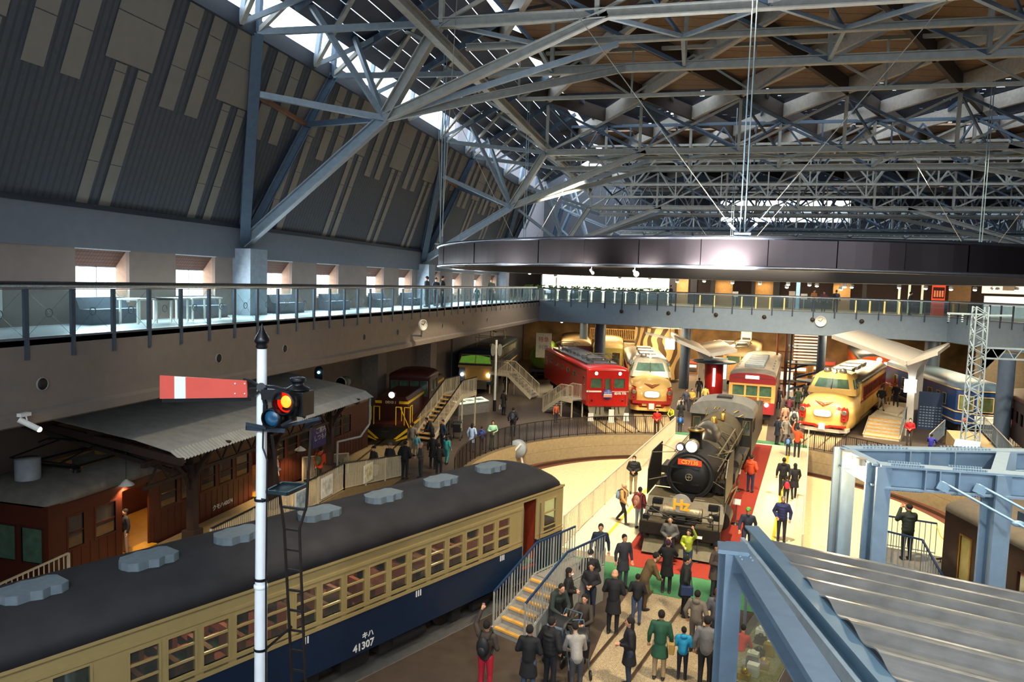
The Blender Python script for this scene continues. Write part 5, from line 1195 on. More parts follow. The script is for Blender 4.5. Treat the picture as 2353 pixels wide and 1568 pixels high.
b.loft(rings,close=False); b.build('roof',mat('blue_grey_roof','54687a',.45,.3,.1,3),Bc)
b=MB(); b.prism([(-.62,1.62),(.62,1.62),(.58,1.3),(.3,1.12),(-.3,1.12),(-.58,1.3)],'y',-.1,-.04); b.build('tail_sign',mat('tail_sign_cream','ead9b4',.4,emit='ead9b4',es=.4),Bc)
text('あさかぜ',.24,'tail_sign_letters',mat('sign_grey_blue','5c6c86',.5),Bc,TM((0,-.11,1.42),(1,0,0),(0,0,1)),.003)
for s_ in (-1,1): b=MB(); b.ell((s_*1.0,.42,1.3),(.1,.1,.1)); b.build('tail_lamp',mat('tail_lit','ff4a3a',.3,emit='ff3a2a',es=1.5),Bc)
b=MB(); b.box(-1.445,-1.43,6.3,7.4,1.22,1.52); b.box(-1.445,-1.43,8.4,8.8,1.3,1.6); b.build('side_board',m_white,Bc); b=MB(); b.box(-1.2,1.2,.8,15.5,.4,.9); b.build('underframe',m_under,Bc)
for u in (3.4,13): bogie(Bc,u)
# ================= ORANGE COMMUTER CAR =================
m_or=mat('commuter_orange','c8521c',.4,0,.06,5)
O=vehicle('orange_commuter_car','orange commuter train behind the right bonnet express under the gallery','train',15.3,69,83,1.05)
ow=[(1.5+1.1*i,2.2+1.1*i,1.9,2.65) for i in range(14)]
body(O,18,2.8,[(.9,3.15,m_or)],ow,[(-1.15,-.45,1.9,2.55),(-.3,.3,1.9,2.55),(.45,1.15,1.9,2.55)])
for x0,x1 in ((-1.15,-.45),(-.3,.3),(.45,1.15)): fwin(O,x0,x1,1.9,2.55,m_or,mat('pale_lit_glass','a9b08a',.3,emit='98a070',es=.15),fw=.03)
for s_ in (-1,1):
    for (a,c,z0,z1) in ow: swin(O,s_,2.8,a,c,z0,z1,m_or,mat('pale_lit_glass','a9b08a'),fw=.03)
roof(O,18,2.8,3.12,3.68,mat('slate_roof','565a5e',.5),(.05,.3)); b=MB(); b.prism(warc(2.8,3.12,3.62,14),'y',-.02,.06); b.build('front_arch',m_or,O)
for x in (-.75,.75): b=MB(); b.box(x-.4,x+.4,-.06,-.02,2.95,3.2); b.build('route_box',m_white2,O)
b=MB(); b.lathe([(.001,-.12),(.2,-.1),(.22,.05)],(0,0,3.35),14,0,'y'); b.build('headlight',m_white2,O)
for u in (2.5,14.5): bogie(O,u)
# ================= OLD BROWN CARS AND THE WOODEN PLATFORM CANOPY (left) =================
m_wb=mat('varnished_brown','4c1f12',.4,0,.12,4); m_wbd=mat('brown_trim','3c1a10',.5)
Ln=vehicle('wooden_electric_car','long varnished brown electric car at the old platform under the gallery','railcar',-16.95,14.7,90,1.0)
ln=[(.6,1.1,1.9,2.75),(1.5,2.2,1.9,2.75)]+[(4.0+.95*i,4.7+.95*i,2.0,2.8) for i in range(5)]+[(10.2+.95*i,10.9+.95*i,2.0,2.8) for i in range(7)]
ld=[(2.45,3.5,1.05,2.95),(8.75,9.75,1.05,2.95)]
body(Ln,18.5,2.7,[(.85,3.2,m_wb)],{'l':ln,'r':ln+ld},[(-1.15,-.5,1.7,2.6),(-.3,.3,1.7,2.6),(.5,1.15,1.7,2.6)])
for x0,x1 in ((-1.15,-.5),(-.3,.3),(.5,1.15)): fwin(Ln,x0,x1,1.7,2.6,m_wbd,m_cabglass)
for (a,c,z0,z1) in ln: swin(Ln,1,2.7,a,c,z0,z1,m_wb,m_pane,(z0+.4,))
roof(Ln,18.6,2.7,3.18,3.75,mat('canvas_roof','757066',.8,0,.2,3,bump=.1),(.9,.5))
b=MB(); b.box(-1.2,1.2,.1,18.3,1.0,1.06); b.build('floor_panel',mat('amber_floor','b07a2e',.5),Ln)
b=MB(); b.box(1.1,1.55,2.4,3.6,1.03,1.07); b.box(1.1,1.55,8.7,9.8,1.03,1.07); b.build('door_ramp',mat('ramp_yellow','e0a02a',.5),Ln)
lettering(Ln,'クモハ40074',.2,7.0,1.25,1,2.7,m_white,'number_lettering',.004)
b=MB()
for i in range(60):
    if not (2.4<.1+.3*i<3.6 or 8.7<.1+.3*i<9.8): b.box(1.352,1.36,.1+.3*i,.12+.3*i,.9,1.9)
b.build('tongue_grooves',m_wbd,Ln)['kind']='stuff'
b=MB(); 
for s_ in (-1,1): b.tube((s_*.55,1.5,3.75),(s_*.55,9,3.75),.04,6)
for i in range(6): b.box(.45,.62,1.6+1.4*i,1.85+1.4*i,3.62,3.78); b.box(-.2,.1,1.8+1.3*i,2.0+1.3*i,3.7,3.85)
b.build('roof_walk',mat('tan_conduit','96703e',.6),Ln); b=MB(); b.lathe([(.3,0),(.3,.55),(.001,.56)],(.2,.5,3.7),18); b.build('roof_tank',mat('pale_tank','9da3a6',.6),Ln)
panto(Ln,2.4,3.72,1.5,.38,m_black,'pantograph',1.5)
point('car_light',(-17,20,2.9),25,WARM,.1); point('car_light',(-17,27,2.9),20,WARM,.1)
for u in (3,15): bogie(Ln,u)
L2=vehicle('wooden_trailer_car','second brown wooden car with dark blue poster beyond the canopy post','railcar',-15.6,27.4,97,.95) if False else None
b=MB(); b.box(1.37,1.4,13.0,14.4,1.9,2.95); b.build('poster',mat('poster_indigo','3b357c',.6),Ln); text('ご案内\nしつもん',.3,'poster_lettering',m_white,Ln,TM((1.41,13.7,2.45),(0,1,0),(0,0,1)),.003)
# platform
m_plat=mat('platform_surface','8f7a55',.75,0,.12,5); m_amb=mat('amber_kerb','d99a35',.6)
b=MB(); b.box(-15.5,-12.9,8,25.5,0,1.0); b.prism([(25.5,0),(25.5,1.0),(31.5,0)],'x',-15.5,-12.9); b.build('station_platform',m_plat,None,'tan old station platform beside the brown electric car','platform')
barfence('white slatted railing along the edge of the old platform ramp',[(-12.95,17.5,1.0),(-12.95,25.5,1.0),(-12.95,31.3,.05)],1.05,m_fw,.1,rail=m_black)
barfence('short white railing at the end of the platform ramp by the wooden car',[(-15.3,26.5,.85),(-15.3,30.5,.15)],1.0,m_fw,.12,rail=m_fw); barfence('white stair railing beside the near doorway of the brown car',[(-15.2,11.0,.9),(-15.2,14.9,1.0)],1.0,m_fw,.14,rail=m_fw)
for i,(y,c1,lab) in enumerate(((22.3,'9db0c0','small framed picture panel hanging left on the ramp railing'),(24.1,'e9e2cf','framed panel with a train picture in the middle of the ramp railing'),(27.6,'e0d2ac','framed panel hanging right on the ramp railing'))):
    t=thing('picture_panel',lab,'picture',(-12.93,y,1.15 if y<26 else .8)); b=MB(); b.box(0,.03,-.42,.42,0,.75); b.build('frame',m_white,t); b=MB(); b.box(.03,.035,-.36,.36,.06,.69); b.build('picture',mat('pic_'+c1,c1,.6,0,.5,5),t)
# canopy: corrugated sloping roof on braced posts
Cn=thing('platform_canopy','grey corrugated canopy over the old platform beside the brown car','canopy')
m_cor=mat('corrugated_grey','a5a49e',.6,.2,.12,3); m_wood=mat('dark_timber','2d1c14',.7,0,.2,6)
b=MB(); y=16.3; pts=[]; n=0
ys_=[16.3+.07*i for i in range(int((28.1-16.3)/.07)+1)]
top=[(-19.5,5.32),(-17.0,5.05),(-14.4,4.72),(-13.3,4.5),(-12.95,4.28)]
rings=[[(x,yy,z+(.018 if i%2 else -.018)) for x,z in top] for i,yy in enumerate(ys_)]
b.loft(rings,close=False,cap=False,smooth=False); o=b.build('roof_sheet',m_cor,Cn); sm=o.modifiers.new('thick','SOLIDIFY'); sm.thickness=.02
for y in (18.4,22.6,26.8):
    b=MB(); b.beam((-14.25,y,1.0),(-14.25,y,1.6),.42,.42); b.beam((-14.25,y,1.0),(-14.25,y,4.45),.24,.24); b.beam((-14.25,y,3.3),(-14.25,y,3.6),.34,.34); b.build('post',m_wood,Cn)
    b=MB(); b.beam((-18.8,y,4.95),(-13.0,y,4.25),.16,.22)
    for dx in (-1.6,.95): b.bars([(-14.25,y,3.0),(-14.25+dx*.3,y,3.6),(-14.25+dx*.7,y,4.1),(-14.25+dx,y,4.35)],.1,.12)
    for dy in (-1.3,1.3): b.bars([(-14.25,y,2.7),(-14.25,y+dy*.25,3.3),(-14.25,y+dy*.6,3.75),(-14.25,y+dy,3.9)],.08,.1)
    b.build('bracket',m_wood,Cn)
b=MB(); b.beam((-14.25,16.4,4.0),(-14.25,28,4.0),.12,.16); b.beam((-14.25,16.4,3.35),(-14.25,28,3.35),.07,.1)
for i in range(14): y=16.6+.8*i; b.beam((-14.25,y,3.38),(-14.25,y+.4,3.95),.05,.05); b.beam((-14.25,y+.4,3.95),(-14.25,y+.8,3.38),.05,.05)
b.build('lattice_beam',m_wood,Cn)
b=MB(); b.beam((-19.3,16.35,5.1),(-12.95,16.35,4.22),.1,.2)
for x in (-18.4,-17.2,-15.8): b.beam((x,16.2,5.05+(x+18)*-.13),(x,28,5.05+(x+18)*-.13),.1,.16)
b.beam((-18.9,16.4,4.9),(-14.3,18.4,3.2),.12,.12); b.build('rafter',m_wood,Cn)
b=MB(); b.poly([(-12.95,27.7,4.25),(-12.95,27.7,3.2),(-13.2,27.4,2.7),(-14.0,26.95,2.5),(-14.0,26.95,1.0)],.05,8); b.build('downpipe',mat('pipe_grey','8d8f8a',.5,.3),Cn)
for i,(px,py,Y,lab) in enumerate(((290,1115,17.2,'enamel pendant lamp hanging by the near car door'),(632,1080,23.4,'enamel pendant lamp behind the signal post'),(690,1035,25.6,'enamel pendant lamp left of the orange-jacketed visitor'))):
    p=atY(px,py,Y); t=thing('pendant_lamp',lab,'lamp',p); b=MB(); b.lathe([(.02,.16),(.05,.14),(.18,.05),(.22,0)],(0,0,0),18,0,'z',True,False); b.build('shade',mat('enamel_white','e8e4d4',.3),t)
    b=MB(); b.ell((0,0,.03),.06); b.build('bulb',m_lampon,t); b=MB(); b.tube((0,0,.15),(0,0,max(.5,4.6-p.z)),.008,5); b.build('cord',m_black,t); spot('pendant_light',(p.x,p.y,p.z-.05),(p.x,p.y,0),55,WARM,130,.5,.05)
p=atX(52,962,XW+.12); t=thing('wall_spotlight','white tubular spotlight fixed under the left fascia','spotlight',(XW+.1,p.y,p.z)); b=MB(); b.box(0,.12,-.12,.12,.05,.12); b.tube((.1,0,.08),(.14,0,-.05),.015,6); b.tube((.05,-.12,.0),(.32,.1,-.22),.06,12); b.build('housing',m_white,t); b=MB(); b.ell((.325,.105,-.225),.055); b.build('lens',m_lampon,t)
# ================= BROWN CAR AT THE RIGHT EDGE WITH VISITOR STAND =================
Rb=vehicle('brown_coach','very dark brown coach with white lining at the right edge','coach',8.35,23.15,-75,1.0)
rbw=[(3+1.3*i,3.8+1.3*i,1.9,2.6) for i in range(6)]
body(Rb,10,2.7,[(.8,3.2,mat('very_dark_brown','2c1b16',.35,0,.1,5))],{'l':rbw,'r':rbw+[(.75,1.2,1.5,2.7)]},[(-.9,.9,1.9,2.6)]); fwin(Rb,-.9,.9,1.9,2.6,m_wbd,m_paned)
for (a,c,z0,z1) in rbw: swin(Rb,1,2.7,a,c,z0,z1,m_wbd,m_paned)
swin(Rb,1,2.7,.75,1.2,1.5,2.7,m_brass,mat('amber_pane','9c8a50',.2,emit='8a7a3c',es=.15),name='door_window')
roof(Rb,10.3,2.7,3.18,3.62,mat('tan_grey_roof','8b7d68',.6),(.3,.3),-.15); b=MB(); b.box(-.2,.9,2.2,5.5,3.62,3.85); b.box(-1.0,-.6,1,8,3.55,3.72); b.build('roof_box',m_steeld,Rb)
b=MB(); 
for z in (1.0,1.75): b.box(1.355,1.365,1.6,9.8,z-.015,z+.015)
for u in (2.6,4.4): b.tube((1.42,u,1.3),(1.42,u+.5,1.2),.02,6)
b.build('white_lining',m_white,Rb)
for u in (2.5,7.5): bogie(Rb,u)
# ================= SEMAPHORE SIGNAL =================
SY=9.0
def SP(px,py,dy=0.0): return atY(px,py,SY+dy)
m_sw=mat('signal_white','e9eef0',.35,0,.03,4); m_sb=mat('signal_black','101317',.35,.1,.15,9); m_arm=mat('signal_red_enamel','d4574a',.4,0,.04,5)
pt=SP(602,800); Sg=thing('semaphore_signal','tall white semaphore signal post with red arm, glowing orange lens and ladder','signal',(pt.x,SY,0))
O_=Vector((pt.x,SY,0))
def L_(px,py,dy=0.0): return SP(px,py,dy)-O_
zt=pt.z; z1=SP(607,1350).z
b=MB(); b.tube((0,0,0),(0,0,z1),.088,20); b.tube((0,0,z1),(0,0,zt+.1),.082,20,.066); b.lathe([(.088,z1-.02),(.1,z1-.01),(.1,z1+.03),(.082,z1+.04)],(0,0,0),20,0,'z',True,False); b.build('post',m_sw,Sg)
b=MB(); b.lathe([(.07,zt+.02),(.085,zt+.05),(.075,zt+.09),(.1,zt+.11),(.105,zt+.14),(.09,zt+.18),(.05,zt+.25),(.015,zt+.33),(.004,zt+.37),(.001,zt+.38)],(0,0,-.03),22); b.build('finial',m_sb,Sg)
a=[L_(367,863,-.12),L_(367,917,-.12),L_(568,914,-.12),L_(566,875,-.12)]
def slabq(b,q,t,m=0):
    q=[Vector(p) for p in q]; o=Vector((0,t,0)); b.add(q+[p+o for p in q],[(0,1,2,3),(7,6,5,4),(0,4,5,1),(1,5,6,2),(2,6,7,3),(3,7,4,0)],m)
ab=MB(); slabq(ab,a,.02); arm=ab.build('signal_arm',m_arm,Sg)
def lerpq(t): return a[0].lerp(a[3],t),a[1].lerp(a[2],t)
p0,p1=lerpq(.175); p2,p3=lerpq(.305); o=Vector((0,-.004,0)); b=MB(); slabq(b,[p0+o,p1+o,p3+o,p2+o],.004); b.build('white_band',m_sw,arm)
b=MB()
for px,py in ((540,882),(562,882),(540,905),(562,905)): b.ell(L_(px,py,-.125),.011)
b.build('rivets',m_sw,arm)
b=MB(); slabq(b,[L_(372,917,-.05),L_(372,925,-.05),L_(575,922,-.05),L_(575,914,-.05)],.02); b.bars([L_(560,872,-.1),L_(578,876,-.1),L_(596,888,-.1)],.03,.03); b.bars([L_(566,912,-.1),L_(584,910,-.1),L_(598,898,-.1)],.03,.03); b.bars([L_(575,893,-.12),L_(612,893,-.12)],.05,.02); b.tube(L_(600,890,-.16),L_(600,890,.1),.06,14); b.build('arm_bracket',m_sb,Sg)  # black slab paints the shadow along the arm's backing edge
b=MB(); c1=L_(657,925,-.1); c2=L_(629,960,-.1)
for c,r in ((c1,.165),(c2,.14)):
    b.lathe([(r-.018,-.09),(r,-.09),(r+.004,.05),(r-.03,.06)],tuple(c),26,0,'y',True,False)
b.bars([L_(600,888,-.1),L_(630,890,-.1),c1+Vector((.02,0,.16))],.05,.04); b.bars([L_(602,896,-.1),L_(610,930,-.1),c2+Vector((-.13,0,.06))],.05,.04); b.bars([c1+Vector((.15,0,-.06)),L_(672,965,-.06),c2+Vector((.12,0,-.1))],.04,.04)
b.beam(L_(606,905,-.08),L_(652,905,-.02),.2,.14); b.build('spectacle_casting',m_sb,Sg)
b=MB(); b.ell(c1+Vector((.02,-.03,.015)),(.08,.02,.085),18,10); b.build('glowing_lens',mat('lens_glow','ff7a1e',.3,emit='ff5a14',es=2.6),Sg)['label']='glowing orange signal lens'
b=MB(); b.lathe([(.001,.02),(.145,.02)],tuple(c1),24,0,'y'); b.build('red_lens_rim',mat('lens_red','c81408',.25,emit='d81c08',es=.8),Sg)
b=MB(); b.ell(c2+Vector((0,-.03,0)),(.118,.04,.118),20,12); b.build('blue_lens',mat('lens_blue','144a6c',.25,0,.2,6,spec=.9),Sg)['label']='dark blue signal lens'
b=MB(); lp=L_(682,925,.12); b.box(lp.x-.14,lp.x+.16,lp.y-.12,lp.y+.2,lp.z-.18,lp.z+.16); b.lathe([(.15,.16),(.17,.19),(.08,.24),(.08,.28),(.11,.29),(.11,.34),(.02,.36),(.001,.36)],(lp.x,lp.y+.03,lp.z),16); b.tube((lp.x,lp.y,lp.z),(c1.x,c1.y+.02,c1.z),.12,16); b.box(lp.x-.25,lp.x-.05,lp.y-.1,lp.y+.1,lp.z-.28,lp.z+.0); b.build('lamp_case',m_sb,Sg,bevel=.01)
b=MB(); b.bars([L_(566,985,0),L_(566,975,-.15),L_(612,984,-.12)],.02,.05); b.beam(L_(568,984,-.12),L_(655,990,-.05),.04,.06); b.beam(L_(612,988,0),L_(735,962,.1),.05,.04); b.beam(L_(735,962,.1),L_(700,985,.3),.04,.04); b.build('lamp_shelf',mat('shelf_blue_black','22303c',.4,.2),Sg)
b=MB()
for py in (984,1148,1331,1492): c=L_(607,py); b.lathe([(.095,c.z-.02),(.1,c.z),(.095,c.z+.02)],(0,0,0),20,0,'z',True,False)
b.poly([L_(606,930,-.1),L_(604,1030,-.12),L_(614,1058,-.12),L_(611,1340,-.12),L_(611,1568,-.12),Vector((.0,-.13,.2))],.012,6); b.build('clamp_bands_and_rod',m_sb,Sg)
# service platform: grid of bars in an oblique frame
g0,g1,g2,g3=L_(612,1127,.0),L_(650,1113,.45),L_(706,1128,.5),L_(660,1150,.0); zc=g0.z-.02
q=[Vector((v.x,v.y,zc)) for v in (g0,g1,g2,g3)]; b=MB(); b.bars(q+[q[0]],.035,.05)
for i in range(1,14): b.beam(q[0].lerp(q[3],i/14),q[1].lerp(q[2],i/14),.012,.02)
b.beam(L_(590,1140,-.05),L_(606,1152,-.05),.03,.05); b.build('service_platform',mat('platform_blue_black','1c3038',.4,.3),Sg)
m_lad=mat('ladder_black','1d1714',.5,.2,.15,8); Ld=[];lx0=L_(655,1214,.25); lx1=L_(688,1214,.25)
def at(px,py): return L_(px,py,.3)
b=MB(); s0=[at(624,1000),at(653,1214),at(663,1400),at(671,1568)]; s1=[at(715,985),at(704,1165),at(688,1216),at(695,1400),at(702,1568)]
s0.append(Vector((s0[-1].x+.02,s0[-1].y,0.0))); s1.append(Vector((s1[-1].x+.02,s1[-1].y,0.0)))
b.bars(s0,.03,.03); b.bars(s1,.03,.03); 
b.beam(at(650,1165),at(704,1172),.04,.03); b.beam(at(671,1440),L_(611,1492),.02,.03); b.build('ladder_stile',m_lad,Sg)
def interp(s,z):
    for p,q_ in zip(s,s[1:]):
        if (p.z-z)*(q_.z-z)<=0 and abs(p.z-q_.z)>1e-6: return p.lerp(q_,(p.z-z)/(p.z-q_.z))
    return s[-1]
z=at(655,1216).z
while z>.1:
    b=MB(); b.beam(interp(s0,z),interp(s1,z),.022,.03); b.build('ladder_rung',m_lad,Sg); z-=.3
# ================= BLUE-GREY PORTAL FRAMES AND CANOPY ROOF (right foreground) =================
m_fr=mat('frame_steel','879dae',.5,.15,.07,5)
Nf=thing('steel_frame','large blue-grey steel column with sloping beam at the bottom right','frame')
ct=G(1680,1262,6.0); b=MB(); b.hbeam((ct.x,ct.y,0),(ct.x,ct.y,ct.z),.22,.24,.02,0,(-.28,.96,0)); b.build('column',m_fr,Nf)
p=G(1690,1272,5.85); q=G(1876,1568,5.85); d=(q-p); b=MB(); b.hbeam(p-d*.02,p+d*2.2,.24,.24,.02); b.build('beam',m_fr,Nf)
b=MB(); b.box(ct.x-.16,ct.x+.2,ct.y-.16,ct.y+.16,ct.z-.02,ct.z+.03)
for i in range(4):
    for j in range(2): c=p+d*(.1+.03*i)+Vector((.06*(-1)**j,0,.13)); b.ell(c,.022,6,4)
b.build('end_plate',m_fr,Nf)
# roof
RZ=5.5; A=G(1728,1234,RZ); B_=G(2353,1364,RZ); Cc=G(2010,1568,RZ); e1=(B_-A).normalized(); e2=(Cc-A).normalized()
Rf=thing('canopy_roof','ribbed grey metal canopy roof with blue edge gutter filling the bottom right corner','roof')
b=MB(); rings=[]; Lr=13.0; n2=int(9.0/.055)
for j in range(n2+1):
    t_=j*.055; w_=.04*math.sin(2*PI*t_/.62)
    arch=.22*math.sin(min(1,t_/7.0)*PI)
    rings.append([A+e1*(.08+Lr*k/6)+e2*t_+Vector((0,0,w_+arch-.02)) for k in range(7)])
b.loft(rings,close=False,cap=False,smooth=False); o=b.build('ribbed_sheet',mat('galvanised_roof','b4b3ac',.3,.5,.2,3.5,bump=.5),Rf); s_=o.modifiers.new('thick','SOLIDIFY'); s_.thickness=.015; s_.offset=-1
b=MB(); b.hbeam(A-e2*.05+Vector((0,0,.02)),A+e2*9+Vector((0,0,.02)),.2,.24,.02); b.build('edge_gutter',mat('gutter_blue','8fb0c4',.35,.3,.06,5),Rf)
b=MB(); b.beam(A+e1*-.14+Vector((0,0,-.12)),A+e1*-.14+e2*9+Vector((0,0,-.12)),.06,.16); b.build('lit_edge_face',mat('edge_lit_white','d6e2e6',.4),Rf)  # white strip paints the lit vertical face of the gutter
for k in (1.2,6.0): 
    for j in (.6,5.4): c=A+e1*k+e2*j; b=MB(); b.beam((c.x,c.y,0),(c.x,c.y,RZ-.1),.16,.16,0,(1,0,0)); b.build('support_post',m_fr,Rf)
for k in range(5): c=A+e1*(.5+2.4*k); b=MB(); b.beam(c+Vector((0,0,-.1)),c+e2*9+Vector((0,0,-.1)),.1,.16); b.build('purlin',m_fr,Rf)
# portals
PZ=6.2; P1=G(1941,1052,PZ); P2=G(2018,1092,PZ); P3=G(2305,1058,PZ); P4=G(2290,1112,PZ)
Pf=thing('portal_frame','pair of blue-grey steel portal frames with bolted beams and spotlights at the right','frame')
for c in (P1,P2,P3,P4): b=MB(); b.hbeam((c.x,c.y,0),(c.x,c.y,PZ+.17),.27,.27,.025,0,(-.4,.92,0)); b.build('column',m_fr,Pf)
for c,e_ in ((P1,P3),(P2,P4)):
    dd_=(e_-c).normalized(); b=MB(); b.hbeam(c,e_+dd_*3.5,.28,.36,.025); b.build('beam',m_fr,Pf)
    b=MB()
    for seg in (.1,.62):
        for i in range(13):
            s_=c.lerp(e_,seg+i*.022)
            for o_ in (-.1,.1): v=s_+Vector((-dd_.y*o_,dd_.x*o_,0)); b.tube(v+Vector((0,0,.17)),v+Vector((0,0,.23)),.018,6); b.tube(v+Vector((0,0,-.17)),v+Vector((0,0,-.22)),.018,6)
    b.build('bolt_row',m_fr,Pf)['kind']='stuff'
    b=MB()
    for t_ in (.38,.5,.66): s_=c.lerp(e_,t_); b.beam(s_+Vector((0,0,-.17)),s_+Vector((0,0,.17)),.3,.02,0,(dd_.x,dd_.y,0))
    b.build('stiffener',m_fr,Pf)
b=MB(); b.hbeam(P1,P2,.2,.34,.025); b.build('short_beam',m_fr,Pf); b=MB(); b.hbeam(P3,P4,.2,.34,.025); b.build('short_beam',m_fr,Pf)
for t_,m_ in ((.2,0),(.62,1)):
    c=P1.lerp(P2,t_)+Vector((-.1,-.16,.04)); h=thing('frame_spotlight','glowing spotlight on the short beam of the portal frame, '+('farther one' if m_==0 else 'nearer one'),'spotlight',c); b=MB(); b.tube((0,0,.16),(0,0,.04),.09,12); b.build('housing',m_vr,h); b=MB(); b.ell((0,-.02,0),.07); b.build('bulb',m_lampon,h)
point('frame_lamp',P1.lerp(P2,.4)+Vector((-.3,-.4,-.1)),60,WARM,.08)
for t_,en in ((.52,(2170,1135)),(.82,(2353,1160))):
    s_=P2.lerp(P4,t_); e_=Vector((s_.x+1.6,s_.y-.9,PZ-.75)); h=thing('tie_rod','pale blue tie rod with turnbuckle hanging from the portal beam, '+('left' if t_<.6 else 'right')+' one of two','tie rod'); b=MB(); b.poly([s_+Vector((0,-.16,0)),e_],.022,8); b.build('rod',mat('tie_blue','9ab8c8',.35,.3),h); m_=s_.lerp(e_,.6); b=MB(); b.ell(m_+Vector((0,-.04,0)),(.1,.04,.05)); b.beam(s_+Vector((-.06,-.17,-.04)),s_+Vector((.1,-.2,-.1)),.04,.14); b.build('turnbuckle',mat('tie_blue','9ab8c8'),h)
# ================= LATTICE MAST =================
Mp=G(2226,1047); top=SP(2257,705); hz=(CAMZ-(0))  
mx=Mp; mt=atY(2257,705,Mp.y); Ms=thing('lattice_mast','tall pale blue lattice mast with wire bracket standing right of the pit','mast',(mx.x,mx.y,0))
w0,w1=.75/2,.62/2; H_=mt.z; 
for sx_ in (-1,1):
    for sy_ in (-1,1): b=MB(); b.beam((sx_*w0,sy_*w0,0),(sx_*w1,sy_*w1,H_),.07,.07); b.build('leg',mat('mast_blue','9fb2bd',.45,.2,.06,5),Ms)
n=22
b=MB()
for i in range(n):
    z0_=H_*i/n; z1_=H_*(i+1)/n; wa=w0+(w1-w0)*i/n; wb=w0+(w1-w0)*(i+1)/n; q=1 if i%2 else -1
    b.beam((q*wa,-wa,z0_),(-q*wb,-wb,z1_),.04,.04); b.beam((-wa,q*wa,z0_),(-wb,-q*wb,z1_),.04,.04); b.beam((q*wa,wa,z0_),(-q*wb,wb,z1_),.04,.04); b.beam((wa,q*wa,z0_),(wb,-q*wb,z1_),.04,.04)
b.build('lacing',mat('mast_blue','9fb2bd'),Ms)
b=MB(); b.beam((-1.7,0,H_-.45),(.3,0,H_-.45),.08,.1); b.beam((.2,0,H_-.5),(1.6,0,H_-.45),.08,.1)
for x in (-1.6,-.9): 
    for k in range(4): b.lathe([(.02,-.12*k),(.08,-.12*k-.05),(.02,-.12*k-.09)],(x,0,H_-.5),10)
b.build('insulator_arm',mat('mast_blue','9fb2bd'),Ms)
b=MB(); b.beam((.3,0,H_-2.35),(6,0,H_-2.3),.08,.1); b.beam((.3,0,H_-2.95),(6,0,H_-2.9),.08,.1)
for i in range(7): b.beam((.3+.8*i,0,H_-2.95),(.7+.8*i,0,H_-2.3),.04,.04); b.beam((.7+.8*i,0,H_-2.3),(1.1+.8*i,0,H_-2.95),.04,.04)
b.add([(.3,0,H_-2.3),(1.5,0,H_-2.3),(.3,0,H_-3.8)],[(0,1,2),(2,1,0)]); b.build('bracket_truss',mat('mast_blue','9fb2bd'),Ms)
# ================= MID CANOPIES =================
def butterfly(label,org,adeg,u0,u1,vl,zl,vr,zr,zc,cols,lattice=0):
    t=vehicle('concrete_canopy',label,'canopy',org[0],org[1],adeg); b=MB()
    for v0,z0_,v1,z1_ in ((vl,zl,0,zc),(0,zc,vr,zr)): b.prism([(v0,z0_),(v1,z1_),(v1,z1_+.14),(v0,z0_+.14)],'y',u0,u1)
    b.build('roof_slab',mat('canopy_white','968f84',.6,0,.06,5),t)
    b=MB(); 
    for u in (u0,u1): b.beam((vl,u,zl+.02),(0,u,zc+.02),.2,.26); b.beam((0,u,zc+.02),(vr,u,zr+.02),.2,.26)
    b.beam((vl,u0,zl),(vl,u1,zl),.16,.24); b.beam((vr,u0,zr),(vr,u1,zr),.16,.24); b.build('edge_beam',mat('canopy_edge','b0aaa0',.55,0,.05,6),t)
    for u in cols:
        b=MB(); rg=[]
        for z,h in ((0,.24),(zc-1.3,.2),(zc-.7,.26),(zc-.3,.45),(zc,.8)): rg.append([(-h,u-.16,z),(h,u-.16,z),(h,u+.16,z),(-h,u+.16,z)])
        b.loft(rg,smooth=False); b.build('pier',mat('pier_white','c8c4ba',.55,0,.05,5),t)
    if lattice:
        b=MB()
        for k in range(4): u=u0-.1-.0; b.beam((vl-.6-.62*k,u0+.1,zl+.1+.09*k),(vl-.6-.62*k,u0+2.6,zl+.1+.09*k),.07,.05)
        for uu in (u0+.1,u0+1.35,u0+2.6): b.beam((vl,uu,zl),(vl-2.6,uu,zl+.5),.07,.05)
        b.build('open_lattice',mat('pier_white','c8c4ba'),t)
    return t
butterfly('pale concrete platform canopy with flared piers right of the cream bonnet express',(13.7,52.6),70,-3.6,6.5,-4.3,6.35,1.5,5.75,5.0,(0,5))
butterfly('white platform canopy with open lattice tip under the far gallery',(1.0,62.0),95,-1.5,9,-2.6,4.9,1.9,4.35,3.9,(1.0,6.5),1)
t=thing('lit_pier_sign','glowing white box sign on the pier of the right platform canopy','sign',(13.5,52.2,2.9)); b=MB(); b.box(-.35,.35,-.12,.0,0,.85); b.build('lit_box',mat('white_lit','ffffff',.3,emit='fffaf0',es=3),t)
# stairs beside the right bonnet express and deck
a0=G(2027,1012); stairs('platform_steps','wide pale platform steps with amber nosings beside the right bonnet express','',0,1,1,1,1,0,m_tread,m_stairg,m_stairg) if False else None
stairs('platform_steps','wide pale platform steps with amber nosings beside the right bonnet express',(a0.x,a0.y+.3,0),R_(70-90),2.05,6,.17,.36,9,mat('pale_step','c7bda4',.6),mat('pale_step_side','b8ae98',.6),m_stairg,.9,m_edge,True,False)
barfence('grey handrail along the right side of the platform steps',[(a0.x+1.1,a0.y+.3,.1),(a0.x+1.85,a0.y+2.3,1.0),(a0.x+4.6,a0.y+10,1.0)],.9,m_steel,.5,rail=m_steel)
t=thing('lattice_display_screen','dark blue display wall with small white cut-outs beside the canopy pier','screen',(G(2136,985).x,G(2136,985).y-.6,0),-.15)
b=MB(); b.box(-.95,.95,-.05,.05,.0,2.6); b.build('panel',mat('screen_blue','2b3e5c',.6,0,.08,6),t)
b=MB()
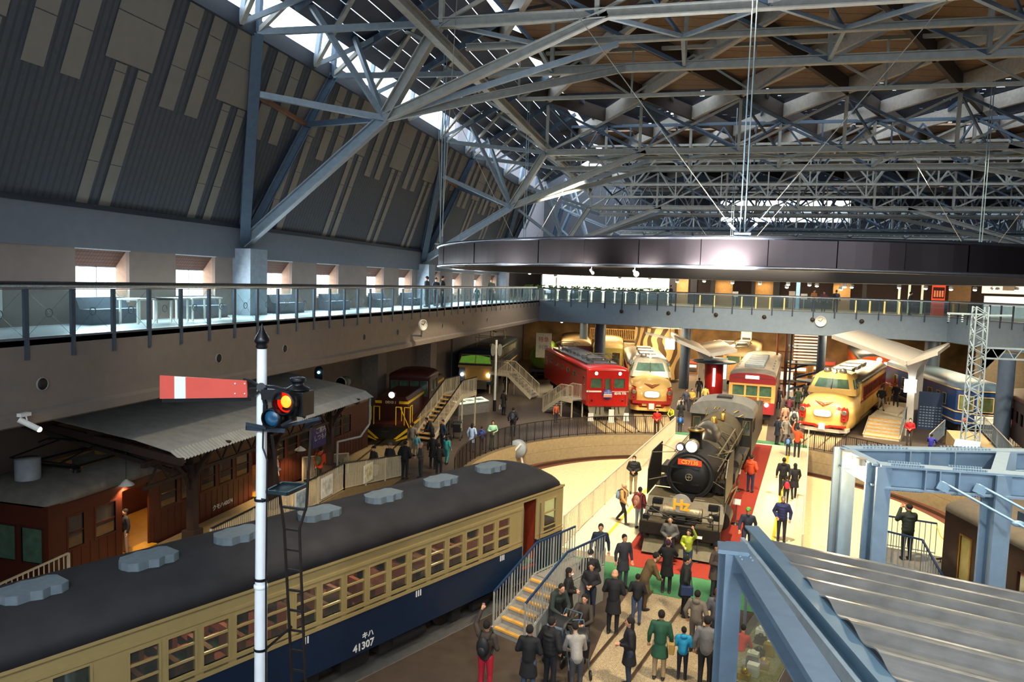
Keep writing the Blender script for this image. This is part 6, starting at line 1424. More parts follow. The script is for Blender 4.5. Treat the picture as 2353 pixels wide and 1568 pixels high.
for i in range(9):
    for j in range(8): b.box(-.85+.19*i,-.73+.19*i,-.07,-.055,.2+.19*j,.27+.19*j)
o=b.build('cut_out',mat('screen_pale','8d9cae',.5),t)
# stairs next to the red engine, and by the brown diesel and the blue engine
g=G(1270,960); stairs('viewing_stairs','pale stair tower with railed landing at the side of the red engine','',0,1,1,1,1,0,m_tread,m_stairg,m_stairg) if False else None
g=G(1283,962); stairs('viewing_stairs','pale stair tower with railed landing beside the red electric locomotive',(g.x-1.2,g.y+2.4,0),R_(-128),1.0,7,.19,.27,1.2,m_tread,m_fw,m_fw,.95,None)
g=G(972,1015); stairs('viewing_stairs','long stairs with amber treads and slatted sides beside the brown diesel engine',(g.x,g.y,0),R_(-8),1.15,11,.2,.34,2.0,m_tread,m_fw,m_black,.95,m_edge)
g=G(1212,915); stairs('viewing_stairs','stair tower with slatted landing by the blue and cream engine',(g.x+.6,g.y,0),R_(70),1.1,9,.2,.26,1.8,m_tread,m_fw,m_fw,.95,None)
# information table, round sign pole
g=G(1080,950); t=thing('display_counter','glass topped display counter with papers beside the diesel engine stairs','counter',(g.x,g.y,0),R_(60)); b=MB(); b.box(-1.4,1.4,-.35,.35,0,.75); b.build('cabinet',mat('counter_grey','8d8b84',.6),t); b=MB(); b.add([(-1.45,-.42,.8),(1.45,-.42,.8),(1.45,.42,1.0),(-1.45,.42,1.0)],[(0,1,2,3),(3,2,1,0)]); b.build('glass_top',mat('lit_counter_top','c8d4c4',.2,emit='d8e4cc',es=.35),t)
for i,x in enumerate((-.9,-.1,.8)): b=MB(); b.box(x-.25,x+.25,-.25,.2,.9,.95); b.build('model_tray',mat(('tray_olive','tray_white','tray_grey')[i],('9aa06a','e4e6e0','a8b4bc')[i],.5),t)
p=G(1136,945); t=thing('round_sign_pole','tall white pole with two grey oval signs beside the blue engine','sign',(p.x,p.y,0)); b=MB(); b.tube((0,0,0),(0,0,5.1),.09,12); b.build('pole',m_white,t); b=MB(); b.tube((0,0,0),(0,0,.8),.12,12); b.build('black_base',m_black,t)
for x in (-.2,.3): b=MB(); pr=[(x+.16*math.cos(a_),4.4+.45*math.copysign(abs(math.sin(a_))**.7,math.sin(a_))) for a_ in [2*PI*k/18 for k in range(18)]]; b.prism(pr,'y',-.12,-.08); b.build('oval_sign',mat('oval_grey','8f8c80',.5),t)
# colour light signal and drum lamp over the diesel roof
p=atX(733,860,-15.8); t=thing('colour_light_signal','black oval signal head with a glowing blue lamp on the left wall','signal',(p.x,p.y,p.z)); b=MB(); pr=[(.2*math.cos(a_),.33*math.copysign(abs(math.sin(a_))**.6,math.sin(a_))) for a_ in [2*PI*k/20 for k in range(20)]]; b.prism(pr,'y',-.04,.04); b.build('backboard',m_black,t); b=MB(); b.ell((.02,-.07,.08),.06); b.build('lamp',mat('blue_glow','8fe0ff',.3,emit='7fdcff',es=5),t); b=MB(); b.beam((0,.1,-.3),(0,.1,-p.z+.02),.08,.08); b.build('mast',m_black,t)
p=atX(790,878,-16.2); t=thing('drum_lamp','pale drum-shaped lamp on a shelf right of the blue signal lamp','lamp',(p.x,p.y,p.z)); b=MB(); b.lathe([(.001,-.3),(.27,-.3),(.27,.2),(.001,.2)],(0,0,0),20,0,'y'); b.build('drum',mat('drum_dark','3c3f42',.5),t); b=MB(); b.lathe([(.24,-.31),(.27,-.33),(.27,-.25)],(0,0,0),20,0,'y',True,False); b.lathe([(.001,-.315),(.24,-.315)],(0,0,0),20,0,'y'); b.build('face',mat('drum_face','cfc9b8',.5),t); b=MB(); b.beam((0,0,-.25),(0,0,-p.z+.02),.07,.07); b.build('mast',m_black,t)
# near right: visitor stand by the brown coach
px_=6.85; py_=24.4; t=thing('viewing_platform','railed grey viewing platform beside the brown coach with yellow rope','platform',(px_,py_,0),R_(-15))
b=MB(); b.box(-1.0,.9,-1.4,1.1,.9,1.0); b.build('deck',mat('deck_grey','6f6c66',.7),t); b=MB(); 
for x in (-.95,.85):
    for y in (-1.3,1.0): b.beam((x,y,0),(x,y,.9),.07)
b.build('support_legs',m_steel,t)
def prail(t,pts,h=1.05):
    b=MB(); 
    for p,q in zip(pts,pts[1:]): b.beam(Vector(p)+Vector((0,0,h)),Vector(q)+Vector((0,0,h)),.05,.05)
    b.build('handrail',m_navyrail,t); b=MB()
    for p,q in zip(pts,pts[1:]):
        p=Vector(p);q=Vector(q);n=max(1,int((q-p).length/.15))
        for i in range(n+1): c=p.lerp(q,i/n); b.beam(c+Vector((0,0,.05)),c+Vector((0,0,h)),.025,.025,0,(1,0,0))
        b.beam(p+Vector((0,0,.1)),q+Vector((0,0,.1)),.03,.03)
    b.build('balusters',m_steel,t)
prail(t,[(-.95,1.0,1.0),(-.95,-.7,1.0),(.1,-1.0,1.0)]); prail(t,[(.1,-1.0,1.0),(.9,-2.6,.1)]); prail(t,[(-.9,1.0,1.0),(.5,1.05,1.0)]); prail(t,[(1.0,.1,1.0),(1.4,-1.4,.3)])
b=MB(); b.poly([(.5,1.05,1.95),(.6,.8,1.75),(.75,.5,1.68),(.9,.25,1.75),(1.0,.1,1.95)],.018,6); b.build('rope',m_yel,t)
# display case with models, white cabinet and gravel beds at the near right
g=G(1738,1420); t=thing('model_display_case','long glass display case with model parts behind the near steel column','display case',(2.0,17.9,0),R_(-18))
b=MB(); b.box(-.55,.55,-2.0,2.0,0,.72); b.build('base',mat('case_grey','77757a',.6),t); b=MB(); b.box(-.53,.53,-1.98,1.98,.72,.76); b.build('display_bed',mat('case_bed','b7a36f',.6,0,.4,20),t)
for i in range(16):
    b=MB(); x=_r.uniform(-.35,.35); y=-1.8+.23*i; b.box(x-.12,x+.12,y-.09,y+.09,.765,.765+_r.uniform(.08,.3)); b.ell((x,y,.95),.07); b.build('exhibit',mat(*(('ex_gold','c9a64a',.3,.6),('ex_white','dcd8c8',.5),('ex_dark','34302c',.5))[i%3]),t)
b=MB(); b.box(-.55,.55,-2.0,2.0,.78,1.12); b.build('glass_cover',glassmat('case_glass','d8e0dc',.12),t)
g=G(1738,1500); t=thing('reading_desk','slanted grey reading desk with a bright open sheet beside the display case','desk',(1.35,15.0,0),R_(-12)); b=MB(); b.prism([(-.45,0),(.45,0),(.45,1.05),(-.45,.85)],'x',-.5,.5); b.build('desk',mat('desk_slate','3a4654',.6),t)
b=MB(); b.add([(-.25,-.38,.9),(.25,-.38,.9),(.25,.3,1.06),(-.25,.3,1.06)],[(0,1,2,3)]); b.build('sheet',mat('sheet_lit','e8e0c4',.5,emit='f0e6c8',es=.4),t)
g=G(1800,1400); t=thing('white_cabinet','rounded white cabinet under the blue-grey canopy gutter','cabinet',(3.15,18.3,0),R_(20)); b=MB(); pr=[(-.75,0),(.75,0),(.75,1.1),(.55,1.5),(.2,1.62),(-.75,1.62)]; b.prism(pr,'x',-.35,1.1); b.build('body',mat('cabinet_white','dedbd2',.4),t,bevel=.03)
t=thing('shelf_roof','flat grey panel roof behind the white cabinet','panel',(2.9,19.5,0),R_(20)); b=MB(); b.box(-1.2,1.4,-.9,.9,2.0,2.06); b.build('panel',m_steel,t); b=MB(); [b.beam((x,y,0),(x,y,2.0),.06) for x in (-1.1,1.3) for y in (-.8,.8)]; b.build('leg',m_steel,t)
t=thing('pipe_hub','white pipe cross with round hub seen through the steel frame','pipe hub',(1.95,12.6,0)); z=2.2; b=MB(); b.tube((-.45,0,z),(1.8,-.1,z),.035,10); b.tube((0,0,z),(-.05,0,0),.04,10); b.lathe([(.1,-.05),(.17,-.05),(.17,.05),(.1,.05),(.1,-.05)],(0,0,z),20,0,'y',True,False); b.build('pipe',m_white,t)
m_grav=mat('pale_gravel','ab997a',.9,0,.55,45,bump=.8); m_sand=mat('tan_stone_bed','b98f5e',.9,0,.35,50,bump=.6)
b=MB(); b.add([tuple(G(*q,.006)) for q in ((1230,1900),(1335,1568),(1385,1450),(1450,1352),(1640,1372),(1660,1568),(1660,1900))],[tuple(range(7))]); o=b.build('gravel_bed',m_grav,None,'pale gravel bed with rails in the near foreground','gravel',None,'stuff')
b=MB(); b.add([tuple(G(*q,.006)) for q in ((1800,1430),(1890,1410),(2010,1568),(2080,1800),(1900,1700))],[tuple(range(5))][:1]); b.build('stone_bed',m_sand,None,'tan stone bed under the canopy gutter','stone bed',None,'stuff')
track('two tan rails of the near track running toward the turntable',Vector((-.42,21.9,.01)),Vector((-3.0,11.3,.01)),'near_track',bed=None)
track('rails under the near cream and navy railcar',Vector((-4.7,22.9,0)),Vector((-12.3,6.6,0)),'railcar_track',bed=mat('track_slab_grey','6c675e',.9,0,.1,6))
for (x,y,a_,l) in ((-5.72,49.61,112.9,'rails in front of the red electric locomotive'),(-2.95,53.1,97.3,'rails in front of the left bonnet express'),(3.7,52,84,'rails in front of the cream and maroon car'),(8.0,50,71.1,'rails in front of the right bonnet express'),(-16.3,37.2,99,'rails in front of the brown diesel locomotive'),(18,52.4,93,'rails in front of the blue sleeping car')):
    p=Vector((x,y,0)); d=Vector((math.cos(R_(a_)),math.sin(R_(a_)),0)); dist=(p-PC).length-PR-.4
    if x<-10: dist=4
    if x>15: dist=8
    track(l,p-d*min(dist,9),p+d*14,'floor_track',bed=mat('track_slab_tan','96825c',.8,0,.12,5))
# sand-coloured ballast area before the diesel
b=MB(); b.add([(-17.8,31.5,.004),(-14.6,31.5,.004),(-14.3,37,.004),(-17.9,37,.004)],[(0,1,2,3)]); b.build('ballast_bed',mat('grey_brown_ballast','86715a',.95,0,.5,30,bump=.8),None,'stony ballast in front of the brown diesel locomotive','ballast',None,'stuff')
# small pieces on the bridge: info stands, lamp post
for px,py,lab in ((1692,1128,'first low sign stand on the red carpet edge beside the engine'),(1690,1205,'second low sign stand on the red carpet edge'),(1515,1265,'small sign stand in front of the engine, left'),(1600,1290,'small sign stand in front of the engine, right')):
    p=G(px,py,.03); t=thing('sign_stand',lab,'sign',(p.x,p.y,.03),R_(-10)); b=MB(); b.lathe([(.18,0),(.18,.02),(.02,.04),(.015,.8)],(0,0,0),14); b.build('stand',m_black,t); b=MB(); b.add([(-.15,-.02,.78),(.15,-.02,.78),(.15,.12,.98),(-.15,.12,.98)],[(0,1,2,3),(3,2,1,0)]); b.build('card',m_white,t)
p=G(1909,1262,-1.2); t=thing('red_lamp_post','thin post with a red lamp standing on the pit floor','lamp',(p.x,p.y,-1.2)); b=MB(); b.tube((0,0,0),(0,0,1.5),.035,8); b.build('pole',m_white,t); b=MB(); b.ell((0,0,1.55),.1); b.build('lamp',mat('red_lens','c0281e',.3),t)
p=G(1570,1250,.03); t=thing('notice_easel','white notice board with warning mark leaning in front of the engine','sign',(p.x-.1,p.y+.1,.03)); b=MB(); b.box(-.2,.2,-.02,.02,.5,1.15); b.build('board',m_white,t); b=MB(); b.prism([(-.06,.9),(.06,.9),(0,1.02)],'y',-.03,-.021); b.build('warning_triangle',m_yel,t); b=MB(); b.beam((0,0,0),(0,0,.5),.03); b.build('leg',m_black,t)
for px,py,lab in ((1357,968,'left white card stand in front of the red engine'),(1404,972,'middle white card stand in front of the red engine'),(1438,968,'right white card stand in front of the red engine')):
    p=G(px,py); t=thing('card_stand',lab,'sign',(p.x,p.y,0),R_(15)); b=MB(); b.box(-.18,.18,-.02,.02,.1,.55 if px!=1404 else .9); b.build('card',m_white,t); b=MB(); b.box(-.2,.2,-.08,.08,0,.1); b.build('base',m_white,t)
p=G(2200,1015,1.0); t=thing('lit_reading_panel','bright white slanted reading panel at the foot of the lattice mast','panel',(14.9,45.6,0),R_(-25)); b=MB(); b.add([(-.6,-.3,.85),(.6,-.3,.85),(.6,.3,1.15),(-.6,.3,1.15)],[(0,1,2,3),(3,2,1,0)]); b.build('lit_sheet',mat('panel_lit','ffffff',.3,emit='ffffff',es=1.2),t); b=MB(); b.box(-.5,.5,.0,.25,0,.95); b.build('base',m_steeld,t)
# ramp with rails at right
t=thing('access_ramp','tan access ramp with grey railings right of the pit','ramp'); b=MB(); b.prism([(46,0),(50.5,.9),(50.5,0)],'x',15.3,17.2); b.build('ramp_deck',mat('ramp_tan','b39a70',.7),t); 
barfence('grey railing along the left side of the access ramp',[(13.6,47.8,0),(15.2,50.6,.5)],1.0,m_steel,.16); barfence('grey railing along the right side of the access ramp',[(17.3,46,0),(17.3,50.5,.9)],1.0,m_steel,.16); barfence('grey railing in front of the blue sleeping car tail',[(16.6,50.8,0),(20.3,51.1,0)],1.0,m_steeld,.14)
t=vehicle('dark_brown_car_end','end of a dark brown car at the right edge beneath the gallery','coach',19.0,44.5,80); body(t,8,2.7,[(.8,3.2,mat('very_dark_brown','2c1b16'))],[(1+1.3*i,1.8+1.3*i,1.9,2.6) for i in range(5)],[(-1,-.4,1.9,2.6),(.4,1,1.9,2.6)]); roof(t,8,2.7,3.18,3.6,m_wbd,(.4,.3)); bogie(t,2)
# ================= PEOPLE =================
def V3(*a): return Vector(a)
def cap_(b,p,q,r1,r2,n=10):
    b.tube(p,q,r1,n,r2); b.ell(p,r1,n,6); b.ell(q,r2,n,6)
def remesh(b,vox,smooth=2,name='m'):
    me=bpy.data.meshes.new(name); me.from_pydata(b.v,[],b.f); o=bpy.data.objects.new(name,me); COL.objects.link(o)
    m=o.modifiers.new('r','REMESH'); m.mode='VOXEL'; m.voxel_size=vox
    s=o.modifiers.new('s','SMOOTH'); s.iterations=smooth; s.factor=.5
    dg=bpy.context.evaluated_depsgraph_get(); out=bpy.data.meshes.new_from_object(o.evaluated_get(dg)); bpy.data.objects.remove(o); bpy.data.meshes.remove(me)
    for p in out.polygons: p.use_smooth=True
    out.name=name; out.materials.clear(); out.materials.append(None); return out
POSE={
 'stand':dict(e=((-.25,.03,1.12),(.25,.03,1.12)),w=((-.27,-.03,.88),(.27,-.03,.88))),
 'front':dict(e=((-.26,.02,1.13),(.26,.02,1.13)),w=((-.07,-.22,1.04),(.07,-.22,1.06))),
 'photo':dict(e=((-.27,-.13,1.2),(.27,-.13,1.2)),w=((-.08,-.3,1.5),(.08,-.3,1.5))),
 'raise':dict(e=((-.26,.02,1.13),(.3,-.12,1.52)),w=((-.1,-.22,1.08),(.22,-.24,1.8))),
 'walk':dict(e=((-.25,-.08,1.13),(.25,.12,1.13)),w=((-.24,-.25,.95),(.26,.02,.9)),k=((-.1,-.16,.52),(.1,.03,.5)),a=((-.1,-.2,.09),(.1,.3,.14))),
 'stride':dict(e=((-.26,.1,1.14),(.26,-.1,1.14)),w=((-.26,-.04,.93),(.2,-.3,1.05)),k=((-.1,.02,.5),(.12,-.12,.52)),a=((-.1,.16,.12),(.14,-.14,.09))),
 'lean':dict(e=((-.26,-.3,1.02),(.26,-.3,1.02)),w=((-.08,-.46,.9),(.1,-.46,.9)),lean=.22),
 'crouch':dict(e=((-.27,-.3,.68),(.27,-.3,.68)),w=((-.1,-.48,.62),(.1,-.48,.62)),drop=.46,k=((-.18,-.38,.5),(.18,-.38,.5)),a=((-.14,-.1,.09),(.14,-.1,.09))),
 'pocket':dict(e=((-.29,.05,1.12),(.29,.05,1.12)),w=((-.2,-.08,.95),(.27,-.02,.88))),
}
PC_={}
def posed(pose,cloth):
    key=(pose,cloth)
    if key in PC_: return PC_[key]
    P=POSE[pose]; dr=P.get('drop',0); ln=P.get('lean',0)
    def up(v): 
        v=Vector(v); t=max(0,(v.z-.92)/.5); return Vector((v.x,v.y-ln*t,v.z-dr-ln*.12*t))
    pel=up((0,.01,.94)); ch=up((0,0,1.24)); nk=up((0,.0,1.43)); hd=up((0,-.015,1.585)); 
    if ln: hd.y-=.03; 
    sh=[up((s*.175,0,1.37)) for s in (-1,1)]
    e=[Vector(v) for v in P['e']]; w=[Vector(v) for v in P['w']]
    hp=[Vector((s*.09,.01,.9-dr)) for s in (-1,1)]; k=[Vector(v) for v in P.get('k',((-.1,-.01,.5),(.1,-.01,.5)))]; a=[Vector(v) for v in P.get('a',((-.1,.02,.085),(.105,.02,.085)))]
    key0=('body',pose)
    if key0 not in PC_:
        b=MB(); b.ell(hd,(.076,.095,.115),16,12); b.ell(hd+V3(0,-.02,-.06),(.055,.07,.055),12,8); b.tube(hd+V3(0,-.09,.015),hd+V3(0,-.118,-.022),.008,8,.016); b.ell(hd+V3(0,-.098,-.052),(.022,.012,.008),8,6)
        for s in (-1,1): b.ell(hd+V3(s*.076,.008,-.01),(.012,.02,.03),8,6); b.ell(hd+V3(s*.03,-.078,.012),(.02,.014,.01),8,6)
        cap_(b,nk-V3(0,0,.06),hd-V3(0,0,.06),.052,.05); b.ell(ch,(.155,.1,.2),14,10); b.ell(pel,(.14,.1,.13),14,10); cap_(b,pel,ch,.12,.12); 
        for i in range(2):
            cap_(b,sh[i],e[i],.052,.042); cap_(b,e[i],w[i],.042,.028); cap_(b,ch+V3(0,0,.1),sh[i],.07,.055)
            d=(w[i]-e[i]).normalized(); hnd=w[i]+d*.05; s=-1 if i==0 else 1; sd=Vector((s,0,0)); sd=(sd-d*sd.dot(d)); sd=sd.normalized() if sd.length>.2 else Vector((0,-1,0)); nn=d.cross(sd)
            b.tube(w[i],hnd+d*.04,.026,8,.036); b.ell(hnd,(.036,.036,.04),8,6)
            for f,(o,l) in enumerate(((-.03,.06),(-.01,.072),(.01,.068),(.03,.052))): p0=hnd+d*.035+sd*o; p1=p0+d*l*.55+nn*.008; p2=p1+d*l*.4+nn*.028; cap_(b,p0,p1,.0095,.009,7); cap_(b,p1,p2,.009,.0075,7)
            p0=hnd-sd*.03; p1=p0-sd*.025+d*.03; p2=p1+d*.03+nn*.01; cap_(b,p0,p1,.011,.01,7); cap_(b,p1,p2,.01,.0085,7)
            cap_(b,hp[i],k[i],.078,.052); cap_(b,k[i],a[i],.05,.034); b.ell(a[i]+V3(0,-.05,-.04),(.035,.1,.035),10,6)
        PC_[key0]=remesh(b,.0095,2,'body')
    b=MB()
    if cloth in ('short','long','puffy','hood'):
        g={'short':0,'long':.004,'puffy':.026,'hood':.012}[cloth]
        b.ell(ch+V3(0,0,.02),(.185+g,.13+g,.21),16,12); cap_(b,pel+V3(0,0,.02),ch,.145+g,.15+g,14); b.ell(pel+V3(0,0,-.02),(.165+g,.125+g,.12),14,10)
        for i in range(2):
            cap_(b,ch+V3(0,0,.1),sh[i],.1+g,.075+g*.6); cap_(b,sh[i],e[i],.072+g*.6,.06+g*.5); cap_(b,e[i],w[i]-(w[i]-e[i]).normalized()*.02,.058+g*.5,.042+g*.3)
        cap_(b,nk-V3(0,0,.04),nk+V3(0,0,.0),.075+g,.066+g)
        if cloth=='long':
            rg=[]
            for t in range(5): z=pel.z-.02-t*.085; rg.append([(( .165+.012*t)*math.cos(x),(.13+.012*t)*math.sin(x)+.01,z) for x in [2*PI*q/16 for q in range(16)]])
            b.loft(rg)
        if cloth=='hood': b.ell(nk+V3(0,.09,.0),(.11,.07,.075),12,8)
        if cloth=='puffy':
            for t in range(5): z=pel.z+.0+t*.1; b.lathe([(.15,z-.03),(.185,z),(.15,z+.03)],(0,0,0),16)
        m=remesh(b,.018,3,'jacket')
    elif cloth=='legs':
        b.ell(pel+V3(0,0,-.02),(.155,.115,.12),14,10)
        for i in range(2): cap_(b,hp[i],k[i],.095,.067); cap_(b,k[i],a[i]+V3(0,0,.02),.066,.05)
        m=remesh(b,.017,2,'trousers')
    elif cloth=='shoes':
        for i in range(2): b.ell(a[i]+V3(0,-.05,-.038),(.05,.13,.046),12,8); b.tube(a[i]+V3(0,.0,-.03),a[i]+V3(0,0,.03),.052,10,.048)
        m=remesh(b,.016,1,'shoes')
    elif cloth.startswith('hair'):
        st_=cloth[5:]
        if st_=='short': b.ell(hd+V3(0,.018,.03),(.086,.1,.105),16,12)
        elif st_=='long': b.ell(hd+V3(0,.02,.028),(.09,.104,.108),16,12); b.ell(hd+V3(0,.06,-.1),(.085,.055,.15),14,10)
        elif st_=='beanie': b.ell(hd+V3(0,.012,.05),(.092,.108,.1),16,12); b.lathe([(.088,-.0),(.1,.02),(.092,.045)],tuple(hd+V3(0,.008,.012)),18)
        elif st_=='cap': b.ell(hd+V3(0,.014,.045),(.09,.106,.09),16,12); b.ell(hd+V3(0,-.1,.045),(.07,.075,.012),12,6)
        elif st_=='bald': b.ell(hd+V3(0,.04,-.02),(.08,.075,.06),14,10)
        m=remesh(b,.014,2,'hair')
        bmm=None
    elif cloth=='mask':
        b.ell(hd+V3(0,-.068,-.05),(.056,.05,.042),12,8); m=remesh(b,.011,1,'face_mask')
    elif cloth=='eyes':
        for s in (-1,1): b.ell(hd+V3(s*.03,-.0925,.01),(.012,.006,.006),8,6); b.beam(hd+V3(s*.016,-.094,.032),hd+V3(s*.045,-.088,.034),.006,.006)
        m=bpy.data.meshes.new('eyes'); m.from_pydata(b.v,[],b.f); m.materials.append(None)
    PC_[key]=m; return m
def cm(hexc,rough=.8): return mat('cloth_'+hexc,hexc,rough,0,.1,14)
SKIN=mat('skin','c99270',.55,0,.06,12,)
m_eye=mat('eye_dark','1a1210',.4)
def part(name,mesh,m,parent):
    o=bpy.data.objects.new(name,mesh); COL.objects.link(o); o.parent=parent
    if len(o.material_slots): o.material_slots[0].link='OBJECT'; o.material_slots[0].material=m
    return o
PEOPLE=[]
def person(px,py,face,pose,h,top,legs,label,cloth='short',hair='short',hc='17120f',z=0.0,mask=False,shoes='1c1a19',pos=None,group=None,skin=None):
    p=Vector(pos) if pos is not None else G(px,py,z)
    t=thing('person',label,'person',(p.x,p.y,p.z),R_(face),group,h/1.70)
    part('body',posed(pose,'legs') and PC_.get(('body',pose)),SKIN,t)
    part('jacket',posed(pose,cloth),cm(top),t); part('trousers',posed(pose,'legs'),cm(legs),t); part('shoes',posed(pose,'shoes'),cm(shoes,.5),t)
    part('hat' if hair in('beanie','cap') else 'hair',posed(pose,'hair_'+hair),cm(hc,.9),t); part('eyes',posed(pose,'eyes'),m_eye,t)
    if mask: part('face_mask',posed(pose,'mask'),cm('eef0ee'),t)
    return t
def bag_on(t,kind,c,label,side=1):
    """bag worn or held by a person: its own object"""
    M=Matrix.Translation(t.location)@Matrix.Rotation(t.rotation_euler.z,4,'Z')@Matrix.Scale(t.scale.x,4)
    b=MB(M)
    if kind=='backpack':
        b.ell((0,.215,1.2),(.15,.085,.22),14,10); b.ell((0,.29,1.12),(.1,.04,.11),10,8)
        o_=b.build('backpack',cm(c,.6),None,label,'backpack'); b2=MB(M)
        for s in (-1,1): b2.poly([(s*.11,.2,1.38),(s*.12,.02,1.48),(s*.13,-.13,1.36),(s*.15,-.13,1.15),(s*.16,.1,1.02)],.018,6)
        b2.build('strap',cm('22201f'),o_)
    elif kind=='shoulder':
        b.box(side*.2,side*.34,-.16,.16,.72,.98); o_=b.build('shoulder_bag',cm(c,.6),None,label,'bag',bevel=.02); b2=MB(M); b2.poly([(side*.27,0,.98),(side*.2,.02,1.25),(-side*.08,.02,1.47),(-side*.12,-.14,1.3),(side*.25,-.14,.95)],.012,5); b2.build('strap',cm('2a2624'),o_)
    elif kind=='tote':
        b.prism([(-.14,.38),(.14,.38),(.11,.68),(-.11,.68)],'x',side*.25,side*.33); o_=b.build('tote_bag',cm(c,.7),None,label,'bag'); b2=MB(M); b2.poly([(side*.29,-.08,.68),(side*.29,0,.83),(side*.29,.08,.68)],.008,5); b2.build('handle',cm(c),o_)
    elif kind=='camera':
        b.box(-.05,.05,-.4,-.34,1.5,1.58); o_=b.build('camera_body',cm('d8d8dc' if c is None else c,.4),None,label,'camera'); b2=MB(M); b2.tube((0,-.4,1.54),(0,-.44,1.54),.025,10); b2.build('lens',m_black,o_)
def stroller(px,py,face,c,label,z=0):
    p=G(px,py,z); t=thing('stroller',label,'stroller',p,R_(face))
    b=MB(); b.prism([(-.25,.45),(.2,.4),(.3,.55),(.28,.62),(-.1,.62),(-.38,1.0),(-.42,.95)],'x',-.21,.21); b.build('seat',cm(c),t,bevel=.02)
    b=MB(); rg=[[(-.23+.46*k/6,-.02+.32*math.cos(a_),.78+.3*math.sin(a_)) for a_ in [PI*(.15+.75*q/8) for q in range(9)]] for k in range(7)]; b.loft(rg,close=False,cap=False); o=b.build('canopy',cm('191a1e',.5),t); sm=o.modifiers.new('t','SOLIDIFY'); sm.thickness=.02
    b=MB()
    for s in (-1,1): b.poly([(s*.24,.55,1.02),(s*.24,.05,.5),(s*.24,-.38,.12)],.014,6); b.poly([(s*.24,.1,.55),(s*.24,.38,.12)],.014,6)
    b.tube((-.24,.55,1.02),(.24,.55,1.02),.02,8); b.build('frame',m_steeld,t)
    for s in (-1,1):
        for y in (-.38,.38): b=MB(); b.lathe([(.11,-.02),(.12,0),(.11,.02)],(s*.25,y,.12),16,0,'x'); b.build('wheel',m_black,t)
P=person
# near foreground, gravel and stairs
a=P(1376,1328,8,'stand',1.74,'1b2536','6b6458','man in navy jacket over a white collar walking toward the camera at the green mat','short',hc='2a2422')
a=P(1352,1398,5,'front',1.72,'17171a','2b2c33','man in black cap and white face mask, all in black','short','cap','121214',mask=True)
P(1355,1418,-6,'front',1.55,'1c1a1d','262a3a','woman in dark coat with clasped hands right in front of the masked man','short','short')
P(1430,1352,30,'stand',1.68,'2b2d33','3a3c44','dark grey coated visitor with black hair reaching out a hand beside the green mat','long')
P(1407,1458,172,'front',1.76,'121215','14141a','bald man in a long black coat seen from behind','long','bald','c99270')
P(1478,1402,118,'lean',1.7,'5d4a2b','4a3b28','man in olive brown coat leaning right by the near rail','long')
P(1461,1436,180,'front',1.42,'17171b','3b4a66','child in black jacket and blue jeans seen from behind','short')
a=P(1530,1364,180,'photo',1.66,'121214','1a1a20','woman in black with brown boots photographing the steam engine','long','short','3a1c2e',shoes='4a2a1a'); bag_on(a,'camera','1a1a1c','small dark camera raised by the woman in brown boots')
a=P(1535,1302,0,'front',1.7,'4b4a48','2f3038','man in grey jacket standing close in front of the engine coupler','short'); 
P(1578,1318,-12,'raise',1.45,'9aa52c','2b3a5a','boy in yellow-green jacket waving in front of the engine','short')
a=P(1571,1418,100,'pocket',1.76,'1a1f1c','15161c','tall man in black-green coat standing by the green mat','long'); bag_on(a,'shoulder','1f2f52','navy shoulder bag with white stripes carried by the tall man',-1)
a=P(1513,1562,178,'stand',1.68,'1c4a36','a08a68','woman in dark green parka seen from behind','long'); bag_on(a,'shoulder','a5854a','tan shoulder bag of the woman in the green parka',-1)
P(1566,1562,185,'front',1.28,'1e8fbf','1c2030','boy in bright turquoise hooded jacket','hood')
P(1596,1500,160,'pocket',1.62,'6c6257','55504c','woman in grey-brown coat with mustard scarf','hood','short')
a=P(1618,1585,170,'stand',1.74,'6d6d70','1a1c22','grey-jacketed man with his back turned near the steel column','short'); bag_on(a,'shoulder','c23a1e','red-orange shoulder bag of the grey-jacketed man',-1)
P(1642,1492,190,'front',1.6,'55545a','2a2c34','auburn haired visitor in grey leaning to the display case','hood','long','6a2c16')
P(1697,1565,165,'lean',1.3,'c8281c','23262e','boy in red jacket bending over the display case','short')
P(1442,1580,-80,'front',1.66,'15151c','2a3448','long haired woman in black coat near the bottom edge','long','long')
P(1640,1372,60,'front',1.66,'4a4038','2a2a2e','visitor in brown-grey coat half hidden by the steel column','long')
P(1745,1392,170,'stand',1.72,'131318','17181e','figure in black behind the blue-grey canopy gutter','long','long')
P(1303,1440,95,'front',1.62,'141417','1a1a20','woman with black hair and white mask at the foot of the stairs','long','long',mask=True)
P(1340,1470,-5,'crouch',1.66,'332a22','26262c','man in dark brown jacket crouching by the buggies','short')
P(1272,1470,40,'lean',1.64,'26302a','1d1f26','person in dark green scarf leaning beside the stair landing','hood','short')
P(1262,1590,150,'pocket',1.74,'101014','14161c','man in glossy black jacket at the bottom edge right of the stairs','puffy')
P(1212,1610,178,'front',1.72,'0e0f13','3a4658','man in black coat at the bottom edge below the stairs','long')
a=P(1114,1600,175,'raise',1.74,'3a2e25','b0182c','visitor in brown jacket and bright red trousers holding up a camera','short'); bag_on(a,'backpack','141416','black backpack of the visitor in red trousers')
stroller(1325,1545,20,'1a1a22','black buggy with shiny hood in the foreground crowd'); stroller(1290,1515,-20,'5a6472','buggy with striped blanket beside the foreground stairs')
P(1322,1600,200,'lean',1.6,'8e8a84','3a3a40','grey-clad parent bending over a buggy at the bottom edge','short')
